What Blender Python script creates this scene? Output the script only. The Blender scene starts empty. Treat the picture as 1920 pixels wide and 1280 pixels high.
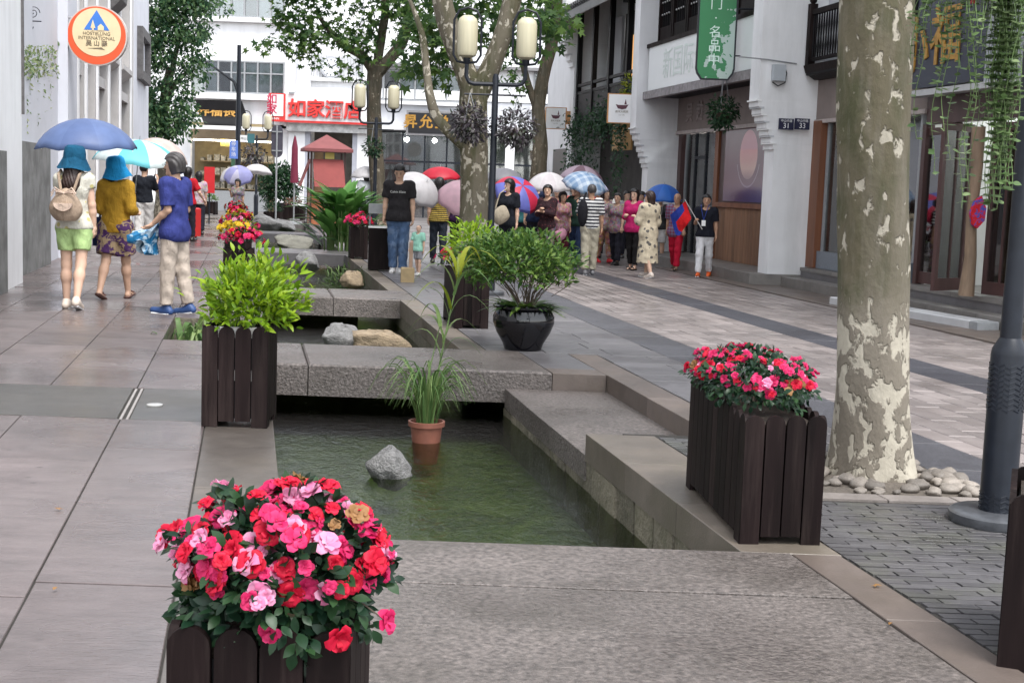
import bpy, math, random
import numpy as np
from mathutils import Vector, Matrix, Euler
random.seed(7); np.random.seed(7)
R = math.radians
sc = bpy.context.scene
COL = sc.collection

# ---------------------------------------------------------------- camera
CAMZ = 1.5; FPX = 2500.0
pit = math.atan(291 / 2500); rol = 0.036
Fv = Vector((0, math.cos(pit), -math.sin(pit))); Uv0 = Vector((0, math.sin(pit), math.cos(pit))); Rv0 = Vector((1, 0, 0))
Rv = Rv0 * math.cos(rol) + Uv0 * math.sin(rol)
Uv = Uv0 * math.cos(rol) - Rv0 * math.sin(rol)
cam = bpy.data.cameras.new('camera'); camo = bpy.data.objects.new('camera', cam); COL.objects.link(camo)
cam.sensor_width = 36; cam.lens = FPX / 1920 * 36; cam.clip_end = 2000; cam.clip_start = 0.05
m = Matrix.Identity(4)
for i in range(3):
    m[i][0] = Rv[i]; m[i][1] = Uv[i]; m[i][2] = -Fv[i]
m[2][3] = CAMZ
camo.matrix_world = m
sc.camera = camo

# ---------------------------------------------------------------- sky, sun, exposure
SUN_EL, SUN_ROT = 62, 150
w = bpy.data.worlds.new('World'); sc.world = w; w.use_nodes = True
nt = w.node_tree; bg = nt.nodes['Background']
sky = nt.nodes.new('ShaderNodeTexSky'); sky.sky_type = 'NISHITA'; sky.sun_disc = False
sky.sun_elevation = R(SUN_EL); sky.sun_rotation = R(SUN_ROT)
sky.air_density = 1.0; sky.dust_density = 1.0; sky.ozone_density = 1.0
hs = nt.nodes.new('ShaderNodeHueSaturation'); hs.inputs['Saturation'].default_value = 0.22
nt.links.new(sky.outputs[0], hs.inputs['Color']); nt.links.new(hs.outputs[0], bg.inputs['Color'])
bg.inputs['Strength'].default_value = 0.15
sl = bpy.data.lights.new('sun', 'SUN'); so = bpy.data.objects.new('sun', sl); COL.objects.link(so)
sl.energy = 1.2; sl.angle = R(25); sl.color = (1, 0.97, 0.93)
# direction to the sun: Nishita rotation is measured clockwise from +Y
sd = Vector((math.sin(R(SUN_ROT)) * math.cos(R(SUN_EL)), math.cos(R(SUN_ROT)) * math.cos(R(SUN_EL)), math.sin(R(SUN_EL))))
so.rotation_euler = sd.to_track_quat('Z', 'Y').to_euler(); so.location = sd * 60
vs = sc.view_settings; vs.view_transform = 'Standard'; vs.look = 'None'; vs.gamma = 1; vs.exposure = 1.64
vs.use_curve_mapping = False
sc.render.engine = 'CYCLES'
sc.cycles.use_denoising = True
sc.cycles.max_bounces = 6; sc.cycles.transparent_max_bounces = 12; sc.cycles.diffuse_bounces = 3
sc.cycles.glossy_bounces = 3; sc.cycles.transmission_bounces = 3; sc.cycles.caustics_reflective = False; sc.cycles.caustics_refractive = False
sc.cycles.sample_clamp_indirect = 6

# ---------------------------------------------------------------- picture -> place
def ray(px, py):
    return Fv * FPX + Rv * (px - 960) + Uv * (640 - py)
def P(px, py, z=0.0):
    d = ray(px, py); t = (z - CAMZ) / d.z
    return Vector((d.x * t, d.y * t, z))
def AT(px, py, Y):
    d = ray(px, py); t = Y / d.y
    return Vector((d.x * t, Y, CAMZ + d.z * t))
SL = 0.2                       # the street runs towards (-SL, 1)
ROT = math.atan(SL)
def SV(v, Y, z=0.0):           # v: distance across the street, Y: depth
    return Vector((v - SL * Y, Y, z))

# ---------------------------------------------------------------- objects
def link(o, parent=None):
    COL.objects.link(o)
    if parent is not None: o.parent = parent
    return o
def thing(name, label, cat, loc=(0, 0, 0), rz=0.0, group=None):
    o = bpy.data.objects.new(name, None); o.empty_display_size = 0.2
    o.location = loc; o.rotation_euler = (0, 0, rz)
    o['label'] = label; o['category'] = cat
    if group: o['group'] = group
    return link(o)
def tag(o, label, cat, group=None):
    o['label'] = label; o['category'] = cat
    if group: o['group'] = group
    return o
def struct(o, kind='structure'):
    o['kind'] = kind; return o
def mobj(name, me, parent=None, loc=None, rot=None, mat=None, scale=None):
    o = bpy.data.objects.new(name, me)
    if loc is not None: o.location = loc
    if rot is not None: o.rotation_euler = rot
    if scale is not None: o.scale = scale
    if mat is not None:
        me.materials.clear(); me.materials.append(mat)
    return link(o, parent)
def copy_tree(o, parent=None):
    c = o.copy(); COL.objects.link(c); c.parent = parent
    for ch in list(o.children): copy_tree(ch, c)
    return c

class MB:
    """collects simple solids into one mesh"""
    def __init__(s): s.v = []; s.f = []; s.m = []; s.T = Matrix.Identity(4); s.mi = 0
    def _add(s, vs, fs):
        b = len(s.v)
        s.v += [tuple(s.T @ Vector(p)) for p in vs]
        s.f += [tuple(b + i for i in f) for f in fs]; s.m += [s.mi] * len(fs)
        return s
    def box(s, x0, x1, y0, y1, z0, z1):
        return s._add([(x0, y0, z0), (x1, y0, z0), (x1, y1, z0), (x0, y1, z0), (x0, y0, z1), (x1, y0, z1), (x1, y1, z1), (x0, y1, z1)],
                      [(0, 3, 2, 1), (4, 5, 6, 7), (0, 1, 5, 4), (1, 2, 6, 5), (2, 3, 7, 6), (3, 0, 4, 7)])
    def bev(s, x0, x1, y0, y1, z0, z1, c=0.01):
        """box with chamfered top edges"""
        return s._add([(x0, y0, z0), (x1, y0, z0), (x1, y1, z0), (x0, y1, z0), (x0, y0, z1 - c), (x1, y0, z1 - c), (x1, y1, z1 - c), (x0, y1, z1 - c),
                       (x0 + c, y0 + c, z1), (x1 - c, y0 + c, z1), (x1 - c, y1 - c, z1), (x0 + c, y1 - c, z1)],
                      [(0, 3, 2, 1), (8, 9, 10, 11), (0, 1, 5, 4), (1, 2, 6, 5), (2, 3, 7, 6), (3, 0, 4, 7),
                       (4, 5, 9, 8), (5, 6, 10, 9), (6, 7, 11, 10), (7, 4, 8, 11)])
    def prism(s, poly, z0, z1):
        n = len(poly)
        return s._add([(x, y, z0) for x, y in poly] + [(x, y, z1) for x, y in poly],
                      [tuple(range(n - 1, -1, -1)), tuple(range(n, 2 * n))] + [(i, (i + 1) % n, n + (i + 1) % n, n + i) for i in range(n)])
    def prismY(s, poly, y0, y1):
        """poly in x,z extruded along y"""
        n = len(poly)
        return s._add([(x, y0, z) for x, z in poly] + [(x, y1, z) for x, z in poly],
                      [tuple(range(n)), tuple(range(2 * n - 1, n - 1, -1))] + [((i + 1) % n, i, n + i, n + (i + 1) % n) for i in range(n)])
    def prismX(s, poly, x0, x1):
        """poly in y,z extruded along x"""
        n = len(poly)
        return s._add([(x0, y, z) for y, z in poly] + [(x1, y, z) for y, z in poly],
                      [tuple(range(n - 1, -1, -1)), tuple(range(n, 2 * n))] + [(i, (i + 1) % n, n + (i + 1) % n, n + i) for i in range(n)])
    def lathe(s, prof, n=24, c=(0, 0), cap=True):
        vs = []; fs = []
        for r, z in prof:
            for k in range(n):
                a = 2 * math.pi * k / n
                vs.append((c[0] + r * math.cos(a), c[1] + r * math.sin(a), z))
        for i in range(len(prof) - 1):
            for k in range(n):
                k2 = (k + 1) % n
                fs.append((i * n + k, i * n + k2, (i + 1) * n + k2, (i + 1) * n + k))
        if cap:
            fs.append(tuple(range(n - 1, -1, -1))); b = (len(prof) - 1) * n; fs.append(tuple(range(b, b + n)))
        return s._add(vs, fs)
    def tube(s, pts, rad, n=8, cap=True):
        pts = [Vector(p) for p in pts]
        if not isinstance(rad, (list, tuple)): rad = [rad] * len(pts)
        vs = []; fs = []; up = None
        for i, p in enumerate(pts):
            d = (pts[min(i + 1, len(pts) - 1)] - pts[max(i - 1, 0)])
            if d.length < 1e-9: d = Vector((0, 0, 1))
            d.normalize()
            if up is None:
                up = Vector((1, 0, 0)) if abs(d.x) < 0.8 else Vector((0, 1, 0))
            a = (up - d * up.dot(d)).normalized(); b = d.cross(a); up = a
            for k in range(n):
                t = 2 * math.pi * k / n
                vs.append(p + (a * math.cos(t) + b * math.sin(t)) * rad[i])
        for i in range(len(pts) - 1):
            for k in range(n):
                k2 = (k + 1) % n
                fs.append((i * n + k, i * n + k2, (i + 1) * n + k2, (i + 1) * n + k))
        if cap:
            fs.append(tuple(range(n - 1, -1, -1))); q = (len(pts) - 1) * n; fs.append(tuple(range(q, q + n)))
        return s._add(vs, fs)
    def ball(s, c, r, n=12, k=8):
        rx, ry, rz = (r, r, r) if not isinstance(r, (tuple, list)) else r
        vs = [(c[0], c[1], c[2] - rz)]; fs = []
        for i in range(1, k):
            ph = -math.pi / 2 + math.pi * i / k
            for j in range(n):
                a = 2 * math.pi * j / n
                vs.append((c[0] + rx * math.cos(ph) * math.cos(a), c[1] + ry * math.cos(ph) * math.sin(a), c[2] + rz * math.sin(ph)))
        vs.append((c[0], c[1], c[2] + rz)); t = len(vs) - 1
        for j in range(n): fs.append((0, 1 + (j + 1) % n, 1 + j))
        for i in range(k - 2):
            for j in range(n):
                fs.append((1 + i * n + j, 1 + i * n + (j + 1) % n, 1 + (i + 1) * n + (j + 1) % n, 1 + (i + 1) * n + j))
        for j in range(n): fs.append((t, 1 + (k - 2) * n + j, 1 + (k - 2) * n + (j + 1) % n))
        return s._add(vs, fs)
    def mesh(s, name='m', mats=(), smooth=False):
        me = bpy.data.meshes.new(name); me.from_pydata(s.v, [], s.f)
        for q in (mats if isinstance(mats, (list, tuple)) else [mats]): me.materials.append(q)
        if any(s.m): me.polygons.foreach_set('material_index', s.m)
        if smooth:
            me.polygons.foreach_set('use_smooth', [True] * len(me.polygons))
            try: me.set_sharp_from_angle(angle=R(40))
            except Exception: pass
        me.update(); return me
    def build(s, name, mats, parent=None, smooth=False, loc=None, rot=None):
        return mobj(name, s.mesh(name, mats, smooth), parent, loc, rot)

def text_mesh(body, size, depth=0.01, mat=None, vertical=False, align='CENTER', spacing=1.0, offset=0.0, res=3):
    """flat lettering in local XZ, facing -Y, centred on its origin"""
    c = bpy.data.curves.new('lettering', 'FONT')
    c.body = '\n'.join(body) if vertical else body
    c.size = size; c.extrude = depth; c.align_x = align; c.align_y = 'CENTER'; c.resolution_u = res; c.offset = offset
    c.space_character = spacing; c.space_line = 1.08 if vertical else 1.0
    o = bpy.data.objects.new('lettering', c); COL.objects.link(o)
    bpy.context.view_layer.update()
    me = bpy.data.meshes.new_from_object(o.evaluated_get(bpy.context.evaluated_depsgraph_get()))
    bpy.data.objects.remove(o); bpy.data.curves.remove(c)
    me.transform(Matrix.Rotation(R(90), 4, 'X'))
    me.materials.clear()
    if mat: me.materials.append(mat)
    me.name = 'lettering'
    return me
# ---------------------------------------------------------------- materials
def N(nt, t, **kw):
    n = nt.nodes.new(t)
    for k, v in kw.items():
        if k in n.inputs.keys(): n.inputs[k].default_value = v
        else: setattr(n, k, v)
    return n
def mixc(nt, fac, a, b, mode='MIX'):
    n = nt.nodes.new('ShaderNodeMix'); n.data_type = 'RGBA'; n.blend_type = mode
    for sock, v in ((0, fac), (6, a), (7, b)):
        if isinstance(v, (int, float)): n.inputs[sock].default_value = v
        elif isinstance(v, tuple): n.inputs[sock].default_value = (*v[:3], 1)
        else: nt.links.new(v, n.inputs[sock])
    return n.outputs[2]
def math_(nt, op, a, b=None, clamp=False):
    n = nt.nodes.new('ShaderNodeMath'); n.operation = op; n.use_clamp = clamp
    for i, v in enumerate((a, b)):
        if v is None: continue
        if isinstance(v, (int, float)): n.inputs[i].default_value = v
        else: nt.links.new(v, n.inputs[i])
    return n.outputs[0]
def ramp(nt, fac, stops, interp='LINEAR'):
    n = nt.nodes.new('ShaderNodeValToRGB'); n.color_ramp.interpolation = interp
    el = n.color_ramp.elements
    while len(el) < len(stops): el.new(0.5)
    for e, (p, c) in zip(el, stops):
        e.position = p; e.color = (*c[:3], 1) if isinstance(c, tuple) else (c, c, c, 1)
    nt.links.new(fac, n.inputs[0]); return n.outputs[0]
def coords(nt, kind='Object', rnd=False, scale=None):
    if kind == 'World':
        v = nt.nodes.new('ShaderNodeNewGeometry').outputs['Position']
    else:
        v = nt.nodes.new('ShaderNodeTexCoord').outputs[kind]
    if rnd:
        oi = nt.nodes.new('ShaderNodeObjectInfo'); a = nt.nodes.new('ShaderNodeVectorMath'); a.operation = 'MULTIPLY_ADD'
        cb = nt.nodes.new('ShaderNodeCombineXYZ')
        for i in range(3): nt.links.new(oi.outputs['Random'], cb.inputs[i])
        nt.links.new(cb.outputs[0], a.inputs[0]); a.inputs[1].default_value = (37, 53, 71); nt.links.new(v, a.inputs[2]); v = a.outputs[0]
    if scale:
        mp = nt.nodes.new('ShaderNodeMapping'); mp.inputs['Scale'].default_value = scale; nt.links.new(v, mp.inputs[0]); v = mp.outputs[0]
    return v
def noise(nt, vec, scale, detail=4, rough=0.55, dist=0.0):
    n = N(nt, 'ShaderNodeTexNoise', Scale=scale, Detail=detail, Roughness=rough, Distortion=dist); nt.links.new(vec, n.inputs['Vector']); return n.outputs[0]
def bump(nt, h, strength=0.3, dist=0.01):
    b = N(nt, 'ShaderNodeBump', Strength=strength, Distance=dist); nt.links.new(h, b.inputs['Height']); return b.outputs[0]
def newmat(name):
    ma = bpy.data.materials.new(name); ma.use_nodes = True
    return ma, ma.node_tree, ma.node_tree.nodes['Principled BSDF']
def setc(nt, sock, c):
    if isinstance(c, tuple): sock.default_value = (*c[:3], 1)
    else: nt.links.new(c, sock)
_M = {}
def mat(name, col, rough=0.6, var=0.18, scale=6.0, bmp=0.0, bscale=60.0, bdist=0.004, metal=0.0, rnd=0.0, coords_='Object', stretch=None, dirt=None, dirtscale=2.0, dirtamt=0.5, spec=0.5, wet=None, dstretch=None, spots=0.0):
    """plain surface: colour with soft mottling, optional stains, relief and per-object variation"""
    if name in _M: return _M[name]
    ma, nt, b = newmat(name)
    v = coords(nt, coords_, rnd=(coords_ == 'Object'), scale=stretch)
    n1 = noise(nt, v, scale, 5, 0.6)
    lo = tuple(max(0, c * (1 - var)) for c in col); hi = tuple(min(1, c * (1 + var)) for c in col)
    c = ramp(nt, n1, [(0.3, lo), (0.7, hi)])
    if dirt:
        n2 = noise(nt, coords(nt, 'World', scale=dstretch), dirtscale, 6, 0.65)
        f = ramp(nt, n2, [(0.48, 0.0), (0.72, dirtamt)])
        c = mixc(nt, f, c, dirt)
    if rnd:
        oi = nt.nodes.new('ShaderNodeObjectInfo')
        k = math_(nt, 'MULTIPLY_ADD', oi.outputs['Random'], 2 * rnd); k.node.inputs[2].default_value = 1 - rnd
        hsv = nt.nodes.new('ShaderNodeHueSaturation'); nt.links.new(c, hsv.inputs['Color']); nt.links.new(k, hsv.inputs['Value']); c = hsv.outputs[0]
    if spots:
        vo = N(nt, 'ShaderNodeTexVoronoi', Scale=5.0); nt.links.new(coords(nt, 'World'), vo.inputs['Vector'])
        sp = math_(nt, 'ADD', vo.outputs['Distance'], math_(nt, 'MULTIPLY', noise(nt, coords(nt, 'World'), 30, 2), 0.1))
        c = mixc(nt, ramp(nt, sp, [(0.10, spots), (0.16, 0.0)]), c, tuple(q * 0.3 for q in col))
    if wet:
        nw = noise(nt, coords(nt, 'World'), wet[2], 4, 0.55)
        c = mixc(nt, ramp(nt, nw, [(0.36, 0.42), (0.6, 0.0)]), c, tuple(q * 0.45 for q in col))
    setc(nt, b.inputs['Base Color'], c)
    b.inputs['Metallic'].default_value = metal; b.inputs['Specular IOR Level'].default_value = spec
    if wet:
        nt.links.new(ramp(nt, nw, [(0.38, wet[0]), (0.62, wet[1])]), b.inputs['Roughness'])
    else:
        b.inputs['Roughness'].default_value = rough
    if bmp:
        nb = noise(nt, v, bscale, 4, 0.6); nt.links.new(bump(nt, nb, bmp, bdist), b.inputs['Normal'])
    _M[name] = ma; return ma
def emis(name, col, strength):
    if name in _M: return _M[name]
    ma, nt, b = newmat(name); b.inputs['Base Color'].default_value = (*col, 1)
    b.inputs['Emission Color'].default_value = (*col, 1); b.inputs['Emission Strength'].default_value = strength
    _M[name] = ma; return ma
def leafmat(name, cols, rough=0.45, transl=0.35, spots=None):
    """foliage: colour by leaf (mesh island and object), a little light through the blade"""
    if name in _M: return _M[name]
    ma, nt, b = newmat(name)
    g = nt.nodes.new('ShaderNodeNewGeometry'); oi = nt.nodes.new('ShaderNodeObjectInfo')
    r = math_(nt, 'FRACT', math_(nt, 'ADD', g.outputs['Random Per Island'], oi.outputs['Random']))
    c = ramp(nt, r, [(i / max(1, len(cols) - 1), q) for i, q in enumerate(cols)])
    n1 = noise(nt, coords(nt, 'World'), 60, 2)
    c = mixc(nt, math_(nt, 'MULTIPLY', n1, 0.45), c, tuple(q * 0.6 for q in cols[0]))
    nt.links.new(c, b.inputs['Base Color']); b.inputs['Roughness'].default_value = rough; b.inputs['Specular IOR Level'].default_value = 0.28
    tr = nt.nodes.new('ShaderNodeBsdfTranslucent'); nt.links.new(c, tr.inputs['Color'])
    mx = nt.nodes.new('ShaderNodeMixShader'); mx.inputs[0].default_value = transl
    nt.links.new(b.outputs[0], mx.inputs[1]); nt.links.new(tr.outputs[0], mx.inputs[2])
    nt.links.new(mx.outputs[0], nt.nodes['Material Output'].inputs[0])
    _M[name] = ma; return ma
def glassmat(name, tint=(0.75, 0.85, 0.85), amount=0.5, rough=0.03):
    """window pane: fresnel reflection over tinted see-through"""
    if name in _M: return _M[name]
    ma, nt, b = newmat(name); nt.nodes.remove(b)
    fr = N(nt, 'ShaderNodeFresnel', IOR=1.5); gl = N(nt, 'ShaderNodeBsdfGlossy', Roughness=rough); tr = nt.nodes.new('ShaderNodeBsdfTransparent')
    tr.inputs[0].default_value = (*tint, 1)
    f = math_(nt, 'MULTIPLY_ADD', fr.outputs[0], 1.0, True); f.node.inputs[2].default_value = amount
    mx = nt.nodes.new('ShaderNodeMixShader'); nt.links.new(f, mx.inputs[0]); nt.links.new(tr.outputs[0], mx.inputs[1]); nt.links.new(gl.outputs[0], mx.inputs[2])
    nt.links.new(mx.outputs[0], nt.nodes['Material Output'].inputs[0])
    _M[name] = ma; return ma
def fabric(name, col, col2=None, kind='plain', sc_=1.0, rough=0.85):
    if name in _M: return _M[name]
    ma, nt, b = newmat(name)
    v = coords(nt, 'Object')
    n1 = noise(nt, v, 14, 3)
    base = ramp(nt, n1, [(0.3, tuple(c * 0.85 for c in col)), (0.7, tuple(min(1, c * 1.1) for c in col))])
    c = base
    sep = nt.nodes.new('ShaderNodeSeparateXYZ'); nt.links.new(v, sep.inputs[0])
    if kind in ('stripe', 'plaid', 'vstripe'):
        ax = {'stripe': 2, 'plaid': 2, 'vstripe': 0}[kind]
        s1 = math_(nt, 'FRACT', math_(nt, 'MULTIPLY', sep.outputs[ax], 1 / (0.05 * sc_)))
        f1 = math_(nt, 'GREATER_THAN', s1, 0.5)
        if kind == 'plaid':
            s2 = math_(nt, 'FRACT', math_(nt, 'MULTIPLY', sep.outputs[0], 1 / (0.05 * sc_)))
            f2 = math_(nt, 'GREATER_THAN', s2, 0.55)
            f1 = math_(nt, 'MULTIPLY', math_(nt, 'ADD', f1, f2), 0.5)
        c = mixc(nt, f1, base, col2)
    elif kind == 'floral':
        vo = N(nt, 'ShaderNodeTexVoronoi', Scale=14 / sc_); nt.links.new(v, vo.inputs['Vector'])
        n2 = noise(nt, v, 30 / sc_, 2)
        f = math_(nt, 'LESS_THAN', math_(nt, 'ADD', vo.outputs['Distance'], math_(nt, 'MULTIPLY', n2, 0.35)), 0.46)
        c = mixc(nt, f, base, col2)
    elif kind == 'blotch':
        n2 = noise(nt, v, 9 / sc_, 3, 0.6, 1.0)
        c = mixc(nt, ramp(nt, n2, [(0.48, 0.0), (0.54, 1.0)]), base, col2)
    elif kind == 'multi':
        vo = N(nt, 'ShaderNodeTexVoronoi', Scale=26 / sc_); nt.links.new(v, vo.inputs['Vector'])
        hsv = N(nt, 'ShaderNodeHueSaturation'); nt.links.new(vo.outputs['Color'], hsv.inputs['Color']); hsv.inputs['Saturation'].default_value = 0.8; hsv.inputs['Value'].default_value = 0.6
        c = mixc(nt, 0.45, base, hsv.outputs[0]); c = mixc(nt, 0.25, c, col2)
    setc(nt, b.inputs['Base Color'], c); b.inputs['Roughness'].default_value = rough; b.inputs['Specular IOR Level'].default_value = 0.2
    nb = noise(nt, coords(nt, 'Object', scale=(1, 1, 0.45)), 16, 4, 0.6, 0.8); nt.links.new(bump(nt, nb, 0.8, 0.03), b.inputs['Normal'])
    _M[name] = ma; return ma
def umbmat(name, col, transl=0.3):
    if name in _M: return _M[name]
    ma, nt, b = newmat(name)
    n1 = noise(nt, coords(nt, 'Object'), 7, 3)
    c = ramp(nt, n1, [(0.3, tuple(q * 0.9 for q in col)), (0.7, tuple(min(1, q * 1.08) for q in col))])
    nt.links.new(c, b.inputs['Base Color']); b.inputs['Roughness'].default_value = 0.5
    tr = nt.nodes.new('ShaderNodeBsdfTranslucent'); nt.links.new(c, tr.inputs['Color'])
    mx = nt.nodes.new('ShaderNodeMixShader'); mx.inputs[0].default_value = transl
    nt.links.new(b.outputs[0], mx.inputs[1]); nt.links.new(tr.outputs[0], mx.inputs[2])
    nt.links.new(mx.outputs[0], nt.nodes['Material Output'].inputs[0])
    _M[name] = ma; return ma

def bark_material(name, dark=(0.058, 0.062, 0.026), mid=(0.115, 0.10, 0.062), pale=(0.47, 0.43, 0.35), low=(0.20, 0.175, 0.14), palefrac=0.615, z0=0.35, z1=1.1):
    """plane-tree bark: olive plates, pale flaked patches, greyer foot"""
    ma, nt, b = newmat(name)
    v = coords(nt, 'Object', scale=(1, 1, 0.62))
    sep = nt.nodes.new('ShaderNodeSeparateXYZ'); nt.links.new(coords(nt, 'Object'), sep.inputs[0])
    n1 = noise(nt, v, 4.2, 5, 0.55, 0.4)
    n2 = noise(nt, v, 14.0, 3, 0.5, 0.3)
    n3 = noise(nt, v, 30, 4)
    st = noise(nt, coords(nt, 'Object', scale=(1, 1, 0.12)), 26, 4)
    zone = noise(nt, coords(nt, 'Object', scale=(1, 1, 0.10)), 2.6, 3, 0.5)
    base = mixc(nt, ramp(nt, n1, [(0.42, 0.0), (0.58, 1.0)]), dark, mid)
    base = mixc(nt, ramp(nt, zone, [(0.46, 0.0), (0.56, 0.85)]), base, tuple(0.55 * a + 0.45 * b for a, b in zip(low, mid)))
    base = mixc(nt, ramp(nt, st, [(0.5, 0.0), (0.75, 0.45)]), base, (0.22, 0.20, 0.165))
    lowm = ramp(nt, math_(nt, 'ADD', math_(nt, 'MULTIPLY', sep.outputs[2], 0.78), math_(nt, 'MULTIPLY', n2, 0.35)), [(0.0, 1.0), (1.0, 0.0)])
    lowm.node.color_ramp.elements[0].position = 0.80; lowm.node.color_ramp.elements[1].position = 1.0
    base = mixc(nt, lowm, base, low)
    vo = N(nt, 'ShaderNodeTexVoronoi', Scale=6.0); vo.feature = 'F1'; nt.links.new(v, vo.inputs['Vector'])
    pf = math_(nt, 'ADD', math_(nt, 'MULTIPLY', n2, 0.75), math_(nt, 'MULTIPLY', n1, 0.3))
    pf = math_(nt, 'ADD', pf, math_(nt, 'MULTIPLY', lowm, 0.11))
    pf = math_(nt, 'ADD', pf, math_(nt, 'MULTIPLY', math_(nt, 'SUBTRACT', n3, 0.5), 0.16))
    pm = ramp(nt, pf, [(palefrac - 0.005, 0.0), (palefrac + 0.04, 1.0)])
    c = mixc(nt, pm, base, pale)
    c = mixc(nt, math_(nt, 'MULTIPLY', n3, 0.35), c, (0.1, 0.085, 0.06))
    setc(nt, b.inputs['Base Color'], c); b.inputs['Roughness'].default_value = 0.75; b.inputs['Specular IOR Level'].default_value = 0.3
    h = math_(nt, 'SUBTRACT', math_(nt, 'MULTIPLY', n3, 0.5), math_(nt, 'MULTIPLY', pm, 0.6))
    nt.links.new(bump(nt, h, 0.8, 0.02), b.inputs['Normal'])
    return ma

def water_material():
    ma, nt, b = newmat('pool_water'); nt.nodes.remove(b)
    v = coords(nt, 'World', scale=(1, 0.55, 1))
    n1 = noise(nt, v, 11, 4, 0.6, 0.8); n2 = noise(nt, v, 48, 3, 0.65, 0.3)
    h = math_(nt, 'ADD', n1, math_(nt, 'MULTIPLY', n2, 0.45))
    nrm = bump(nt, h, 0.45, 0.025)
    fr = N(nt, 'ShaderNodeFresnel', IOR=1.33); nt.links.new(nrm, fr.inputs['Normal'])
    gl = N(nt, 'ShaderNodeBsdfGlossy', Roughness=0.06); nt.links.new(nrm, gl.inputs['Normal'])
    tr = nt.nodes.new('ShaderNodeBsdfTransparent'); tr.inputs[0].default_value = (0.52, 0.62, 0.36, 1)
    mx = nt.nodes.new('ShaderNodeMixShader'); nt.links.new(fr.outputs[0], mx.inputs[0]); nt.links.new(tr.outputs[0], mx.inputs[1]); nt.links.new(gl.outputs[0], mx.inputs[2])
    nt.links.new(mx.outputs[0], nt.nodes['Material Output'].inputs[0])
    return ma

WHITEWALL = mat('white_plaster', (0.80, 0.80, 0.81), 0.8, 0.05, 1.5, 0.15, 40, dirt=(0.44, 0.44, 0.43), dirtscale=1.6, dirtamt=0.4, dstretch=(1, 1, 0.16))
GREYWALL = mat('grey_plaster', (0.56, 0.57, 0.60), 0.8, 0.05, 1.5, 0.12, 40, dirt=(0.36, 0.36, 0.36), dirtscale=1.6, dirtamt=0.4, dstretch=(1, 1, 0.16))
DARKWOOD = mat('dark_stained_wood', (0.010, 0.0058, 0.0058), 0.6, 0.6, 5, 0.5, 30, rnd=0.4, stretch=(1, 1, 0.12), dirt=(0.042, 0.030, 0.027), dirtscale=16, dirtamt=0.6, spec=0.12, dstretch=(1, 1, 0.07))
BLACKWOOD = mat('black_painted_wood', (0.011, 0.010, 0.011), 0.55, 0.3, 6, 0.2, 40, stretch=(1, 1, 0.2), spec=0.12)
BROWNWOOD = mat('brown_wood', (0.20, 0.075, 0.035), 0.5, 0.3, 4, 0.3, 30, stretch=(1, 1, 0.1), rnd=0.15)
GREYWOOD = mat('weathered_wood', (0.24, 0.125, 0.07), 0.7, 0.35, 4, 0.3, 30, stretch=(1, 1, 0.1), rnd=0.2)
MAROONWOOD = mat('maroon_wood', (0.065, 0.03, 0.028), 0.45, 0.25, 5, 0.2, 30, stretch=(1, 1, 0.15))
TAUPE = mat('taupe_board', (0.21, 0.165, 0.15), 0.6, 0.12, 3, 0.1, 30)
IRON = mat('dark_iron', (0.014, 0.017, 0.024), 0.42, 0.2, 12, 0.1, 80, spec=0.3)
CASTIRON = mat('cast_iron_base', (0.10, 0.105, 0.115), 0.28, 0.25, 20, 0.15, 90, metal=0.35)
STEEL = mat('brushed_steel', (0.6, 0.6, 0.6), 0.3, 0.08, 30, metal=1.0)
GREYSTEEL = mat('grey_metal', (0.28, 0.29, 0.30), 0.45, 0.1, 20)
ROOFTILE = mat('grey_roof_tile', (0.085, 0.085, 0.09), 0.75, 0.3, 8, 0.3, 40, rnd=0.2)
WHITEPAINT = mat('white_paint', (0.82, 0.82, 0.82), 0.5, 0.03, 4)
BLACK = mat('black_lacquer', (0.012, 0.012, 0.014), 0.35, 0.2, 4)
SOIL = mat('potting_soil', (0.035, 0.024, 0.017), 0.95, 0.5, 40, 0.8, 90, 0.02)
# ---------------------------------------------------------------- ground, paving, channel
def rough_stone(name, col, wet=None, **kw):
    return mat(name, col, kw.pop('rough', 0.6), kw.pop('var', 0.16), kw.pop('scale', 7), kw.pop('bmp', 0.5), kw.pop('bscale', 70), kw.pop('bdist', 0.006), rnd=kw.pop('rnd', 0.13), wet=wet, **kw)
SLAB = rough_stone('paving_slab', (0.145, 0.119, 0.117), wet=(0.07, 0.5, 0.55), spots=0.5, rnd=0.16, bmp=0.6, bscale=38, dirt=(0.066, 0.054, 0.052), dirtscale=1.6, dirtamt=0.7, stretch=(0.45, 1.6, 1))
DARKSLAB = rough_stone('dark_slab', (0.078, 0.072, 0.065), wet=(0.3, 0.5, 1.0), bmp=0.2)
GRANITE = rough_stone('hammered_granite', (0.142, 0.122, 0.112), spots=0.4, wet=(0.2, 0.55, 0.9), scale=42, var=0.62, bmp=1.0, bscale=48, bdist=0.014, rnd=0.05, dirt=(0.065, 0.056, 0.046), dirtscale=1.7, dirtamt=0.65)
KERB = rough_stone('kerb_stone', (0.15, 0.125, 0.102), wet=(0.35, 0.6, 1.2), bmp=0.3, dirt=(0.14, 0.125, 0.085), dirtscale=1.8, dirtamt=0.6)
COPING = rough_stone('coping_slab', (0.115, 0.10, 0.09), wet=(0.3, 0.55, 0.9), bmp=0.25, bscale=40, dirt=(0.15, 0.125, 0.1), dirtscale=1.4, dirtamt=0.5)
PINKSTONE = rough_stone('brown_kerb_stone', (0.14, 0.112, 0.097), wet=(0.4, 0.6, 1.2), bmp=0.3, dirt=(0.15, 0.12, 0.09), dirtscale=2.2, dirtamt=0.5)
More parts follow.
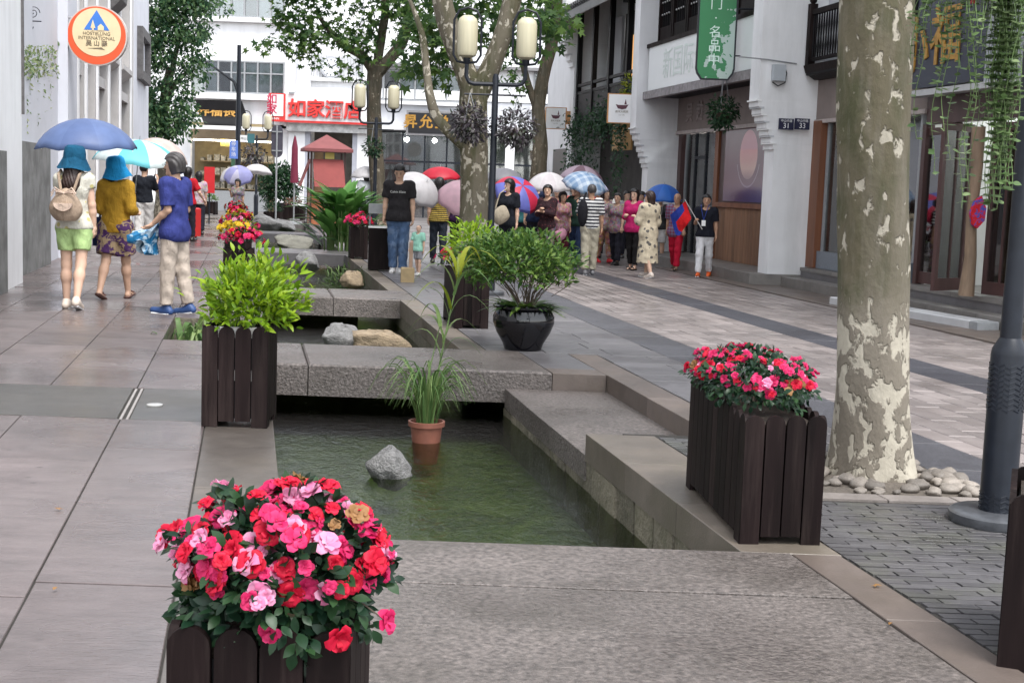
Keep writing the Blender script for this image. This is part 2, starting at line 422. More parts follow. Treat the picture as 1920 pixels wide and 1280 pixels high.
WALLSTONE = rough_stone('mossy_wall_stone', (0.17, 0.15, 0.11), rough=0.6, bmp=0.9, bscale=22, bdist=0.02, rnd=0.3, dirt=(0.04, 0.045, 0.02), dirtscale=6, dirtamt=0.75)
GREYSLAB = rough_stone('grey_slab', (0.128, 0.121, 0.127), wet=(0.3, 0.55, 0.9), bmp=0.35, rnd=0.14, dirt=(0.12, 0.115, 0.11), dirtscale=1.5, dirtamt=0.5)
BANDSLAB = rough_stone('dark_band_slab', (0.05, 0.05, 0.06), wet=(0.4, 0.6, 0.9), scale=60, var=0.45, bmp=0.6, bscale=120, rnd=0.06)
BAND2 = rough_stone('grey_band_slab', (0.075, 0.074, 0.083), wet=(0.3, 0.55, 0.9), scale=60, var=0.4, bmp=0.6, bscale=120, rnd=0.1)
SETT = rough_stone('pink_sett', (0.225, 0.195, 0.187), wet=(0.35, 0.6, 0.9), bmp=0.4, bscale=40, rnd=0.22, dirt=(0.17, 0.14, 0.13), dirtscale=1.3, dirtamt=0.5)
BRICK = rough_stone('grey_brick', (0.088, 0.084, 0.088), wet=(0.25, 0.55, 1.4), bmp=0.4, bscale=40, rnd=0.22, dirt=(0.10, 0.11, 0.06), dirtscale=2.5, dirtamt=0.5)
MORTAR = mat('joint_dirt', (0.028, 0.025, 0.021), 0.9, 0.3, 14, 0.6, 60)
def far_paving_mat():
    ma, nt, b = newmat('far_paving')
    v = coords(nt, 'World'); n1 = noise(nt, v, 0.6, 5); n2 = noise(nt, v, 6, 4)
    br = N(nt, 'ShaderNodeTexBrick', Scale=2.2); nt.links.new(v, br.inputs['Vector'])
    br.inputs['Color1'].default_value = (0.17, 0.148, 0.143, 1); br.inputs['Color2'].default_value = (0.135, 0.122, 0.12, 1); br.inputs['Mortar'].default_value = (0.09, 0.08, 0.075, 1); br.inputs['Mortar Size'].default_value = 0.012
    c = mixc(nt, math_(nt, 'MULTIPLY', n2, 0.5), br.outputs[0], (0.105, 0.095, 0.092))
    nt.links.new(c, b.inputs['Base Color']); nt.links.new(ramp(nt, n1, [(0.4, 0.28), (0.62, 0.55)]), b.inputs['Roughness'])
    return ma
FARPAVE = far_paving_mat()

def para_mesh(w, l, h, c=0.003):
    def q(x, y, z): return (x - SL * y, y, z)
    vs = [q(0, 0, -h), q(w, 0, -h), q(w, l, -h), q(0, l, -h), q(0, 0, -c), q(w, 0, -c), q(w, l, -c), q(0, l, -c), q(c, c, 0), q(w - c, c, 0), q(w - c, l - c, 0), q(c, l - c, 0)]
    fs = [(0, 3, 2, 1), (8, 9, 10, 11), (0, 1, 5, 4), (1, 2, 6, 5), (2, 3, 7, 6), (3, 0, 4, 7), (4, 5, 9, 8), (5, 6, 10, 9), (6, 7, 11, 10), (7, 4, 8, 11)]
    me = bpy.data.meshes.new('piece'); me.from_pydata(vs, [], fs); return me
_pm = {}
def piece(name, parent, v, Y, w, l, ma, h=0.08, gap=0.008, z=0.0, c=0.003, tilt=0.0018):
    k = (round(w - gap, 3), round(l - gap, 3), round(h, 3), ma.name, c)
    if k not in _pm:
        me = para_mesh(k[0], k[1], h, c); me.materials.append(ma); _pm[k] = me
    o = bpy.data.objects.new(name, _pm[k]); p = SV(v + gap / 2, Y + gap / 2, z + random.uniform(-0.0015, 0.0015)); o.location = p
    o.rotation_euler = (random.uniform(-tilt, tilt), random.uniform(-tilt, tilt), 0)
    return link(o, parent)
def solid(name, poly, z0, z1, ma):
    """plan polygon given in (v, Y)"""
    b = MB(); b.prism([(SV(v, y).x, y) for v, y in poly], z0, z1); return struct(b.build(name, ma))
def joined_pieces(name, parent, items, ma, h=0.06, gap=0.008, c=0.004):
    vs = []; fs = []
    for v, Y, w, l in items:
        z = random.uniform(-0.002, 0.002); b = len(vs); g = gap / 2
        def q(a, y, zz): return (a - SL * y, y, zz)
        v0, v1, y0, y1 = v + g, v + w - g, Y + g, Y + l - g
        vs += [q(v0, y0, -h), q(v1, y0, -h), q(v1, y1, -h), q(v0, y1, -h), q(v0 + c, y0 + c, z), q(v1 - c, y0 + c, z), q(v1 - c, y1 - c, z), q(v0 + c, y1 - c, z)]
        fs += [tuple(b + i for i in f) for f in ((4, 5, 6, 7), (0, 1, 5, 4), (1, 2, 6, 5), (2, 3, 7, 6), (3, 0, 4, 7))]
    me = bpy.data.meshes.new(name); me.from_pydata(vs, [], fs); me.materials.append(ma)
    return struct(mobj(name, me, parent), 'stuff')
def islandize(ma, amt=0.22):
    """piece-to-piece tone inside a joined mesh"""
    nt = ma.node_tree; b = nt.nodes['Principled BSDF']; l = b.inputs['Base Color'].links[0]; src = l.from_socket
    g = nt.nodes.new('ShaderNodeNewGeometry'); k = math_(nt, 'MULTIPLY_ADD', g.outputs['Random Per Island'], 2 * amt); k.node.inputs[2].default_value = 1 - amt
    h = nt.nodes.new('ShaderNodeHueSaturation'); nt.links.new(src, h.inputs['Color']); nt.links.new(k, h.inputs['Value']); nt.links.new(h.outputs[0], b.inputs['Base Color'])
SETT2 = rough_stone('pink_sett_far', (0.225, 0.195, 0.187), wet=(0.35, 0.6, 0.9), bmp=0.4, bscale=40, rnd=0.0, dirt=(0.17, 0.14, 0.13), dirtscale=1.3, dirtamt=0.5); islandize(SETT2)
BRICK2 = rough_stone('grey_brick_rest', (0.088, 0.084, 0.088), wet=(0.25, 0.55, 1.4), bmp=0.4, bscale=40, rnd=0.0, dirt=(0.10, 0.11, 0.06), dirtscale=2.5, dirtamt=0.5); islandize(BRICK2)

VL, VR1, VR2 = 0.17, 2.10, 1.95
YB1, YB1b, YB2, YB2b = 10.75, 12.1, 17.0, 18.4
g = MB(); g.box(-400, 400, -60, 700, -1.0, -0.9); struct(g.build('ground', mat('open_ground', (0.16, 0.15, 0.14), 0.8, 0.2, 0.5)))
# bodies under the paving
solid('pavement', [(-30, -3), (VL - 0.02, -3), (VL - 0.02, 12.05), (-0.85, 12.05), (-0.85, 14.0), (VL - 0.02, 14.0), (VL - 0.02, 48), (-30, 48)], -0.9, -0.008, MORTAR).name = 'pavement_bed'
solid('front_paving_bed', [(VL - 0.02, -3), (2.35, -3), (2.35, 5.42), (VL - 0.02, 5.42)], -0.9, -0.008, MORTAR)
solid('street_bed', [(2.35, -3), (40, -3), (40, 48), (VR2 + 0.05, 48), (VR2 + 0.05, 12.0), (3.0, 12.0), (3.0, 8.2), (2.35, 8.2)], -0.9, -0.008, MORTAR)
solid('ledge_bed', [(VR1 + 0.12, 8.2), (3.0, 8.2), (3.0, 12.0), (VR1 + 0.12, 12.0)], -0.9, -0.29, MORTAR)
solid('kerb_bed', [(VR1 + 0.12, 5.42), (2.35, 5.42), (2.35, 8.2), (VR1 + 0.12, 8.2)], -0.9, -0.2, MORTAR)
solid('plaza', [(-40, 48), (40, 48), (40, 110), (-40, 110)], -0.9, -0.004, FARPAVE)

# left pavement
lp = struct(mobj('pavement', solid('tmp_bed', [(-30, -3.2), (-3.3, -3.2), (-3.3, 48), (-30, 48)], -0.074, -0.004, FARPAVE).data)); bpy.data.objects.remove(bpy.data.objects['tmp_bed'])
lp.name = 'pavement'
cols = [(-3.3, -2.6), (-2.6, -2.0), (-2.0, -1.38), (-1.38, -0.77), (-0.77, -0.25)]
rng = random.Random(3)
for ci, (v0, v1) in enumerate(cols):
    y = {3: 2.3, 4: 2.05, 2: 3.0, 1: 4.1, 0: 5.0}[ci]
    fixed = {3: [4.57, 5.66, 6.82], 4: [3.6, 4.75, 5.95, 7.18], 2: [5.5, 6.9]}.get(ci, [])
    while y < 34:
        nx = next((q for q in fixed if q > y + 0.3), None) or y + rng.uniform(0.8, 1.25)
        if ci >= 2:
            if y < 8.05 < nx: nx = 8.05
            if 8.05 <= y < 9.2: y = 9.25; continue
        if ci == 4:
            if y < 12.05 < nx: nx = 12.05
            if 12.04 <= y < 13.9: y = 13.97; continue
        piece('slab', lp, v0, y, v1 - v0, nx - y, SLAB); y = nx
    joined_pieces('far_slabs', lp, [(v0, y + 1.0 * k, v1 - v0, 1.0) for k in range(14)], SLAB)
for v0, v1 in ((-2.0, -0.79), (-0.72, -0.25)):
    piece('dark_slab', lp, v0, 8.05, v1 - v0, 1.2, DARKSLAB)
for v0 in (-0.785, -0.745):
    piece('mortar_strip', lp, v0, 8.06, 0.025, 1.18, mat('pale_mortar', (0.30, 0.28, 0.27), 0.8, 0.2, 20, 0.4, 60), z=-0.001)
y = 2.2
while y < 46:                                   # coping along the water
    l = rng.uniform(0.85, 1.2)
    if y < 12.05 < y + l: l = 12.05 - y
    if 12.04 <= y < 13.9: y = 13.97; continue
    if l > 0.1: piece('coping_stone', lp, -0.25, y, 0.42, l, COPING, h=0.2)
    y += l
b = MB(); b.lathe([(0.052, 0.0), (0.052, 0.008), (0.045, 0.011)], 20)
tag(b.build('ground_light', mat('frosted_lens', (0.42, 0.42, 0.41), 0.3, 0.03, 9), None, True, loc=P(290, 760, 0.001)), 'small round white light set flush in the dark pavement slab', 'light')

# front slabs
fp = struct(mobj('front_paving', solid('tmp2', [(-0.2, 1.0), (2.3, 1.0), (2.3, 1.6), (-0.2, 1.6)], -0.074, -0.006, GRANITE).data)); bpy.data.objects.remove(bpy.data.objects['tmp2'])
rows = [1.6, 2.3, 3.0, 3.7, 4.42, 4.9, 5.5]
for i in range(len(rows) - 1):
    y0, y1 = rows[i], rows[i + 1]
    cuts = [VL, 2.31]
    if i < 5: cuts = [-0.25 + 0.42] + cuts[1:]
    for a, c in zip(cuts, cuts[1:]): piece('granite_slab', fp, a, y0, c - a, y1 - y0, GRANITE, h=0.3 if i == 5 else 0.08, gap=0.011, c=0.003)

# street sheet and its pieces
st = struct(mobj('street', solid('tmp3', [(VR2 + 0.05, 26), (20, 26), (20, 48), (VR2 + 0.05, 48)], -0.074, -0.004, FARPAVE).data)); bpy.data.objects.remove(bpy.data.objects['tmp3'])
y = 1.8
while y < 5.4: piece('edge_stone', st, 2.31, y, 0.21, min(0.95, 5.5 - y), PINKSTONE, h=0.2, z=0.003); y += 0.95
# grey bricks beside the planter, round the tree pit
PIT = (2.86, 3.95, 6.55, 7.75)
items = []
for r in range(int((8.1 - 3.2) / 0.058)):
    y = 3.2 + r * 0.058; off = (r % 2) * 0.105 + rng.uniform(-0.02, 0.02)
    for k in range(-1, 8):
        v0 = 2.53 + off + k * 0.205
        a, c = max(v0, 2.53), min(v0 + 0.205, 3.85)
        if c - a < 0.03: continue
        if y < 5.5 and a + 0.02 < 2.52: continue
        if c > PIT[0] and a < PIT[1] and y + 0.058 > PIT[2] and y < PIT[3]: continue
        items.append((a, y, c - a, 0.058))
def vis(v, Y):
    q = SV(v, Y); d = q - Vector((0, 0, CAMZ)); z = d.dot(Fv)
    return z > 0 and -980 < d.dot(Rv) / z * FPX < 985 and abs(d.dot(Uv) / z * FPX) < 660
seen = [i for i in items if vis(i[0] + i[2] / 2, i[1])]
near = [i for i in seen if abs(i[2] - 0.205) < 1e-6 and i[1] > 4.0][:295]; ns = set(near)
for i in near: piece('brick', st, i[0], i[1], i[2], i[3], BRICK, h=0.06, gap=0.009, c=0.0008, tilt=0.006)
joined_pieces('bricks_beyond', st, [i for i in items if i not in ns], BRICK2, gap=0.009, c=0.0008)
# grey slabs between bricks and band, then wide beside the further pools
def slab_run(v0, v1, ya, yb, wl, ll, ma, name):
    y = ya
    while y < yb - 0.05:
        l = min(ll * rng.uniform(0.9, 1.1), yb - y); v = v0; first = True
        while v < v1 - 0.03:
            ww = wl * (rng.uniform(0.5, 1) if first else 1); first = False
            ww = min(ww, v1 - v); piece(name, st, v, y, ww, l, ma, h=0.06); v += ww
        y += l
slab_run(3.2, 3.85, 8.1, 12.1, 0.65, 0.35, GREYSLAB, 'grey_slab')
slab_run(2.2, 3.85, 12.1, 20, 0.6, 0.42, GREYSLAB, 'grey_slab')
joined_pieces('grey_slabs_beyond', st, [(2.2 + 0.55 * k, 20 + 0.5 * j, 0.55, 0.5) for k in range(3) for j in range(12)], GREYSLAB)
y = 5.0
while y < 26: piece('band_slab', st, 3.85, y, 0.5, 0.8, BAND2, h=0.06, gap=0.005); y += 0.8
y = 10.0
while y < 26: piece('band_slab', st, 5.87, y, 0.5, 1.0, BANDSLAB, h=0.06, gap=0.005); y += 1.0
setts = []
for va, vb in ((4.35, 5.87), (6.37, 8.05)):
    k = 0; n = round((vb - va) / 0.2); wv = (vb - va) / n
    for k in range(n):
        y = 5.5 + (k % 2) * 0.2
        while y < 26: setts.append((va + k * wv, y, wv, 0.4)); y += 0.4
sv = sorted([s for s in setts if vis(s[0] + 0.1, s[1] + 0.2)], key=lambda s: s[1])[:298]; ss = set(sv)
for s in sv: piece('sett', st, s[0], s[1], s[2], s[3], SETT, h=0.05, gap=0.009, c=0.005, tilt=0.006)
joined_pieces('setts_beyond', st, [s for s in setts if s not in ss], SETT2, gap=0.009, c=0.005)
y = 12.0
while y < 26: piece('verge_slab', st, 8.05, y, 0.82, 0.9, PINKSTONE, h=0.1, z=0.02); y += 0.9

# tree pit
tp = struct(mobj('tree_pit', solid('tmp4', [(PIT[0] + 0.1, PIT[2] + 0.12), (PIT[1] - 0.02, PIT[2] + 0.12), (PIT[1] - 0.02, PIT[3]), (PIT[0] + 0.1, PIT[3])], -0.074, -0.003, mat('gritty_soil', (0.13, 0.11, 0.09), 0.9, 0.4, 50, 0.8, 90, 0.01)).data)); bpy.data.objects.remove(bpy.data.objects['tmp4'])
EDGE = rough_stone('pale_edge_stone', (0.24, 0.21, 0.19), bmp=0.6, rough=0.7)
for k in range(3): piece('edge_stone', tp, PIT[0] + 0.365 * k, PIT[2], 0.365, 0.13, EDGE, z=0.008)
piece('edge_stone', tp, PIT[0], PIT[2] + 0.13, 0.1, 1.0, EDGE, z=0.006)

# channel: kerb, ledge, walls
ch = struct(mobj('channel', solid('tmp5', [(-0.4, 5.0), (2.2, 5.0), (2.2, 48), (-0.4, 48)], -0.72, -0.62, MORTAR).data)); bpy.data.objects.remove(bpy.data.objects['tmp5'])
def bed_mat():
    ma, nt, b = newmat('algae_bed'); v = coords(nt, 'World', scale=(1, 0.7, 1))
    n1 = noise(nt, v, 3.0, 5, 0.6, 0.6); n2 = noise(nt, v, 22, 4, 0.65)
    c = ramp(nt, n1, [(0.3, (0.018, 0.028, 0.008)), (0.5, (0.05, 0.075, 0.02)), (0.7, (0.11, 0.13, 0.045))])
    c = mixc(nt, ramp(nt, n2, [(0.45, 0.0), (0.75, 0.75)]), c, (0.18, 0.18, 0.09))
    nt.links.new(c, b.inputs['Base Color']); b.inputs['Roughness'].default_value = 0.8
    nt.links.new(bump(nt, n2, 0.8, 0.03), b.inputs['Normal']); return ma
ch.data.materials.clear(); ch.data.materials.append(bed_mat())
for y, l in ((5.5, 0.86), (6.36, 0.9), (7.26, 0.87)): piece('kerb_stone', ch, VR1, y, 0.43, l, KERB, h=0.17, gap=0.006, z=0.0)
for y, l in ((8.13, 1.0), (9.13, 0.82), (9.95, 0.8)): piece('ledge_slab', ch, VR1 + 0.005, y, 0.84, l, GRANITE, h=0.16, gap=0.006, z=-0.14)
for y, l in ((7.95, 0.6), (8.55, 1.1), (9.65, 1.1)): piece('kerb_stone', ch, 2.93, y, 0.26, l, PINKSTONE, h=0.22, gap=0.006)
piece('kerb_stone', ch, 2.49, 10.75, 0.44, 0.3, PINKSTONE, h=0.22, gap=0.006); piece('kerb_stone', ch, 2.93, 10.75, 0.26, 1.3, PINKSTONE, h=0.22, gap=0.006)
piece('ledge_slab', ch, 2.49, 11.05, 0.44, 1.05, GREYSLAB, h=0.1, gap=0.006)
y = 5.3
while y < 10.75:
    l = rng.choice([0.13, 0.2, 0.26, 0.34]); b = MB()
    top = -0.178 if y < 8.1 else -0.305
    pts = [(rng.uniform(-0.008, 0.012), yy) for yy in (0, l - 0.012)]
    def q(x, yy, z): return (x - SL * yy, yy, z)
    b._add([q(pts[0][0] + 0.012, 0, -0.75), q(0.2, 0, -0.75), q(0.2, l - .012, -0.75), q(pts[1][0] + 0.012, l - .012, -0.75),
            q(pts[0][0], 0, top), q(0.2, 0, top), q(0.2, l - .012, top), q(pts[1][0], l - .012, top)],
           [(0, 3, 2, 1), (4, 5, 6, 7), (0, 1, 5, 4), (1, 2, 6, 5), (2, 3, 7, 6), (3, 0, 4, 7)])
    b.build('wall_stone', WALLSTONE, ch, loc=SV(VR1 + 0.008, y)); y += l
for y0 in np.arange(11.8, 44, 0.9):
    if y0 > 43: break
    piece('kerb_stone', ch, VR2, float(y0), 0.24, 0.9, KERB if y0 < 26 else GREYSLAB, h=0.65 if False else 0.2, gap=0.006)
b = MB()
for (va, vb, ya, yb, z1) in ((VR2 + 0.012, VR2 + 0.2, 12.0, 46, -0.205), (VL - 0.3, VL - 0.012, 5.2, 12.05, -0.205), (VL - 0.3, VL - 0.012, 13.95, 46, -0.205)):
    b.prism([(SV(v, y).x, y) for v, y in ((va, ya), (vb, ya), (vb, yb), (va, yb))], -0.8, z1)
b.build('wall', WALLSTONE, ch)
wt = MB(); wt._add([tuple(SV(v, y, -0.36)) for v, y in ((-0.8, 5.2), (2.16, 5.2), (2.16, 47), (-0.8, 47))], [(0, 1, 2, 3)])
struct(wt.build('water', water_material()))
# iris pocket beside the second pool
b = MB()
for (va, vb, ya, yb) in ((-0.86, -0.775, 12.05, 13.95), (-0.86, 0.12, 13.95, 13.99)):
    b.prism([(SV(v, y).x, y) for v, y in ((va, ya), (vb, ya), (vb, yb), (va, yb))], -0.8, -0.004)
b.build('pocket_wall', WALLSTONE, ch)

def bridge(label, ya, yb, va, vb, cuts, th, ma):
    t = thing('stone_footbridge', label, 'footbridge', SV(va, ya), 0, 'stone slab bridges over the channel')
    for a, c in zip(cuts, cuts[1:]):
        o = piece('slab', None, a, ya, c - a, yb - ya, ma, h=th, gap=0.008, z=0.004, c=0.015)
        o.parent = t; o.location = o.location - t.location
    return t
bridge('nearest grey slab bridge crossing the channel behind the potted reed', YB1, YB1b, -0.25, 2.49, [-0.25, 0.5, 2.49], 0.26, GRANITE)
bridge('second slab bridge behind the two rocks in the channel', YB2, YB2b, 0.0, VR2 + 0.25, [0.0, 1.1, VR2 + 0.25], 0.24, GRANITE)
bridge('third slab bridge in front of the pale boulder by tall canna leaves', 27.0, 28.6, 0.0, VR2 + 0.25, [0.0, VR2 + 0.25], 0.24, GREYSLAB)
bridge('farthest low slab bridge across the channel near the red kiosk', 36.0, 37.4, 0.0, VR2 + 0.25, [0.0, VR2 + 0.25], 0.24, GREYSLAB)
b = MB(); b.prism([(SV(v, y).x, y) for v, y in ((0.0, 11.6), (1.62, 11.6), (1.62, 12.0), (0.0, 12.0))], -0.8, -0.27); b.build('weir', WALLSTONE, ch)
b = MB(); b.prism([(SV(v, y).x, y) for v, y in ((0.0, 18.0), (1.5, 18.0), (1.5, 18.4), (0.0, 18.4))], -0.8, -0.25); b.build('weir', WALLSTONE, ch)

# shop platform on the right
pl = struct(mobj('shop_platform', solid('tmp6', [(9.2, 8), (14, 8), (14, 22.2), (9.2, 22.2)], -0.07, 0.30, GREYSLAB).data)); bpy.data.objects.remove(bpy.data.objects['tmp6'])
STEP = rough_stone('step_stone', (0.20, 0.185, 0.172), bmp=0.4, wet=(0.35, 0.6, 1.0))
for k in range(11):
    piece('step_stone', pl, 8.87, 9.0 + 1.2 * k, 0.38, 1.2, STEP, h=0.2, z=0.165)
    piece('step_stone', pl, 9.18, 9.0 + 1.2 * k, 0.9, 1.2, STEP, h=0.06, z=0.335)
for k in range(9): piece('step_stone', pl, 8.35, 22.2 + 1.2 * k, 1.3, 1.2, STEP, h=0.24, z=0.2)
b = MB(); b.prism([(SV(v, y).x, y) for v, y in ((8.37, 22.22), (9.6, 22.22), (9.6, 33), (8.37, 33))], -0.07, -0.045); b.build('footing', MORTAR, pl)
r0, r1 = P(1555, 572), P(1832, 622)
d = (r1 - r0); ang = math.atan2(d.y, d.x)
t = thing('access_ramp', 'long pale grey metal ramp lying along the shop steps', 'ramp', r0, ang)
b = MB(); b.bev(0, d.length - 0.16, 0.0, 0.3, 0, 0.12, 0.012); b.build('ramp_deck', mat('pale_ramp_metal', (0.5, 0.5, 0.51), 0.45, 0.06, 6), t)
b = MB(); b.bev(d.length - 0.155, d.length, 0.0, 0.3, 0, 0.118, 0.01); b.build('ramp_end', GREYSTEEL, t)
# ---------------------------------------------------------------- buildings
KS = math.sqrt(1 + SL * SL)
CLEAR = glassmat('shop_glass', (0.85, 0.92, 0.93), 0.16)
DARKGLASS = glassmat('dark_glass', (0.82, 0.86, 0.87), 0.12)
INTW = mat('shop_interior_wall', (0.62, 0.62, 0.60), 0.8, 0.05, 2)
GOLD = mat('gold_letters', (0.40, 0.21, 0.035), 0.5, 0.3, 10, metal=0.2)
GREYGRANITE = mat('blue_grey_granite', (0.16, 0.18, 0.21), 0.4, 0.15, 30, 0.1)
def part(t, name, ma, fn, smooth=False, loc=None, rot=None):
    b = MB(); fn(b); return b.build(name, ma, t, smooth, loc, rot)
def boxp(t, name, ma, *a, c=None):
    b = MB(); (b.box(*a) if c is None else b.bev(*a, c)); return b.build(name, ma, t)
def lettering(t, body, size, loc, ma, rz=0.0, vertical=False, depth=0.01, offset=0.0, rx=0.0, sx=1.0, name='lettering'):
    me = text_mesh(body, size, depth, ma, vertical, offset=offset)
    return mobj(name, me, t, loc, (rx, 0, rz), scale=(sx, 1, 1))

def pier(t, y0, y1, lo, hi, z0, zc0, zc1, ztop, back=0.4, steps=7):
    """white party-wall pier whose street edge corbels outwards"""
    boxp(t, 'pier', WHITEWALL, -lo, back, y0, y1, z0, zc0)
    for k in range(steps):
        f0, f1 = k / steps, (k + 1) / steps
        xo = -lo - (hi - lo) * (f1 ** 1.2); za, zb = zc0 + (zc1 - zc0) * f0, zc0 + (zc1 - zc0) * f1
        c = boxp(t, 'corbel', WHITEWALL, xo, back, y0, y1, za, zb - 0.03)
        boxp(c, 'corbel_tile', GREYWALL if k % 2 else WHITEPAINT, xo - 0.035, xo + 0.05, y0 - 0.014, y1 + 0.014, zb - 0.028, zb - 0.002)
        boxp(c, 'corbel_bed', WHITEWALL, xo + 0.052, back, y0, y1, zb - 0.03, zb)
    boxp(t, 'pier_top', WHITEWALL, -hi, back, y0, y1, zc1, ztop)

def tile_roof(t, x_eave, z_eave, x_ridge, z_ridge, y0, y1, pitch=0.22):
    """slope of grey pan-and-roll tiles running down towards the street"""
    d = Vector((x_eave - x_ridge, 0, z_eave - z_ridge)); L = d.length
    rf = part(t, 'roof', ROOFTILE, lambda b: b.prismY([(x_eave, z_eave), (x_ridge, z_ridge), (x_ridge, z_ridge - 0.12), (x_eave, z_eave - 0.10)], y0, y1))
    boxp(t, 'fascia_board', mat('grey_fascia', (0.20, 0.195, 0.20), 0.6, 0.15, 6), x_eave - 0.03, x_eave + 0.02, y0, y1, z_eave - 0.26, z_eave - 0.06)
    n = int((y1 - y0) / pitch); me = None
    for k in range(n):
        if me is None:
            b = MB(); b.tube([(x_eave - 0.06, 0, z_eave + 0.03), (x_ridge, 0, z_ridge + 0.03)], 0.07, 6); me = b.mesh('roll', ROOFTILE, True)
        mobj('tile_roll', me, rf, (0, y0 + pitch * (k + 0.5), 0))
    return rf

# ---- right side, middle bay: shop with taupe fascia
YBAY = 22.75
tB = thing('shophouse', 'white walled shophouse with taupe fascia and blank white signboard above glass door', 'shophouse', SV(9.45, YBAY), ROT)
LB = (29.3 - YBAY) * KS
def yb(Y): return (Y - YBAY) * KS
pier(tB, -0.42, 0.0, 0.80, 1.12, 0.2, 2.25, 3.05, 8.2)
pier(tB, LB, LB + 0.42, 0.80, 1.12, 0.2, 2.0, 2.85, 8.2)
boxp(tB, 'floor', STEP, -0.1, 2.9, 0, LB, 0.02, 0.19)
boxp(tB, 'back_wall', INTW, 2.6, 2.8, 0, LB, 0.19, 3.4)
boxp(tB, 'ceiling', INTW, 0.1, 2.6, 0.0, LB, 3.3, 3.4)
boxp(tB, 'fill_panel', emis('shop_fill_glow', (0.95, 1.0, 1.0), 7.0), 0.6, 1.2, yb(27.0), yb(29.0), 3.2, 3.26)  # added glowing panel, brightens the interior behind the door glass
boxp(tB, 'poster_panel', MAROONWOOD, -0.1, 0.0, 0.05, yb(26.75), 0.2, 2.8)
def poster_mat():
    ma, nt, b = newmat('poster_print'); v = coords(nt, 'Object'); sep = nt.nodes.new('ShaderNodeSeparateXYZ'); nt.links.new(v, sep.inputs[0])
    dy = math_(nt, 'DIVIDE', math_(nt, 'SUBTRACT', sep.outputs[1], 2.2), 0.45); dz = math_(nt, 'DIVIDE', math_(nt, 'SUBTRACT', sep.outputs[2], 0.88), 0.46)
    r = math_(nt, 'ADD', math_(nt, 'MULTIPLY', dy, dy), math_(nt, 'MULTIPLY', dz, dz))
    skyc = ramp(nt, sep.outputs[2], [(0.42, (0.26, 0.17, 0.20)), (0.62, (0.62, 0.40, 0.34)), (0.95, (0.62, 0.26, 0.27)), (1.0, (0.55, 0.25, 0.30))])
    bgc = ramp(nt, sep.outputs[2], [(0.0, (0.10, 0.07, 0.14)), (0.35, (0.16, 0.085, 0.12)), (1.0, (0.14, 0.075, 0.10))])
    c = mixc(nt, math_(nt, 'LESS_THAN', r, 1.0), bgc, skyc)
    r2 = math_(nt, 'ABSOLUTE', math_(nt, 'SUBTRACT', r, 1.7)); low = math_(nt, 'LESS_THAN', sep.outputs[2], 0.7)
    c = mixc(nt, math_(nt, 'MULTIPLY', math_(nt, 'MULTIPLY', math_(nt, 'LESS_THAN', r2, 0.10), low), 0.5), c, (0.4, 0.33, 0.4))
    nt.links.new(c, b.inputs['Base Color']); b.inputs['Roughness'].default_value = 0.18; return ma
b = MB(); b.box(-0.012, 0, 0, yb(26.5) - 0.35, 0, 1.38); b.build('poster', poster_mat(), tB, loc=(-0.105, 0.3, 1.36))
boxp(tB, 'poster_sill', BROWNWOOD, -0.17, -0.1, 0.05, yb(26.7), 1.24, 1.33)
nb = 26; wb = (yb(26.72) - 0.06) / nb
me = None
for k in range(nb):
    if me is None:
        b = MB(); b.box(-0.03, 0, 0, wb - 0.012, 0, 1.03); me = b.mesh('plank', GREYWOOD)
    mobj('plank', me, tB, (-0.1, 0.05 + k * wb, 0.205))
for (ya, yb_) in ((26.78, 26.98), (29.08, 29.28)): boxp(tB, 'door_post', BROWNWOOD if ya < 28 else MAROONWOOD, -0.14, 0.06, yb(ya), yb(yb_), 0.2, 2.8)
d = boxp(tB, 'glass_door', CLEAR, -0.02, 0.0, yb(27.0), yb(29.05), 0.22, 2.75)
for y_ in (27.0, 27.75, 28.4, 29.0): boxp(d, 'door_frame', IRON if y_ in (27.75, 28.4) else GREYSTEEL, -0.05, 0.03, yb(y_), yb(y_) + 0.06, 0.22, 2.75)
boxp(d, 'door_frame', IRON, -0.05, 0.029, yb(27.75), yb(28.4), 2.2, 2.26)
boxp(tB, 'inner_panel', mat('pane_reflection_tone', (0.66, 0.76, 0.80), 0.7, 0.05, 4), 0.35, 0.4, yb(27.75), yb(29.0), 0.2, 2.7)  # added pale panel, its colour stands in for reflection in the door glass
boxp(tB, 'display_counter', mat('counter_green', (0.10, 0.14, 0.12), 0.5, 0.3, 8), 1.3, 2.0, yb(26.9), yb(28.6), 0.2, 1.3)
boxp(tB, 'red_lettered_screen', mat('red_screen', (0.45, 0.05, 0.04), 0.6, 0.3, 12), 1.0, 1.05, yb(27.2), yb(27.9), 2.05, 2.6)
fas = boxp(tB, 'fascia', TAUPE, -0.18, -0.1, 0.0, LB, 2.8, 3.5)
boxp(tB, 'fascia_trim', mat('pale_trim', (0.42, 0.36, 0.34), 0.6, 0.2, 8), -0.21, -0.1, 0.0, LB, 2.73, 2.8)
for k, chx in enumerate('吴越人家'):
    lettering(fas, chx, 0.42, (-0.185, yb(28.5) - k * 0.66, 3.14), mat('carved_letters', (0.30, 0.25, 0.23), 0.6, 0.1, 10), rz=-math.pi / 2, depth=0.012, offset=0.006)
boxp(tB, 'upper_floor', BLACKWOOD, -0.95, 1.0, 0.0, LB, 3.5, 3.56)
boxp(tB, 'floor_beam', mat('weathered_beam', (0.26, 0.24, 0.245), 0.75, 0.35, 9, 0.5, 30), -0.99, -0.86, 0.0, LB, 3.44, 3.60)
sg = thing('blank_signboard', 'white shop signboard with faint ghost letters above taupe fascia', 'signboard', SV(9.45, YBAY), ROT)
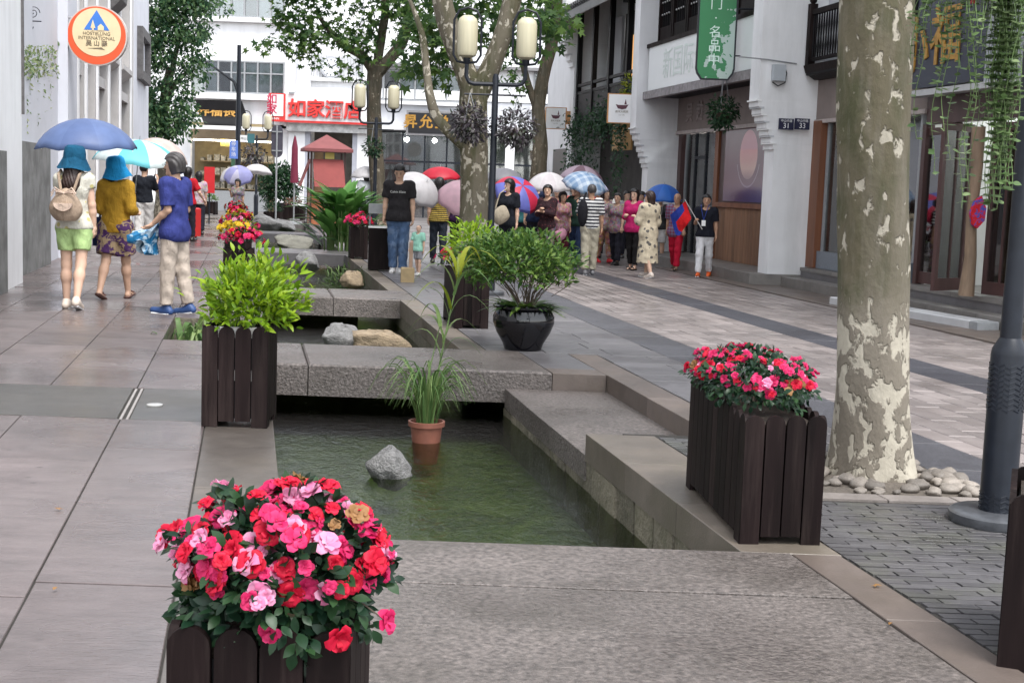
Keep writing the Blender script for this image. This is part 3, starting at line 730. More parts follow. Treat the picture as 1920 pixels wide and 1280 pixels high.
boxp(sg, 'board', mat('white_acrylic', (0.80, 0.82, 0.82), 0.35, 0.02, 3), -0.93, -0.86, 0.15, LB - 0.15, 3.62, 4.52)
boxp(sg, 'frame', DARKWOOD, -0.96, -0.84, 0.05, LB - 0.04, 4.52, 4.60)
lettering(sg, '新国际公司', 0.66, (-0.934, LB * 0.58, 4.05), mat('ghost_letters', (0.66, 0.73, 0.69), 0.5, 0.05, 10), rz=-math.pi / 2, depth=0.002)
boxp(tB, 'upper_wall', BLACKWOOD, -0.60, -0.5, 0.0, LB, 3.6, 8.0)
nw = 7; ww = LB / nw
for k in range(nw):
    y0 = k * ww
    fr = part(tB, 'lattice_window', DARKWOOD, lambda b: (b.box(-0.72, -0.61, y0 + 0.02, y0 + 0.09, 4.62, 6.9), b.box(-0.72, -0.61, y0 + ww - 0.09, y0 + ww - 0.02, 4.62, 6.9), b.box(-0.70, -0.61, y0 + 0.09, y0 + ww - 0.09, 4.62, 4.95), b.box(-0.7, -0.61, y0 + .09, y0 + ww - .09, 6.82, 6.9)))
    boxp(fr, 'window_paper', mat('lattice_backing', (0.16, 0.15, 0.155), 0.6, 0.2, 6), -0.64, -0.612, y0 + 0.1, y0 + ww - 0.1, 4.96, 6.8)
    part(fr, 'lattice', BLACKWOOD, lambda b: [b.box(-0.69, -0.645, y0 + 0.1 + (ww - 0.2) * (j + 1) / 5, y0 + 0.115 + (ww - 0.2) * (j + 1) / 5, 4.95, 6.82) for j in range(4)] + [b.box(-0.684, -0.65, y0 + 0.09, y0 + ww - 0.09, z, z + 0.02) for z in (5.2, 5.45, 6.3, 6.55)])
    part(fr, 'stud', STEEL, lambda b: [b.ball((-0.70, y0 + 0.11 + (ww - 0.2) * (j + 1) / 5, z), 0.022, 6, 4) for j in range(4) for z in (5.21, 5.46)], True)
tile_roof(tB, -1.5, 7.0, 2.0, 8.8, 0.0, LB)
boxp(tB, 'rear_block', WHITEWALL, 2.82, 6.0, -0.4, LB + 0.4, 0.0, 8.6)

# ---- right side, near bay: shop with balcony and folding doors
YA0 = 12.2; LA = (22.33 - YA0) * KS
def ya(Y): return (Y - YA0) * KS
tA = thing('shophouse', 'nearest shophouse on the right with balcony and folding wooden doors behind the trunk', 'shophouse', SV(9.45, YA0), ROT)
boxp(tA, 'floor', STEP, 0.0, 2.9, 0, LA, 0.02, 0.34)
boxp(tA, 'back_wall', INTW, 2.5, 2.7, 0, LA, 0.34, 3.4)
boxp(tA, 'ceiling', INTW, 0.02, 2.5, 0, LA, 3.28, 3.4)
boxp(tA, 'fill_panel', emis('shop_fill_glow', (0.95, 1.0, 1.0), 7.0), 0.08, 0.22, ya(19.2), ya(21.6), 2.8, 2.84)  # added glow strip close behind the pane, lightens the shop window
boxp(tA, 'fill_panel', emis('shop_fill_glow', (0.95, 1.0, 1.0), 7.0), 1.2, 1.6, ya(16.8), ya(18.4), 3.18, 3.24)  # added glowing panel, brightens the room behind the folding doors
boxp(tA, 'inner_panel', INTW, 0.05, 2.5, ya(18.75), ya(18.85), 0.34, 3.28)
boxp(tA, 'corner_column', BROWNWOOD, -0.14, 0.08, ya(22.02), ya(22.33), 0.34, 2.74)
boxp(tA, 'window_sill', GREYGRANITE, -0.10, 0.10, ya(18.9), ya(22.0), 0.34, 0.62)
wn = boxp(tA, 'shop_window', CLEAR, -0.01, 0.01, ya(18.9), ya(22.0), 0.62, 2.74)
for y_ in (18.9, 20.4, 21.93): boxp(wn, 'window_frame', GREYSTEEL, -0.04, 0.04, ya(y_), ya(y_) + 0.06, 0.62, 2.74)
boxp(tA, 'pane_backing', mat('pane_reflection_tone', ()), 0.25, 0.28, ya(18.95), ya(21.7), 0.62, 2.74)  # added backing, pale colour in place of sky and wall mirrored in the pane
boxp(tA, 'fascia', TAUPE, -0.10, 0.0, ya(18.7), LA, 2.76, 3.45)
boxp(tA, 'fascia_trim', mat('pale_trim', (0.42, 0.36, 0.34)), -0.13, 0.0, ya(18.7), LA, 2.70, 2.76)
bal = boxp(tA, 'balcony_floor', BLACKWOOD, -0.36, 0.2, ya(18.7), LA - 0.08, 3.46, 3.62)
part(bal, 'balcony_moulding', DARKWOOD, lambda b: b.prismY([(-0.40, 3.62), (-0.36, 3.50), (-0.2, 3.40), (0.0, 3.40), (0.0, 3.62)], ya(18.7), LA - 0.05))
boxp(bal, 'handrail', DARKWOOD, -0.37, -0.29, ya(18.7), LA - 0.08, 4.42, 4.50)
boxp(bal, 'handrail', DARKWOOD, -0.36, -0.30, ya(18.7), LA - 0.08, 3.68, 3.73)
b = MB(); b.lathe([(0.014, 3.73), (0.02, 3.9), (0.012, 4.05), (0.02, 4.2), (0.014, 4.42)], 6, (-0.33, 0)); me = b.mesh('baluster', BLACKWOOD, True)
y = ya(18.75)
while y < LA - 0.15: mobj('baluster', me, bal, (0, y, 0)); y += 0.095
part(bal, 'newel_post', DARKWOOD, lambda b: (b.box(-0.39, -0.27, LA - 0.2, LA - 0.08, 3.6, 4.6), b.ball((-0.33, LA - 0.14, 4.66), 0.06)), True)
boxp(tA, 'upper_wall', GREYWALL, 0.0, 0.1, ya(18.7), LA, 3.62, 8.0)
boxp(tA, 'upper_door', BLACKWOOD, -0.03, 0.0, ya(19.4), ya(21.4), 3.62, 6.0)
boxp(tA, 'upper_wall', BLACKWOOD, 0.0, 0.1, 0, ya(18.7) - 0.003, 3.0, 8.0)
tile_roof(tA, -1.2, 7.0, 2.0, 8.8, 0.0, LA)
boxp(tA, 'rear_block', WHITEWALL, 2.72, 6.0, -0.3, LA, 0.0, 8.6)
# lintel, posts and folding doors
boxp(tA, 'lintel', MAROONWOOD, -0.10, 0.04, 0.0, ya(18.7) - 0.01, 2.55, 2.95)
def leaf(t, y, x, ang, w=0.62, z0=0.36, z1=2.5, panes=2):
    d = part(t, 'folding_door', MAROONWOOD, lambda b: (b.box(-0.025, 0.025, 0, 0.07, z0, z1), b.box(-0.025, 0.025, w - 0.07, w, z0, z1), b.box(-0.024, 0.024, 0.07, w - 0.07, z1 - 0.1, z1), b.box(-0.024, 0.024, 0.07, w - 0.07, z0, z0 + 0.16)), loc=(x, y, 0), rot=(0, 0, ang))
    part(d, 'door_pane', CLEAR, lambda b: b.box(-0.006, 0.006, 0.07, w - 0.07, z0 + 0.16, z1 - 0.1))
    for k in range(panes - 1):
        q = 0.07 + (w - 0.14) * (k + 1) / panes; part(d, 'glazing_bar', MAROONWOOD, lambda b: b.box(-0.02, 0.02, q - 0.015, q + 0.015, z0 + 0.16, z1 - 0.1))
    return d
leaf(tA, ya(18.22), -0.02, 0.0, 0.58, panes=1)
for y_ in (18.0, 18.12, 18.72): boxp(tA, 'door_post', MAROONWOOD if y_ > 18.05 else BLACKWOOD, -0.08, 0.05, ya(y_), ya(y_) + 0.1, 0.34, 2.55)
leaf(tA, ya(17.52), -0.08, R(118), 0.66, panes=2)
leaf(tA, ya(16.3), -0.05, R(8), 0.62)
leaf(tA, ya(15.5), -0.05, 0, 0.62); leaf(tA, ya(14.7), -0.05, 0, 0.62)
# things in the doorway
q = SV(9.45 + 1.25, 17.95, 0.34)
t = thing('plant_stand', 'tall black openwork wooden stand inside the open shop doorway', 'stand', q, ROT)
for sx in (-0.2, 0.2):
    for sy in (-0.2, 0.2): part(t, 'leg', BLACKWOOD, lambda b: b.box(sx - 0.015, sx + 0.015, sy - 0.015, sy + 0.015, 0, 0.75))
boxp(t, 'apron', BLACKWOOD, -0.215, 0.215, -0.215, 0.215, 0.62, 0.70); boxp(t, 'top', BLACKWOOD, -0.24, 0.24, -0.24, 0.24, 0.75, 0.79)
boxp(t, 'box', BLACKWOOD, -0.22, 0.22, -0.22, 0.22, 0.79, 1.10)
t = thing('book_bundle', 'golden bamboo bundle standing on the black stand in the shop', 'bundle', q + Vector((0, 0, 1.10)), ROT)
for k in range(7): part(t, 'slip', mat('gold_bamboo', (0.42, 0.27, 0.08), 0.5, 0.35, 9, rnd=0.3), lambda b: b.box(-0.16 + k * 0.046, -0.16 + k * 0.046 + 0.04, -0.15, 0.15, 0, 0.25 + 0.02 * (k % 2)))
t = thing('carved_post', 'light carved tree trunk post beside the open folding door', 'post', SV(9.02, 16.72, 0.335), ROT)
part(t, 'trunk', mat('pale_driftwood', (0.19, 0.13, 0.085), 0.7, 0.5, 6, 0.8, 20, stretch=(1, 1, 0.2)), lambda b: b.tube([(0, 0, 0), (0.02, 0, 0.5), (-0.01, 0, 1.0), (0.03, 0.02, 1.5), (0.0, 0, 2.1)], [0.10, 0.075, 0.065, 0.07, 0.085], 10), True)
t = thing('cloth_charm', 'red blue cloth charm hanging on the pale carved post', 'charm', SV(9.02, 16.60, 0.335) + Vector((0, 0, 1.05)), ROT)
part(t, 'cloth', fabric('charm_cloth', (0.55, 0.02, 0.03), (0.08, 0.08, 0.35), 'blotch', 0.6), lambda b: b.prismY([(0, -0.2), (0.09, -0.1), (0.1, 0.05), (0.03, 0.2), (-0.06, 0.12), (-0.1, -0.02), (-0.06, -0.16)], -0.03, 0.03))
# dark blue board with gold characters
t = thing('gold_lettered_board', 'dark blue signboard with gold character behind hanging vines', 'signboard', SV(9.1, 16.1), ROT)
boxp(t, 'board', mat('navy_board', (0.02, 0.024, 0.045), 0.35, 0.15, 4), 0.02, 0.10, 0.72, 2.65, 3.02, 4.6)
boxp(t, 'side_panel', mat('pale_fretwork', (0.34, 0.36, 0.38), 0.6, 0.2, 25, 0.9, 22, 0.03), -0.03, 0.10, 0.02, 0.70, 2.98, 4.05)
boxp(t, 'ledge', mat('pale_ledge', (0.42, 0.42, 0.42), 0.6, 0.1, 9), -0.08, 0.12, 0.0, 2.66, 2.90, 2.98)
lettering(t, '福', 0.82, (0.012, 1.78, 3.62), GOLD, rz=-math.pi / 2, depth=0.012, offset=0.01)
lettering(t, '小', 0.82, (0.012, 2.62, 3.55), GOLD, rz=-math.pi / 2, depth=0.012, offset=0.01)
for Y_, nm in ((16.75, 'red cloth lantern above the gold lettered board, farther one'), (15.9, 'red cloth lantern above the gold lettered board, nearer one')):
    t = thing('lantern', nm, 'lantern', SV(8.85, Y_, 4.02), 0, 'red lanterns over the near shop')
    part(t, 'shade', mat('red_lantern', (0.30, 0.02, 0.02), 0.5, 0.15, 6), lambda b: b.lathe([(0.1, 0), (0.22, 0.08), (0.27, 0.25), (0.22, 0.42), (0.1, 0.5)], 18), True)
    part(t, 'tassel', mat('red_lantern', ()), lambda b: b.tube([(0, 0, 0), (0, 0, -0.1)], [0.02, 0.035], 6))
    part(t, 'cord', IRON, lambda b: b.tube([(0, 0, 0.5), (0, 0, 2.9)], 0.008, 5))

# ---- right side, third bay: dark balcony house with ivy
YC0 = 29.75; LC = (36.1 - YC0) * KS
tC = thing('shophouse', 'dark timber shophouse with open balcony and ivy between the white piers', 'shophouse', SV(9.45, YC0), ROT)
pier(tC, LC, LC + 0.5, 0.85, 1.15, 0.0, 4.7, 5.35, 7.6, steps=4)
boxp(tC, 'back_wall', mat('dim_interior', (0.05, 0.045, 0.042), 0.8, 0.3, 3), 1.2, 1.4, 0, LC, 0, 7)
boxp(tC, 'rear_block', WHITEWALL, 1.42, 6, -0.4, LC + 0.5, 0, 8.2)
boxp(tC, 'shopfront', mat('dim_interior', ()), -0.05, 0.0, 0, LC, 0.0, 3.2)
boxp(tC, 'balcony_floor', BLACKWOOD, -0.8, 1.2, 0, LC, 3.2, 3.42)
for z in (4.15, 3.95): boxp(tC, 'handrail', BLACKWOOD, -0.78, -0.70, 0, LC, z, z + 0.07)
boxp(tC, 'parapet', BLACKWOOD, -0.76, -0.72, 0, LC, 3.42, 3.95)
for k in range(5): boxp(tC, 'post', BLACKWOOD, -0.80, -0.68, k * (LC - 0.14) / 4, k * (LC - 0.14) / 4 + 0.13, 3.42, 6.1)
for k in range(4):
    wq = boxp(tC, 'upper_window', [GREYWALL, BLACKWOOD, MAROONWOOD, BLACKWOOD][3 - k], 0.0, 0.06, k * LC / 4 + 0.15, (k + 1) * LC / 4 - 0.15, 3.45, 5.9)
boxp(tC, 'lit_panel', emis('warm_lit_panel', (0.75, 0.36, 0.10), 0.35), -0.03, -0.002, 3.3, 4.3, 4.3, 5.3)
tile_roof(tC, -1.35, 6.0, 1.3, 7.3, 0.0, LC)
boxp(tC, 'yellow_banner', mat('ochre_board', (0.34, 0.19, 0.06), 0.6, 0.2, 6), -0.9, -0.86, 0.6, 2.2, 2.4, 3.0)
boxp(tC, 'notice', WHITEPAINT, -0.10, -0.055, 0.5, 0.9, 1.2, 2.0); boxp(tC, 'notice', mat('grey_notice', (0.45, 0.46, 0.48), 0.6, 0.05, 5), -0.10, -0.055, 0.1, 0.4, 1.0, 2.1)

# ---- white gable house beyond
tD = thing('gable_house', 'white rendered gable house with grey tiled verge beyond the dark balcony', 'house', SV(9.45, 36.7), ROT)
boxp(tD, 'wall', WHITEWALL, -0.55, 6, 0, 3.9, 0, 6.6)
part(tD, 'gable', WHITEWALL, lambda b: b.prismX([(0.0, 6.6), (3.9, 6.6), (1.95, 8.1)], -0.55, 6))
part(tD, 'roof', ROOFTILE, lambda b: (b.prismX([(-0.15, 6.5), (1.95, 8.1), (1.95, 8.3), (-0.3, 6.6)], -0.75, 6.1), b.prismX([(4.05, 6.5), (4.2, 6.6), (1.95, 8.3), (1.95, 8.1)], -0.75, 6.1)))
boxp(tD, 'downpipe', GREYSTEEL, -0.66, -0.56, 0.3, 0.4, 0, 6.5)
boxp(tD, 'doorway', BLACK, -0.57, -0.552, 1.0, 2.8, 0, 2.6)

# ---- hotel row across the end of the street
HY = 58.0
def hx(px): return (px - 960) * HY / FPX
def hz(px, py): return AT(px, py, HY).z
tH = thing('hotel_building', 'white hotel building with red lettered sign and clock across the street end', 'hotel', (0, HY, 0))
CURT = mat('white_curtain', (0.80, 0.81, 0.81), 0.8, 0.12, 9, 0.2, 8, stretch=(1, 1, 0.05))
def hwin(t, px0, px1, py0, py1, n, rows=(0.4,), ref=None, curtain=True, ma=None):
    x0, x1 = hx(px0), hx(px1); ref = ref or (px0 + px1) / 2; z1, z0 = hz(ref, py0), hz(ref, py1)
    w_ = part(t, 'window', GREYSTEEL, lambda b: [b.box(x0 + (x1 - x0) * k / n - 0.035, x0 + (x1 - x0) * k / n + 0.035, -0.06, 0.1, z0, z1) for k in range(n + 1)] + [b.box(x0, x1, -0.055, 0.1, z - 0.03, z + 0.03) for z in [z0 + 0.03, z1 - 0.03] + [z1 - (z1 - z0) * r for r in rows]])
    for k in range(n):
        boxp(w_, 'pane', ma or DARKGLASS, x0 + (x1 - x0) * k / n + 0.036, x0 + (x1 - x0) * (k + 1) / n - 0.036, 0.0, 0.012, z0 + 0.06, z1 - 0.06)
        if curtain and (k * 7 + int(px0)) % 5 != 1: boxp(w_, 'curtain', CURT, x0 + (x1 - x0) * k / n + 0.05, x0 + (x1 - x0) * (k + 1) / n - 0.06, 0.06, 0.09, z0 + 0.05, z1 - 0.05)
    boxp(w_, 'room', mat('dim_room', (0.16, 0.16, 0.17), 0.9, 0.2, 2), x0, x1, 0.5, 0.55, z0, z1)
    boxp(w_, 'sill', WHITEPAINT, x0 - 0.15, x1 + 0.15, -0.22, -0.065, z0 - 0.16, z0 - 0.02)
    return w_
def hwall(t, px0, px1, pyt, pyb, y0=0.0, y1=0.3, ma=WHITEWALL, name='wall'):
    r = (px0 + px1) / 2; return boxp(t, name, ma, hx(px0), hx(px1), y0, y1, hz(r, pyb), hz(r, pyt))
# left wing wall as strips round its windows
zt = 13.0
def strip(t, px0, px1, za, zb, y0=0.0, y1=0.3, ma=WHITEWALL, name='wall'): return boxp(t, name, ma, hx(px0), hx(px1), y0, y1, za, zb)
zs1, zs1t = hz(440, 175), hz(440, 114); zs2 = hz(440, 33)
strip(tH, 150, 345, 0, zt); strip(tH, 345, 525, 3.75, zs1); strip(tH, 345, 525, zs1t, zs2); strip(tH, 345, 375, zs2, zt); strip(tH, 520, 525, zs2, zt); strip(tH, 345, 352, zs1, zs1t)
hwin(tH, 352, 522, 114, 175, 7, (0.37,)); hwin(tH, 375, 520, -45, 33, 6, (0.3,))
strip(tH, 375, 520, hz(440, -45), zt)
strip(tH, 525, 700, 5.4, zt, 0.35, 0.6)
boxp(tH, 'ledge', WHITEPAINT, hx(345), hx(540), -0.28, -0.003, hz(440, 42), hz(440, 35)); boxp(tH, 'ledge', WHITEPAINT, hx(333), hx(540), -0.3, -0.003, hz(440, 187), hz(440, 178))
strip(tH, 523, 570, 3.7, zt, -0.05, 0.34); strip(tH, 668, 702, 3.7, zt, -0.05, 0.34)
boxp(tH, 'ledge', WHITEPAINT, hx(570), hx(668), 0.1, 0.345, hz(620, 152), hz(620, 146))
pm = part(tH, 'slat_panel', mat('pale_grille', (0.55, 0.56, 0.58), 0.6, 0.06, 5), lambda b: [b.box(hx(571) + 0.13 * k, hx(571) + 0.13 * k + 0.07, 0.27, 0.348, hz(620, 146), hz(620, 100)) for k in range(17)])
strip(tH, 570, 668, 3.7, 5.4, 0.2, 0.5)
boxp(tH, 'pilaster', WHITEWALL, hx(532), hx(563), -0.1, 0.3, 0, 3.75); boxp(tH, 'pilaster', WHITEWALL, hx(660), hx(700), -0.1, 0.3, 0, 3.75)
boxp(tH, 'door_surround', mat('lilac_stone', (0.40, 0.41, 0.46), 0.5, 0.08, 5), hx(563), hx(572), -0.06, 0.3, 0, 3.6); boxp(tH, 'door_surround', mat('lilac_stone', ()), hx(651), hx(660), -0.06, 0.3, 0, 3.6)
boxp(tH, 'lintel', mat('veined_marble', (0.55, 0.55, 0.54), 0.4, 0.35, 3, dirt=(0.2, 0.2, 0.2), dirtscale=3, dirtamt=0.6), hx(530), hx(702), -0.35, -0.101, 3.5, 4.0)
boxp(tH, 'entrance_back', mat('dim_lobby', (0.10, 0.09, 0.075), 0.7, 0.3, 4), hx(572), hx(651), 1.2, 1.3, 0, 3.6)
boxp(tH, 'entrance_door', mat('wood_door', (0.22, 0.13, 0.06), 0.5, 0.2, 5), hx(574), hx(590), 1.1, 1.19, 0, 3.0)
boxp(tH, 'rear_block', WHITEWALL, hx(150), hx(1120), 3.0, 9.0, 0, zt - 0.5)
# bakery ground floor
BAK = mat('bakery_wall', (0.42, 0.33, 0.18), 0.7, 0.15, 4)
boxp(tH, 'shop_back', BAK, hx(335), hx(530), 2.2, 2.3, 0, 3.75); boxp(tH, 'shop_ceiling', BAK, hx(335), hx(530), 0, 2.2, 3.6, 3.74)
boxp(tH, 'canopy', WHITEPAINT, hx(340), hx(512), -0.9, -0.31, hz(430, 245), hz(430, 238))
strip(tH, 345.2, 350, 0, 3.75); strip(tH, 507, 531, 0, 3.75, 0.0, 0.29)
boxp(tH, 'shop_header', mat('taupe_header', (0.26, 0.20, 0.13), 0.6, 0.1, 4), hx(350), hx(507), 0.02, 0.12, 3.05, 3.6)
for z in (0.9, 1.5, 2.1): 
    sh = boxp(tH, 'shelf', mat('shelf_wood', (0.33, 0.25, 0.15), 0.6, 0.2, 6), hx(352), hx(505), 1.5, 2.15, z, z + 0.05)
    part(sh, 'goods', mat('packed_goods', (0.5, 0.46, 0.38), 0.7, 0.7, 9, rnd=0.3), lambda b: [b.box(hx(353) + 0.3 * k, hx(353) + 0.3 * k + random.uniform(0.12, 0.26), 1.55, 1.9, z + 0.052, z + 0.052 + random.uniform(0.12, 0.36)) for k in range(11)])
boxp(tH, 'notice', mat('yellow_notice', (0.65, 0.55, 0.15), 0.6, 0.08, 5), hx(400), hx(420), 0.6, 0.63, hz(410, 274), hz(410, 260))
boxp(tH, 'green_panel', mat('green_panel', (0.05, 0.13, 0.07), 0.6, 0.15, 5), hx(422), hx(438), 0.4, 0.45, hz(430, 322), hz(430, 270))
boxp(tH, 'lamp_tube', emis('shop_tube', (1, 0.93, 0.75), 6), hx(350), hx(507), 0.5, 0.58, 2.98, 3.04)
boxp(tH, 'counter', GREYSTEEL, hx(352), hx(490), 0.2, 0.7, 0, 0.85)
# right wing with glass shop
strip(tH, 702, 1120, 5.05, 5.45, -0.05, 0.3); strip(tH, 702, 1120, hz(790, 132), zt)
strip(tH, 702, 1120, 3.75, 5.02, 0.0, 0.3, GREYWALL)
hwin(tH, 706, 852, 133, 190, 5, (), curtain=True); strip(tH, 852, 984, 5.45, hz(790, 132)); strip(tH, 1052, 1120, 5.45, hz(790, 132))
hwin(tH, 984, 1052, 136, 200, 2, (), curtain=False)
boxp(tH, 'ledge', WHITEPAINT, hx(702), hx(1060), -0.3, -0.052, 3.72, 3.86)
boxp(tH, 'ledge', mat('grey_fascia', ()), hx(702), hx(1060), -0.4, -0.0, hz(790, 127), hz(790, 121))
boxp(tH, 'shop_back', mat('dim_shop', (0.13, 0.135, 0.14), 0.8, 0.3, 2), hx(702), hx(1100), 2.5, 2.6, 0, 3.7)
boxp(tH, 'shop_ceiling', mat('dim_shop', ()), hx(702), hx(1100), 0, 2.5, 3.6, 3.7)
sf = boxp(tH, 'shop_glass', DARKGLASS, hx(702), hx(1100), 0.0, 0.02, 0, 3.65)
for k in range(10): boxp(sf, 'mullion', IRON, hx(702) + 0.95 * k, hx(702) + 0.95 * k + 0.07, -0.05, 0.08, 0, 3.65)
boxp(sf, 'transom', IRON, hx(702), hx(1100), -0.045, 0.07, 2.35, 2.43)
boxp(tH, 'pilaster', WHITEWALL, hx(935), hx(952), -0.12, 0.3, 0, 3.75)
for k, (px, py) in enumerate(((763, 262), (815, 264), (1023, 273), (905, 268))):
    p = AT(px, py, HY + 0.5); part(tH, 'spot_lamp', emis('spot_lamp', (1, 0.97, 0.9), 30), lambda b: b.ball((p.x, p.y - HY, p.z), 0.10), True)
for k in range(6): boxp(tH, 'display', mat('dim_display', (0.3, 0.22, 0.2), 0.7, 0.6, 5, rnd=0.4), hx(715 + 50 * k), hx(745 + 50 * k), 1.3, 1.6, 0, 1.1 + 0.3 * (k % 3))

boxp(tH, 'downpipe', GREYWALL, hx(545), hx(548), -0.14, -0.052, 3.8, 12.0)
boxp(tH, 'downpipe', GREYWALL, hx(870), hx(873), -0.1, -0.003, 3.9, 12.0)
boxp(tH, 'security_camera', GREYSTEEL, hx(536), hx(546), -0.7, -0.25, hz(541, 178), hz(541, 174))
# signs of the hotel row
t = thing('hotel_sign', 'white hotel signboard with large red characters over the entrance', 'sign', (0, HY, 0))
boxp(t, 'board', WHITEPAINT, hx(530), hx(692), -0.60, -0.36, hz(610, 233), hz(610, 178)); boxp(t, 'red_line', mat('sign_red', (0.62, 0.035, 0.03), 0.45, 0.08, 5), hx(530), hx(692), -0.63, -0.601, hz(610, 233), hz(610, 229))
for k, chx in enumerate('如家酒店'):
    p = AT(562 + 34.5 * k, 207 + 1.3 * k, HY); lettering(t, chx, 0.80, (p.x, -0.68, p.z), mat('sign_red', ()), depth=0.06, offset=0.016)
t = thing('red_logo_box', 'red box sign with white characters left of the hotel signboard', 'sign', (0, HY, 0))
boxp(t, 'box', mat('sign_red', ()), hx(502), hx(530), -0.75, -0.40, hz(516, 229), hz(516, 177)); boxp(t, 'white_panel', WHITEPAINT, hx(505), hx(527), -0.78, -0.751, hz(516, 219), hz(516, 179))
for k, chx in enumerate('如家'):
    p = AT(516, 189 + 19 * k, HY); lettering(t, chx, 0.46, (p.x, -0.785, p.z), mat('crimson_letters', (0.45, 0.01, 0.06), 0.5, 0.1, 5), depth=0.006, offset=0.008)
p = AT(516, 224, HY); lettering(t, 'HOMEINN', 0.13, (p.x, -0.755, p.z), WHITEPAINT, depth=0.004)
t = thing('black_shop_board', 'black board with gold characters leaning over the left shop', 'signboard', (0, HY, 0))
z0, z1 = hz(410, 236), hz(410, 190); xa, xb = hx(366), hx(462)
part(t, 'board', BLACK, lambda b: b._add([(xa + 0.3, -0.35, z0), (xb + 0.05, -0.35, z0), (xb - 0.25, -0.8, z1), (xa, -0.8, z1), (xa + 0.3, -0.27, z0), (xb + 0.05, -0.27, z0), (xb - 0.25, -0.72, z1), (xa, -0.72, z1)], [(0, 1, 2, 3), (7, 6, 5, 4), (0, 4, 5, 1), (1, 5, 6, 2), (2, 6, 7, 3), (3, 7, 4, 0)]))
for k, chx in enumerate('祥福银'):
    p = AT(388 + 24 * k, 210 + k, HY); lettering(t, chx, 0.54, (p.x, -0.63, p.z), GOLD, depth=0.015, offset=0.012, rx=-0.38)
t = thing('black_shop_board', 'black framed board with gold characters behind the plane tree limb', 'signboard', (0, HY, 0))
boxp(t, 'frame', mat('grey_fascia', ()), hx(751), hx(850), -0.4, -0.3, hz(800, 255), hz(800, 209)); boxp(t, 'panel', BLACK, hx(755), hx(846), -0.42, -0.401, hz(800, 251), hz(800, 213))
for k, chx in enumerate('昇允堂'):
    p = AT(771 + 29 * k, 230 + k, HY); lettering(t, chx, 0.6, (p.x, -0.425, p.z), GOLD, depth=0.012, offset=0.014)
# wall clock
p = AT(620, 126, HY); t = thing('wall_clock', 'round white clock on the hotel wall above the red sign', 'clock', (p.x, HY + 0.2, p.z))
def disc(b, r, y0, y1, n=32): b.prismY([(r * math.cos(2 * math.pi * k / n), r * math.sin(2 * math.pi * k / n)) for k in range(n)], y0, y1)
part(t, 'rim', mat('grey_rim', (0.42, 0.43, 0.46), 0.5, 0.05, 4), lambda b: disc(b, 0.46, -0.10, 0.05)); part(t, 'dial', mat('dial', (0.68, 0.70, 0.72), 0.5, 0.03, 4), lambda b: disc(b, 0.39, -0.115, -0.101))
for k in range(12): part(t, 'hour_mark', IRON, lambda b: (setattr(b, 'T', Matrix.Rotation(R(30 * k), 4, 'Y')), b.box(-0.018, 0.018, -0.125, -0.116, 0.28, 0.36)))
for a, l in ((-35, 0.2), (60, 0.3)): part(t, 'hand', IRON, lambda b: (setattr(b, 'T', Matrix.Rotation(R(a), 4, 'Y')), b.box(-0.015, 0.015, -0.135, -0.126, -0.04, l)))

# ---- hostel building on the left
YL0 = 17.7
tL = thing('hostel_building', 'grey white stone hostel with pilasters and tall windows on the left', 'building', SV(-3.25, YL0), ROT)
def yl(px): return (-3.25 / ((px - 960) / FPX + SL) - YL0) * KS      # facade position seen at picture column px
LSTONE = mat('pale_stone', (0.50, 0.48, 0.47), 0.75, 0.1, 2.5, 0.2, 30, dirt=(0.36, 0.34, 0.33), dirtscale=1.0, dirtamt=0.4)
LGREY = mat('lilac_render', (0.62, 0.63, 0.68), 0.8, 0.05, 1.5, 0.1, 40, dirt=(0.48, 0.48, 0.5), dirtscale=0.8, dirtamt=0.3)
y1 = yl(122); y2 = yl(240); y3 = yl(268)
boxp(tL, 'wall', LGREY, -6, 0.0, 0.0, y1, -0.05, 10)
boxp(tL, 'wall', LSTONE, -6, -0.25, y1, y2, -0.05, 10)
boxp(tL, 'wall', LGREY, -6, 0.06, y2, y3, -0.05, 10)
boxp(tL, 'base_panel', mat('weathered_grey_panel', (0.20, 0.20, 0.195), 0.8, 0.35, 3, 0.5, 20, dirt=(0.1, 0.1, 0.09), dirtscale=2.5, dirtamt=0.7), 0.001, 0.08, 0.55, yl(80), 0.0, 1.88)
boxp(tL, 'pilaster', LGREY, 0.0, 0.16, yl(104), yl(122), 0, 10)
for k, (pa, pb) in enumerate(((124, 131), (146, 152), (163, 171), (190, 197), (207, 214), (232, 240))):
    boxp(tL, 'pilaster', LSTONE, -0.25, 0.10 - 0.05 * (k % 2), yl(pa), yl(pb), 0, 10)
    boxp(tL, 'pilaster_strip', WHITEWALL, 0.105 - 0.05 * (k % 2), 0.15 - 0.05 * (k % 2), yl(pa) + 0.1, yl(pa) + 0.3, 0, 10)
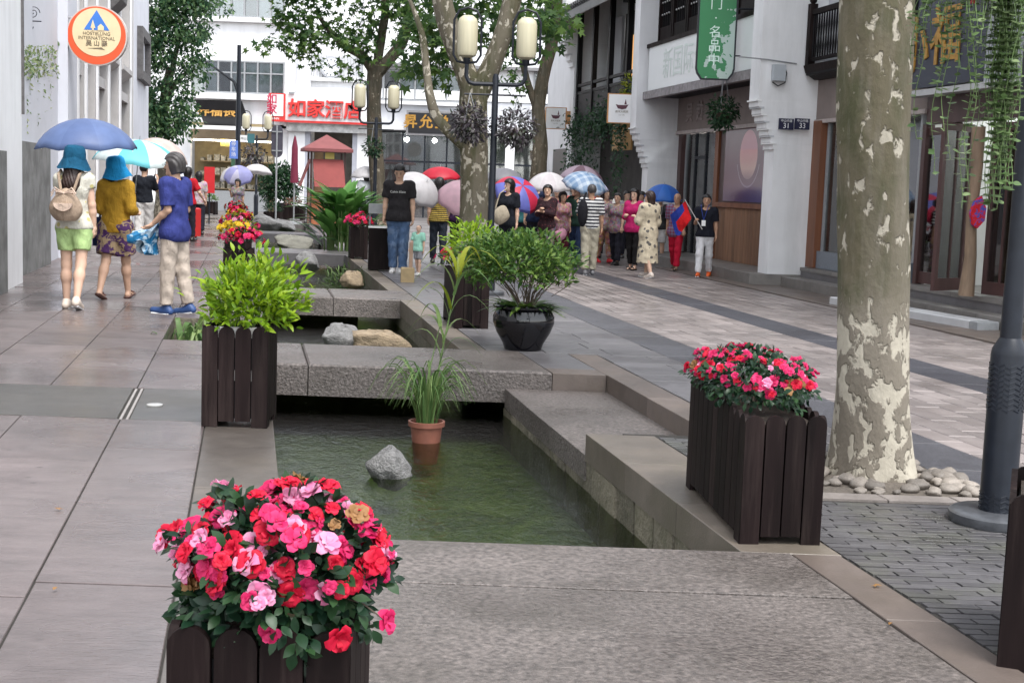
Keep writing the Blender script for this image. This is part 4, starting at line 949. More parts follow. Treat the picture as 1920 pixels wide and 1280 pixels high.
for k, (pa, pb) in enumerate(((131, 146), (152, 163), (171, 190), (197, 207), (214, 232))):
    for (za, zb) in ((0.5, 3.3), (4.4, 6.8)):
        if k in (1, 3): continue
        w_ = boxp(tL, 'window', mat('dim_room', ()), -0.26, -0.20, yl(pa) + 0.05, yl(pb) - 0.05, za, zb)
        boxp(w_, 'lintel', LSTONE, -0.25, 0.02, yl(pa), yl(pb), zb, zb + 0.22); boxp(w_, 'window_frame', GREYSTEEL, -0.195, -0.15, (yl(pa) + yl(pb)) / 2 - 0.03, (yl(pa) + yl(pb)) / 2 + 0.03, za, zb)
    part(tL, 'cornice', LSTONE, lambda b: b.prismY([(-0.25, 3.7), (0.14, 4.0), (0.14, 4.12), (-0.25, 4.12)], yl(pa), yl(pb)))
    if k == 3: part(tL, 'console', mat('dark_stone_console', (0.10, 0.095, 0.095), 0.7, 0.3, 9, 0.5), lambda b: b.prismY([(-0.2, 4.9), (0.3, 5.4), (0.32, 5.7), (-0.2, 5.7)], yl(pa), yl(pb)))
boxp(tL, 'plinth', LSTONE, -0.24, 0.03, y1, y2, 0, 0.45)
ymid = (yl(246) + yl(262)) / 2
zz0, zz1 = AT(254, 150, 38.5).z, AT(254, 52, 38.5).z
part(tL, 'ornamental_frame', mat('dark_stone_console', ()), lambda b: (b.box(0.06, 0.22, yl(246), yl(246) + 0.3, zz0, zz1), b.box(0.06, 0.22, yl(262) - 0.3, yl(262), zz0, zz1), b.box(0.06, 0.225, yl(246) + .3, yl(262) - .3, zz0, zz0 + 0.25), b.box(0.06, 0.225, yl(246) + .3, yl(262) - .3, zz1 - 0.25, zz1)))
tN = thing('white_wall', 'tall plain white wall at the left edge of the street', 'wall', SV(-2.98, 4), ROT)
boxp(tN, 'wall', WHITEWALL, -6, 0.0, 0.0, (17.6 - 4) * KS, -0.05, 10)
boxp(tN, 'stone_base', mat('weathered_grey_panel', ()), 0.001, 0.05, 6, 12.45, 0.0, 1.7)
boxp(tN, 'slate_strip', mat('dark_stone_console', ()), -0.1, 0.03, (17.6 - 4) * KS - 0.02, (17.6 - 4) * KS + 0.035, 2.2, 4.2)

# buildings far behind, closing the view between roofs
t = thing('far_block', 'pale grey apartment block far behind the hotel', 'building', (-24, 84, 0))
boxp(t, 'wall', GREYWALL, -16, 16, 0, 10, 0, 14)

t = thing('iron_bracket', 'scrolled wrought iron bracket on the hostel wall above the creeper', 'bracket', AT(60, 40, 20.2)); 
part(t, 'scroll', IRON, lambda b: (b.tube([(0.02 + 0.10 * (1 - k / 30) * math.cos(k * 0.42), 0, 0.12 + 0.10 * (1 - k / 30) * math.sin(k * 0.42)) for k in range(30)], 0.006, 5), b.tube([(-0.05 + 0.07 * (1 - k / 30) * math.cos(-k * 0.42), 0, -0.08 + 0.07 * (1 - k / 30) * math.sin(-k * 0.42)) for k in range(30)], 0.006, 5), b.tube([(-0.16, 0, 0), (0.14, 0, 0.0)], 0.009, 5)))
# ---------------------------------------------------------------- leaves and plants
def leaf_tpl(w=0.42, fold=0.12, curl=0.18, n=4, tip=1.0):
    """unit-length leaf along +y, folded along its midrib"""
    V = []; Fc = []
    ts = [i / n for i in range(n + 1)]
    mid = []; le = []; ri = []
    for t in ts:
        z = -curl * t * t
        mid.append(len(V)); V.append((0, t, z))
    for t in ts[1:-1]:
        hw = w / 2 * math.sin(math.pi * t ** (0.8 * tip)); z = -curl * t * t + fold * hw * 2
        le.append(len(V)); V.append((-hw, t, z)); ri.append(len(V)); V.append((hw, t, z))
    Fc.append((mid[0], ri[0], mid[1])); Fc.append((mid[0], mid[1], le[0]))
    for i in range(n - 2):
        Fc.append((mid[i + 1], ri[i], ri[i + 1], mid[i + 2])); Fc.append((mid[i + 1], mid[i + 2], le[i + 1], le[i]))
    Fc.append((mid[n - 1], ri[n - 2], mid[n])); Fc.append((mid[n - 1], mid[n], le[n - 2]))
    return np.array(V, float), Fc
def palm_tpl():
    """five-lobed plane-tree leaf"""
    pts = []
    lob = [(-118, 0.55), (-80, 0.34), (-52, 0.78), (-26, 0.42), (0, 1.0), (26, 0.42), (52, 0.78), (80, 0.34), (118, 0.55)]
    for a, r in lob: pts.append((r * math.sin(R(a)), r * math.cos(R(a)), -0.12 * r * r))
    V = [(0, 0, 0)] + pts; Fc = [(0, i + 2, i + 1) for i in range(len(pts) - 1)]
    return np.array(V, float), Fc
def blade_tpl(w=0.05, n=6, droop=0.8):
    V = []; Fc = []
    for i in range(n + 1):
        t = i / n; hw = w / 2 * (1 - t ** 2.2) + 0.001; z = math.sin(t * math.pi * 0.5) - droop * t ** 3; y = t * (0.25 + 0.55 * droop * t)
        V += [(-hw, y, z + 0.004), (0, y + 0.01 * (1 - t), z - 0.004), (hw, y, z + 0.004)]
        if i: 
            b = 3 * i; Fc += [(b - 3, b - 2, b + 1, b), (b - 2, b - 1, b + 2, b + 1)]
    return np.array(V, float), Fc
def tpl_mesh(tpl, ma, name='leaf'):
    me = bpy.data.meshes.new(name); me.from_pydata([tuple(v) for v in tpl[0]], [], tpl[1]); me.materials.append(ma)
    me.polygons.foreach_set('use_smooth', [True] * len(me.polygons)); return me
def frames(d, n):
    d = d / np.maximum(np.linalg.norm(d, axis=1, keepdims=True), 1e-9)
    x = np.cross(d, n); x /= np.maximum(np.linalg.norm(x, axis=1, keepdims=True), 1e-9)
    z = np.cross(x, d); return np.stack([x, d, z], axis=2)
def scatter_mesh(name, tpl, M, pos, size, ma):
    V, Fc = tpl; n = len(pos); k = len(V)
    W = np.einsum('nij,kj->nki', M * size[:, None, None], V) + pos[:, None, :]
    me = bpy.data.meshes.new(name); allv = W.reshape(-1, 3)
    loops = []; starts = []; tot = []; c = 0
    base = np.concatenate([np.array(f) for f in Fc]); lens = np.array([len(f) for f in Fc])
    li = (base[None, :] + (np.arange(n) * k)[:, None]).ravel(); ln = np.tile(lens, n); ls = np.concatenate([[0], np.cumsum(ln)[:-1]])
    me.vertices.add(len(allv)); me.vertices.foreach_set('co', allv.ravel().astype(np.float32))
    me.loops.add(len(li)); me.loops.foreach_set('vertex_index', li.astype(np.int32))
    me.polygons.add(len(ln)); me.polygons.foreach_set('loop_start', ls.astype(np.int32)); me.polygons.foreach_set('loop_total', ln.astype(np.int32))
    me.polygons.foreach_set('use_smooth', np.ones(len(ln), dtype=bool)); me.update(calc_edges=True)
    me.materials.append(ma); return me
def foliage(t, tpl, pos, d, nrm, size, ma, nsep=0, name='foliage'):
    """the nsep leaves nearest the camera are parts of their own, the rest one mass"""
    pos = np.asarray(pos, float); d = np.asarray(d, float); nrm = np.asarray(nrm, float); size = np.asarray(size, float)
    M = frames(d, nrm)
    mw = np.array(Matrix.LocRotScale(t.location, t.rotation_euler, t.scale)) if True else None
    if nsep:
        wp = pos @ mw[:3, :3].T + mw[:3, 3]; dist = np.linalg.norm(wp - np.array([0, 0, CAMZ]), axis=1) - size * 0.5
        o_ = np.argsort(dist); sel = o_[:nsep]; rest = o_[nsep:]
        me = tpl_mesh(tpl, ma)
        for i in sel:
            q = Matrix(M[i].tolist()); o = bpy.data.objects.new('leaf', me)
            o.matrix_basis = Matrix.LocRotScale(Vector(pos[i]), q.to_quaternion(), Vector((size[i],) * 3)); link(o, t)
    else: rest = np.arange(len(pos))
    if len(rest):
        return struct(mobj(name, scatter_mesh(name, tpl, M[rest], pos[rest], size[rest], ma), t), 'stuff')
rs = np.random.RandomState(11)
def mound(n, c, r, lo=-0.2, shell=0.55):
    """points through the outer part of an ellipsoid, and their outward directions"""
    d = rs.normal(size=(n * 3, 3)); d /= np.linalg.norm(d, axis=1, keepdims=True); d = d[d[:, 2] > lo][:n]
    k = shell + (1 - shell) * rs.uniform(size=(len(d), 1)) ** 0.6
    k *= 1 + 0.16 * np.sin(d[:, :1] * 7 + d[:, 1:2] * 5 + d[:, 2:] * 6)
    return d * k * np.array(r) + np.array(c), d
def jit(d, a): return d + rs.normal(size=d.shape) * a
OVAL = leaf_tpl(); OBOV = leaf_tpl(0.55, 0.08, 0.22, 4, 1.3); POINTED = leaf_tpl(0.36, 0.15, 0.25, 5, 1.15); ROUND = leaf_tpl(0.75, 0.05, 0.05); PALM = palm_tpl()
L_AZ = leafmat('azalea_leaf', [(0.007, 0.026, 0.014), (0.016, 0.045, 0.022), (0.035, 0.085, 0.03)], 0.35, 0.2)
L_LIME = leafmat('lime_leaf', [(0.11, 0.22, 0.012), (0.21, 0.36, 0.015), (0.36, 0.50, 0.03)], 0.38, 0.35)
L_MID = leafmat('shrub_leaf', [(0.04, 0.10, 0.022), (0.085, 0.18, 0.035), (0.23, 0.34, 0.07)], 0.35, 0.28)
L_DARK = leafmat('dark_leaf', [(0.012, 0.04, 0.02), (0.025, 0.07, 0.03), (0.05, 0.11, 0.04)], 0.45, 0.25)
L_PLANE = leafmat('plane_leaf', [(0.03, 0.075, 0.028), (0.065, 0.135, 0.04), (0.11, 0.20, 0.05), (0.18, 0.29, 0.065)], 0.5, 0.5)
L_PURP = leafmat('purple_leaf', [(0.035, 0.025, 0.035), (0.09, 0.075, 0.09), (0.16, 0.15, 0.15), (0.05, 0.07, 0.04)], 0.35, 0.15)
L_REED = leafmat('reed_leaf', [(0.08, 0.16, 0.05), (0.15, 0.25, 0.08), (0.27, 0.36, 0.13)], 0.45, 0.3)
L_YEL = leafmat('yellow_green_leaf', [(0.16, 0.22, 0.02), (0.30, 0.34, 0.03), (0.42, 0.42, 0.05)], 0.45, 0.3)
L_VINE = leafmat('vine_leaf', [(0.09, 0.16, 0.06), (0.17, 0.26, 0.10), (0.28, 0.36, 0.18)], 0.45, 0.35)
L_CANNA = leafmat('canna_leaf', [(0.07, 0.20, 0.05), (0.13, 0.30, 0.07), (0.20, 0.38, 0.11)], 0.35, 0.35)
STEM = mat('brown_stem', (0.07, 0.05, 0.035), 0.8, 0.3, 20)
GSTEM = mat('green_stem', (0.12, 0.19, 0.06), 0.6, 0.2, 20)
def petal_mat(name, a, b):
    ma = leafmat(name, [a, tuple((x + y) / 2 for x, y in zip(a, b)), b], 0.55, 0.35); return ma
PET = {'red': petal_mat('red_petal', (0.55, 0.004, 0.03), (0.82, 0.02, 0.07)), 'mag': petal_mat('magenta_petal', (0.62, 0.012, 0.11), (0.85, 0.06, 0.22)),
       'pink': petal_mat('pale_pink_petal', (0.78, 0.22, 0.42), (0.90, 0.48, 0.66)), 'yel': petal_mat('yellow_petal', (0.70, 0.45, 0.02), (0.8, 0.6, 0.05)), 'dry': petal_mat('dry_petal', (0.30, 0.15, 0.05), (0.45, 0.25, 0.12))}
def blossom_tpl(seed):
    r_ = random.Random(seed); V = []; Fc = []
    for layer, (n, rad, up) in enumerate(((5, 1.0, 0.25), (5, 0.8, 0.55), (3, 0.5, 0.9))):
        for k in range(n):
            a = 2 * math.pi * (k + 0.5 * layer) / n + r_.uniform(-0.15, 0.15); ca, sa = math.cos(a), math.sin(a); b = len(V)
            for (t, w_, z) in ((0.05, 0.06, 0.0), (0.45, 0.36, up * 0.6 + r_.uniform(-.08, .08)), (0.78, 0.44, up * 0.85 + r_.uniform(-.14, .14)), (1.0, 0.2, up * 0.8 + r_.uniform(-0.3, 0.2))):
                for s_ in (-1, 1):
                    x, y = t * rad, s_ * w_ * rad; V.append((x * ca - y * sa, x * sa + y * ca, z * rad + s_ * r_.uniform(-0.14, 0.14)))
            Fc += [(b, b + 2, b + 3, b + 1), (b + 2, b + 4, b + 5, b + 3), (b + 4, b + 6, b + 7, b + 5)]
    return np.array(V, float), Fc
BLO = {k: [tpl_mesh(blossom_tpl(10 * i + j), PET[k], 'blossom') for j in range(2)] for i, k in enumerate(PET)}
def blossoms(t, pos, d, size, kinds):
    for i in range(len(pos)):
        me = random.choice(BLO[kinds[i]]); q = Vector(d[i]).to_track_quat('Z', 'Y') @ Euler((0, 0, random.uniform(0, 6.28))).to_quaternion()
        o = bpy.data.objects.new('blossom', me); o.matrix_basis = Matrix.LocRotScale(Vector(pos[i]), q, Vector((size[i],) * 3)); link(o, t)

# ---------------------------------------------------------------- planters
def board_mesh(w, h, th, z0=0.0):
    pts = [(-w / 2, z0), (w / 2, z0)] + [(w / 2 * math.cos(math.pi * k / 8), h - w / 2 + w / 2 * math.sin(math.pi * k / 8)) for k in range(9)]
    b = MB(); b.prismY(pts, -th / 2, th / 2); return b.mesh('board', DARKWOOD)
def planter(label, loc, w, l, h, rz=0.0, nx=4, ny=None, group='slatted dark wood planters', battens=False):
    ny = ny or nx; t = thing('wooden_planter', label, 'planter', loc, rz, group); th = 0.02
    for (n, L, axis, off) in ((nx, w, 'x', -l / 2), (nx, w, 'x', l / 2), (ny, l, 'y', -w / 2), (ny, l, 'y', w / 2)):
        bw = L / n; full = board_mesh(bw - 0.007, h, th); short = board_mesh(bw - 0.007, h, th, 0.035)
        for k in range(n):
            s_ = -L / 2 + bw * (k + 0.5); me = full if k in (0, n - 1) else short
            inset = th / 2 + (0.0 if axis == 'x' else 0.001)
            o = off + (inset if off < 0 else -inset)
            q = mobj('board', me, t, (s_, o, random.uniform(-0.002, 0.002)) if axis == 'x' else (o, s_, random.uniform(-0.002, 0.002)), (0, random.uniform(-.003, .003) if axis == 'x' else 0, 0 if axis == 'x' else math.pi / 2))
    boxp(t, 'lining', BLACK, -w / 2 + 0.03, w / 2 - 0.03, -l / 2 + 0.03, l / 2 - 0.03, 0.05, h - 0.075)
    boxp(t, 'soil', SOIL, -w / 2 + 0.035, w / 2 - 0.035, -l / 2 + 0.035, l / 2 - 0.035, h - 0.075, h - 0.045)
    if battens:
        for z in (0.3, 0.56):
            boxp(t, 'batten', mat('pale_batten', (0.45, 0.44, 0.43), 0.7, 0.2, 9), -w / 2 + 0.022, w / 2 - 0.022, -l / 2 + 0.0212, -l / 2 + 0.029, z - 0.02, z + 0.045)
    return t
def azalea(label, loc, r, nblo, nleaf, kinds, sb=0.026, sleaf=0.038, nsep=60, rz=0, group='flowering azaleas', top=0.15, lo=-0.25):
    t = thing('azalea_bush', label, 'azalea', loc, rz, group)
    p, d = mound(nleaf, (0, 0, r[2] * 0.42), r, lo, 0.45)
    foliage(t, OBOV, p, jit(d, 0.6), jit(d * 0.5 + np.array([0, -0.3, 0.8]), 0.4), rs.uniform(0.7, 1.2, len(p)) * sleaf, L_AZ, nsep)
    p, d = mound(nblo * 2, (0, 0, r[2] * 0.42), r, top, 0.86); p = p[:nblo]; d = d[:nblo]
    blossoms(t, p * 1.0 + d * 0.012, jit(d + np.array([0, -0.25, 0.25]), 0.3), rs.uniform(0.6, 1.35, nblo) * sb, [random.choice(kinds) for _ in range(nblo)])
    b = MB()
    for k in range(9):
        a = 2 * math.pi * k / 9; b.tube([(0.02 * math.cos(a), 0.02 * math.sin(a), -0.12), (r[0] * 0.3 * math.cos(a), r[1] * 0.3 * math.sin(a), r[2] * 0.3), (r[0] * 0.6 * math.cos(a), r[1] * 0.6 * math.sin(a), r[2] * 0.8)], [0.004, 0.003, 0.002], 5)
    b.build('stems', STEM, t)
    return t

# foreground planter, bottom left
c1 = Vector((-0.502, 2.86, 0))
planter('dark slatted planter at the very front, full of red and pink azaleas', c1, 0.385, 0.385, 0.57)
azalea('red and pink azalea bush in the front planter', c1 + Vector((0.012, -0.02, 0.565)), (0.222, 0.21, 0.18), 220, 2200, ['red', 'red', 'red', 'red', 'mag', 'mag', 'mag', 'red', 'mag', 'mag', 'mag', 'mag', 'pink', 'pink', 'pink', 'dry'], 0.0235, 0.040, 250, top=0.02, lo=-0.75)
tz = bpy.data.objects['azalea_bush']; blossoms(tz, [(0.25, -0.16, 0.03), (0.155, -0.19, 0.0), (0.02, -0.22, 0.02), (-0.03, -0.12, 0.275), (-0.14, -0.1, 0.25), (0.03, -0.05, 0.29), (-0.17, -0.14, 0.12), (0.13, -0.2, 0.2), (0.22, -0.14, 0.15)], [(0.8, -0.5, 0.2), (0.5, -0.8, -0.1), (-0.1, -1, -0.2), (0, -0.2, 1), (-0.3, -0.2, 1), (0.2, -0.1, 1), (-0.7, -0.6, 0.3), (0.4, -0.5, 0.7), (0.7, -0.5, 0.5)], [0.028, 0.032, 0.026, 0.022, 0.02, 0.022, 0.03, 0.03, 0.032], ['mag', 'red', 'mag', 'red', 'red', 'red', 'pink', 'pink', 'red'])
b = MB()
for (x, y, z) in ((0.25, -0.16, 0.03), (-0.03, -0.12, 0.275), (-0.14, -0.1, 0.25), (0.03, -0.05, 0.29)): b.tube([(x * 0.45, y * 0.45, 0.06), (x * 0.8, y * 0.8, z * 0.8 + 0.03), (x, y, z)], 0.002, 4)
b.build('stems', STEM, tz)
# left planter with lime shrub
c2 = (P(383, 800) + P(508, 803)) / 2 + Vector((-0.03, 0.2, 0))
planter('tall dark slatted planter on the left coping holding the lime shrub', c2, 0.395, 0.395, 0.61, R(2), battens=True)
t = thing('lime_shrub', 'bright lime green leafy shrub in the left coping planter', 'shrub', c2 + Vector((0.01, 0, 0.6)))
p, d = mound(1700, (0.06, 0, 0.13), (0.29, 0.28, 0.24), -0.55, 0.35)
p2, d2 = mound(90, (0.07, 0, 0.17), (0.32, 0.29, 0.28), 0.1, 0.8)
p = np.concatenate([p, p2, np.array([[0.30, -0.05, 0.36], [0.34, -0.05, 0.31], [0.37, -0.06, 0.34], [0.02, -0.1, 0.4], [0.0, -0.1, 0.46], [-0.33, -0.1, 0.17], [-0.35, -0.1, 0.2]])]); d = np.concatenate([d, d2, np.array([[1, 0, .6], [1, -.3, .2], [.9, 0, 1], [0.3, -.2, 1], [-.2, -.2, 1], [-1, 0, .1], [-1, -.2, .8]])])
foliage(t, POINTED, p, jit(d * 0.7 + np.array([0, 0, 0.55]), 0.45), jit(d * 0.3 + np.array([0, -0.3, 1.0]), 0.4), rs.uniform(0.042, 0.085, len(p)), L_LIME, 240)
b = MB()
for k in range(12):
    a = 2 * math.pi * k / 12; b.tube([(0.03 * math.cos(a), 0.03 * math.sin(a), -0.1), (0.14 * math.cos(a), 0.13 * math.sin(a), 0.15), (0.24 * math.cos(a), 0.2 * math.sin(a), 0.34)], [0.006, 0.005, 0.003], 5)
b.build('stems', GSTEM, t)
# right planter, long side to the water
fl, fr = P(1385, 1020), P(1540, 1020)
bl = P(1285, 910); ax = (bl - fl); l3 = ax.length; rz3 = math.atan2(-ax.x, ax.y)
c3 = fl + ax / 2 + Vector((math.cos(rz3), math.sin(rz3), 0)) * 0.18
planter('long dark slatted planter beside the large plane trunk', c3, 0.36, l3, 0.565, rz3, 4, 11)
azalea('magenta azaleas with one pale pink cluster in the long right planter', c3 + Vector((-0.01, 0.05, 0.585)), (0.25, 0.52, 0.125), 190, 2000, ['mag', 'red', 'mag', 'mag', 'red', 'mag', 'red', 'mag', 'dry', 'pink'], 0.022, 0.038, 110, rz3, top=0.05, lo=-0.6)
# planter beside the black pot
fr4 = P(902, 617); c4 = fr4 + Vector((-0.19, 0.5, 0)); 
planter('dark slatted planter just left of the glossy black pot', c4, 0.36, 1.0, 0.6, R(10), 4, 10)
azalea('small red azalea at the left end of the planter by the black pot', c4 + Vector((-0.12, 0.25, 0.6)), (0.2, 0.22, 0.14), 30, 180, ['red', 'mag', 'mag'], 0.032, 0.04, 10, top=0)
t = thing('golden_shrub', 'yellow green bushy shrub in the planter by the black pot', 'shrub', c4 + Vector((0.06, -0.12, 0.6)))
p, d = mound(600, (0, 0, 0.22), (0.30, 0.32, 0.30), -0.4, 0.4)
foliage(t, POINTED, p, jit(d + np.array([0, 0, 0.3]), 0.5), jit(np.tile([0, -.3, 1.0], (len(p), 1)), 0.4), rs.uniform(0.05, 0.09, len(p)), L_LIME, 80)
# glossy black pot with evergreen
cp = (P(945, 658) + P(1015, 660)) / 2 + Vector((0, 0.17, 0))
GLAZE = mat('black_glaze', (0.003, 0.003, 0.005), 0.05, 0.2, 10, 0.12, 7, 0.012, stretch=(5, 5, 0.15), spec=0.6)
t = thing('glazed_pot', 'large glossy black ribbed pot on the grey slabs', 'pot', cp)
part(t, 'body', GLAZE, lambda b: b.lathe([(0.165, 0), (0.175, 0.01), (0.19, 0.06), (0.25, 0.16), (0.285, 0.25), (0.285, 0.31), (0.255, 0.375), (0.25, 0.385)], 40), True)
part(t, 'rim', GLAZE, lambda b: b.lathe([(0.25, 0.385), (0.285, 0.39), (0.29, 0.41), (0.27, 0.42), (0.24, 0.40)], 40, cap=False), True)
part(t, 'soil', SOIL, lambda b: b.lathe([(0.0, 0.375), (0.247, 0.38)], 24, cap=False))
t = thing('evergreen_shrub', 'wide green shrub with bare twisting stems in the black pot', 'shrub', cp + Vector((0.02, 0, 0.38)))
p, d = mound(4000, (-0.10, 0, 0.42), (0.55, 0.46, 0.28), -0.7, 0.4)
foliage(t, POINTED, p, jit(d * 0.6 + np.array([0, 0, 0.5]), 0.6), jit(np.tile([0, -.2, 1.0], (len(p), 1)), 0.5), rs.uniform(0.045, 0.078, len(p)), L_MID, 140)
b = MB()
for k in range(26):
    a = random.uniform(0, 6.28); r_ = random.uniform(0.15, 0.42); x, y = r_ * math.cos(a), r_ * math.sin(a)
    b.tube([(0.05 * math.cos(a), 0.05 * math.sin(a), 0), (x * 0.35 + random.uniform(-.03, .03), y * 0.35, 0.14), (x * 0.75, y * 0.75 + random.uniform(-.03, .03), 0.27), (x, y, 0.42)], [0.006, 0.005, 0.004, 0.002], 5)
for k in range(40):
    a = random.uniform(0, 6.28); r_ = random.uniform(0.1, 0.45); z_ = random.uniform(0.18, 0.4); b.tube([(r_ * 0.6 * math.cos(a), r_ * 0.6 * math.sin(a), z_ - 0.12), (r_ * math.cos(a + 0.3), r_ * math.sin(a + 0.3), z_), (r_ * 1.2 * math.cos(a + 0.7), r_ * 1.2 * math.sin(a + 0.7), z_ + random.uniform(-.02, .12))], [0.003, 0.0025, 0.0015], 4)
b.build('stems', STEM, t)
t = thing('fern', 'low drooping strap leaves around the foot of the pot shrub', 'fern', cp + Vector((0, 0, 0.38)))
n = 130; a = rs.uniform(0, 6.28, n); d = np.stack([np.cos(a), np.sin(a), np.zeros(n)], 1)
STRAP = leaf_tpl(0.2, 0.1, 0.55, 5)
foliage(t, STRAP, d * rs.uniform(0.05, 0.2, (n, 1)), d + np.array([0, 0, 0.9]) * rs.uniform(0.3, 1.2, (n, 1)), np.tile([0, 0, 1.0], (n, 1)) - d * 0.3, rs.uniform(0.14, 0.26, n), L_MID, 60)

# reed in a terracotta pot standing in the pool
cr = P(797, 832, -0.36); TERRA = mat('terracotta', (0.24, 0.09, 0.06), 0.6, 0.2, 9, 0.2)
t = thing('terracotta_pot', 'small terracotta pot standing in the near pool', 'pot', Vector((cr.x, cr.y + 0.1, -0.52)))
part(t, 'body', TERRA, lambda b: b.lathe([(0.085, 0), (0.115, 0.27)], 24), True); part(t, 'rim', TERRA, lambda b: b.lathe([(0.115, 0.27), (0.132, 0.275), (0.134, 0.31), (0.118, 0.312), (0.112, 0.285)], 24, cap=False), True)
part(t, 'soil', SOIL, lambda b: b.lathe([(0.0, 0.29), (0.113, 0.285)], 20, cap=False))
t = thing('reed_plant', 'slender green reed with long arching blades in the terracotta pot', 'reed', Vector((cr.x, cr.y + 0.1, -0.24)))
n = 110; a = rs.uniform(0, 6.28, n); d = np.stack([np.cos(a), np.sin(a), np.zeros(n)], 1); hs_ = rs.uniform(0.3, 0.72, n)
BL = blade_tpl(0.026, 7, 0.6)
pos = d * rs.uniform(0.01, 0.07, (n, 1))
me = tpl_mesh(BL, L_REED, 'blade')
for i in range(n):
    o = bpy.data.objects.new('blade', me); o.location = pos[i]; o.rotation_euler = (random.uniform(-.1, .1), random.uniform(-.1, .1), a[i] - math.pi / 2); o.scale = (hs_[i] * 0.9, hs_[i], hs_[i]); link(o, t)
b = MB(); cane = [(0.03, 0, 0), (0.06, 0, 0.3), (0.11, 0, 0.62), (0.17, 0, 0.95), (0.2, 0, 1.12)]
b.tube(cane, [0.008, 0.007, 0.006, 0.005, 0.003], 6); b.tube([(-0.02, 0, 0), (0.0, 0, 0.35), (0.08, 0.02, 0.75)], [0.006, 0.005, 0.003], 6); b.build('cane', GSTEM, t)
BIG = blade_tpl(0.115, 8, 0.8); meB = tpl_mesh(BIG, L_YEL, 'blade'); meC = tpl_mesh(BIG, L_REED, 'blade')
for (z, x, an, s_, q) in ((1.05, 0.19, 170, 0.42, 0), (1.05, 0.19, 10, 0.42, 0), (0.98, 0.175, 200, 0.5, 1), (0.95, 0.17, -25, 0.5, 1), (1.1, 0.2, 90, 0.36, 0), (0.8, 0.14, 185, 0.5, 1), (0.75, 0.13, -5, 0.52, 1), (0.62, 0.11, 160, 0.45, 1), (0.6, 0.1, 20, 0.45, 1), (0.72, 0.08, 130, 0.4, 1), (1.08, 0.2, 150, 0.55, 0), (1.06, 0.2, -15, 0.55, 0), (1.1, 0.2, 60, 0.5, 0), (0.85, 0.15, 215, 0.5, 0), (0.5, 0.09, 175, 0.5, 1), (0.45, 0.08, 0, 0.5, 1)):
    o = bpy.data.objects.new('blade', [meB, meC][q]); o.location = (x, 0, z); o.rotation_euler = (0, 0, R(an) - math.pi / 2); o.scale = (s_ * 0.8, s_ * 0.9, s_ * 0.62); link(o, t)

# iris in the side pocket
t = thing('iris_clump', 'green strap leaved iris clump in the square pocket left of the channel', 'iris', SV(-0.36, 12.25, -0.4))
n = 90
for i in range(n):
    an = random.uniform(0, 6.28); o = bpy.data.objects.new('blade', meC); s_ = random.uniform(0.4, 0.78); y_ = random.uniform(0.0, 1.5); o.location = (random.uniform(-0.34, 0.4) - SL * y_, y_, 0); o.rotation_euler = (random.uniform(-.25, .25), random.uniform(-.25, .25), an); o.scale = (s_ * 0.7, s_ * 0.45, s_); link(o, t)
b = MB(); b.prism([(SV(v, y).x, y) for v, y in ((-0.84, 12.12), (0.1, 12.12), (0.1, 13.9), (-0.84, 13.9))], -0.6, -0.4); struct(b.build('pocket_soil', SOIL))

# canna clump
t = thing('canna_clump', 'tall clump of broad green canna leaves by the channel', 'canna', P(640, 470))
CAN = leaf_tpl(0.32, 0.10, 0.35, 6); me = [tpl_mesh(CAN, L_CANNA, 'leaf')]
for i in range(190):
    h_ = random.uniform(0.05, 1.1); an = random.uniform(0, 6.28); r_ = random.uniform(0, 0.42); s_ = random.uniform(0.4, 0.8); dr = Vector((math.cos(an) * 0.8, math.sin(an) * 0.6 - 0.15, random.uniform(0.3, 1.6))).normalized()
    q = dr.to_track_quat('Y', 'Z'); o = bpy.data.objects.new('leaf', me[0]); o.matrix_basis = Matrix.LocRotScale(Vector((r_ * math.cos(an) * 1.3, r_ * math.sin(an), h_)), q, Vector((s_, s_, s_))); link(o, t)
b = MB()
for k in range(40): a = random.uniform(0, 6.28); r_ = random.uniform(0, 0.4); b.tube([(r_ * math.cos(a), r_ * math.sin(a), -0.3), (r_ * 1.2 * math.cos(a), r_ * 1.2 * math.sin(a), 1.0)], 0.014, 5)
b.build('stems', GSTEM, t)
# ferny growth in the third pool
for (px, py, rr, lab) in ((640, 545, 0.36, 'feathery pale green water plant in the third pool'), (695, 545, 0.33, 'darker feathery water plant against the third pool kerb')):
    t = thing('water_plant', lab, 'water plant', P(px, py, -0.36)); p, d = mound(260, (0, 0, 0.05), (rr, rr, 0.33), 0.0, 0.3)
    foliage(t, leaf_tpl(0.16, 0.1, 0.3), p, jit(d + np.array([0, 0, 0.4]), 0.5), jit(np.tile([0, 0, 1.0], (len(p), 1)), 0.3), rs.uniform(0.09, 0.16, len(p)), L_REED, 0)

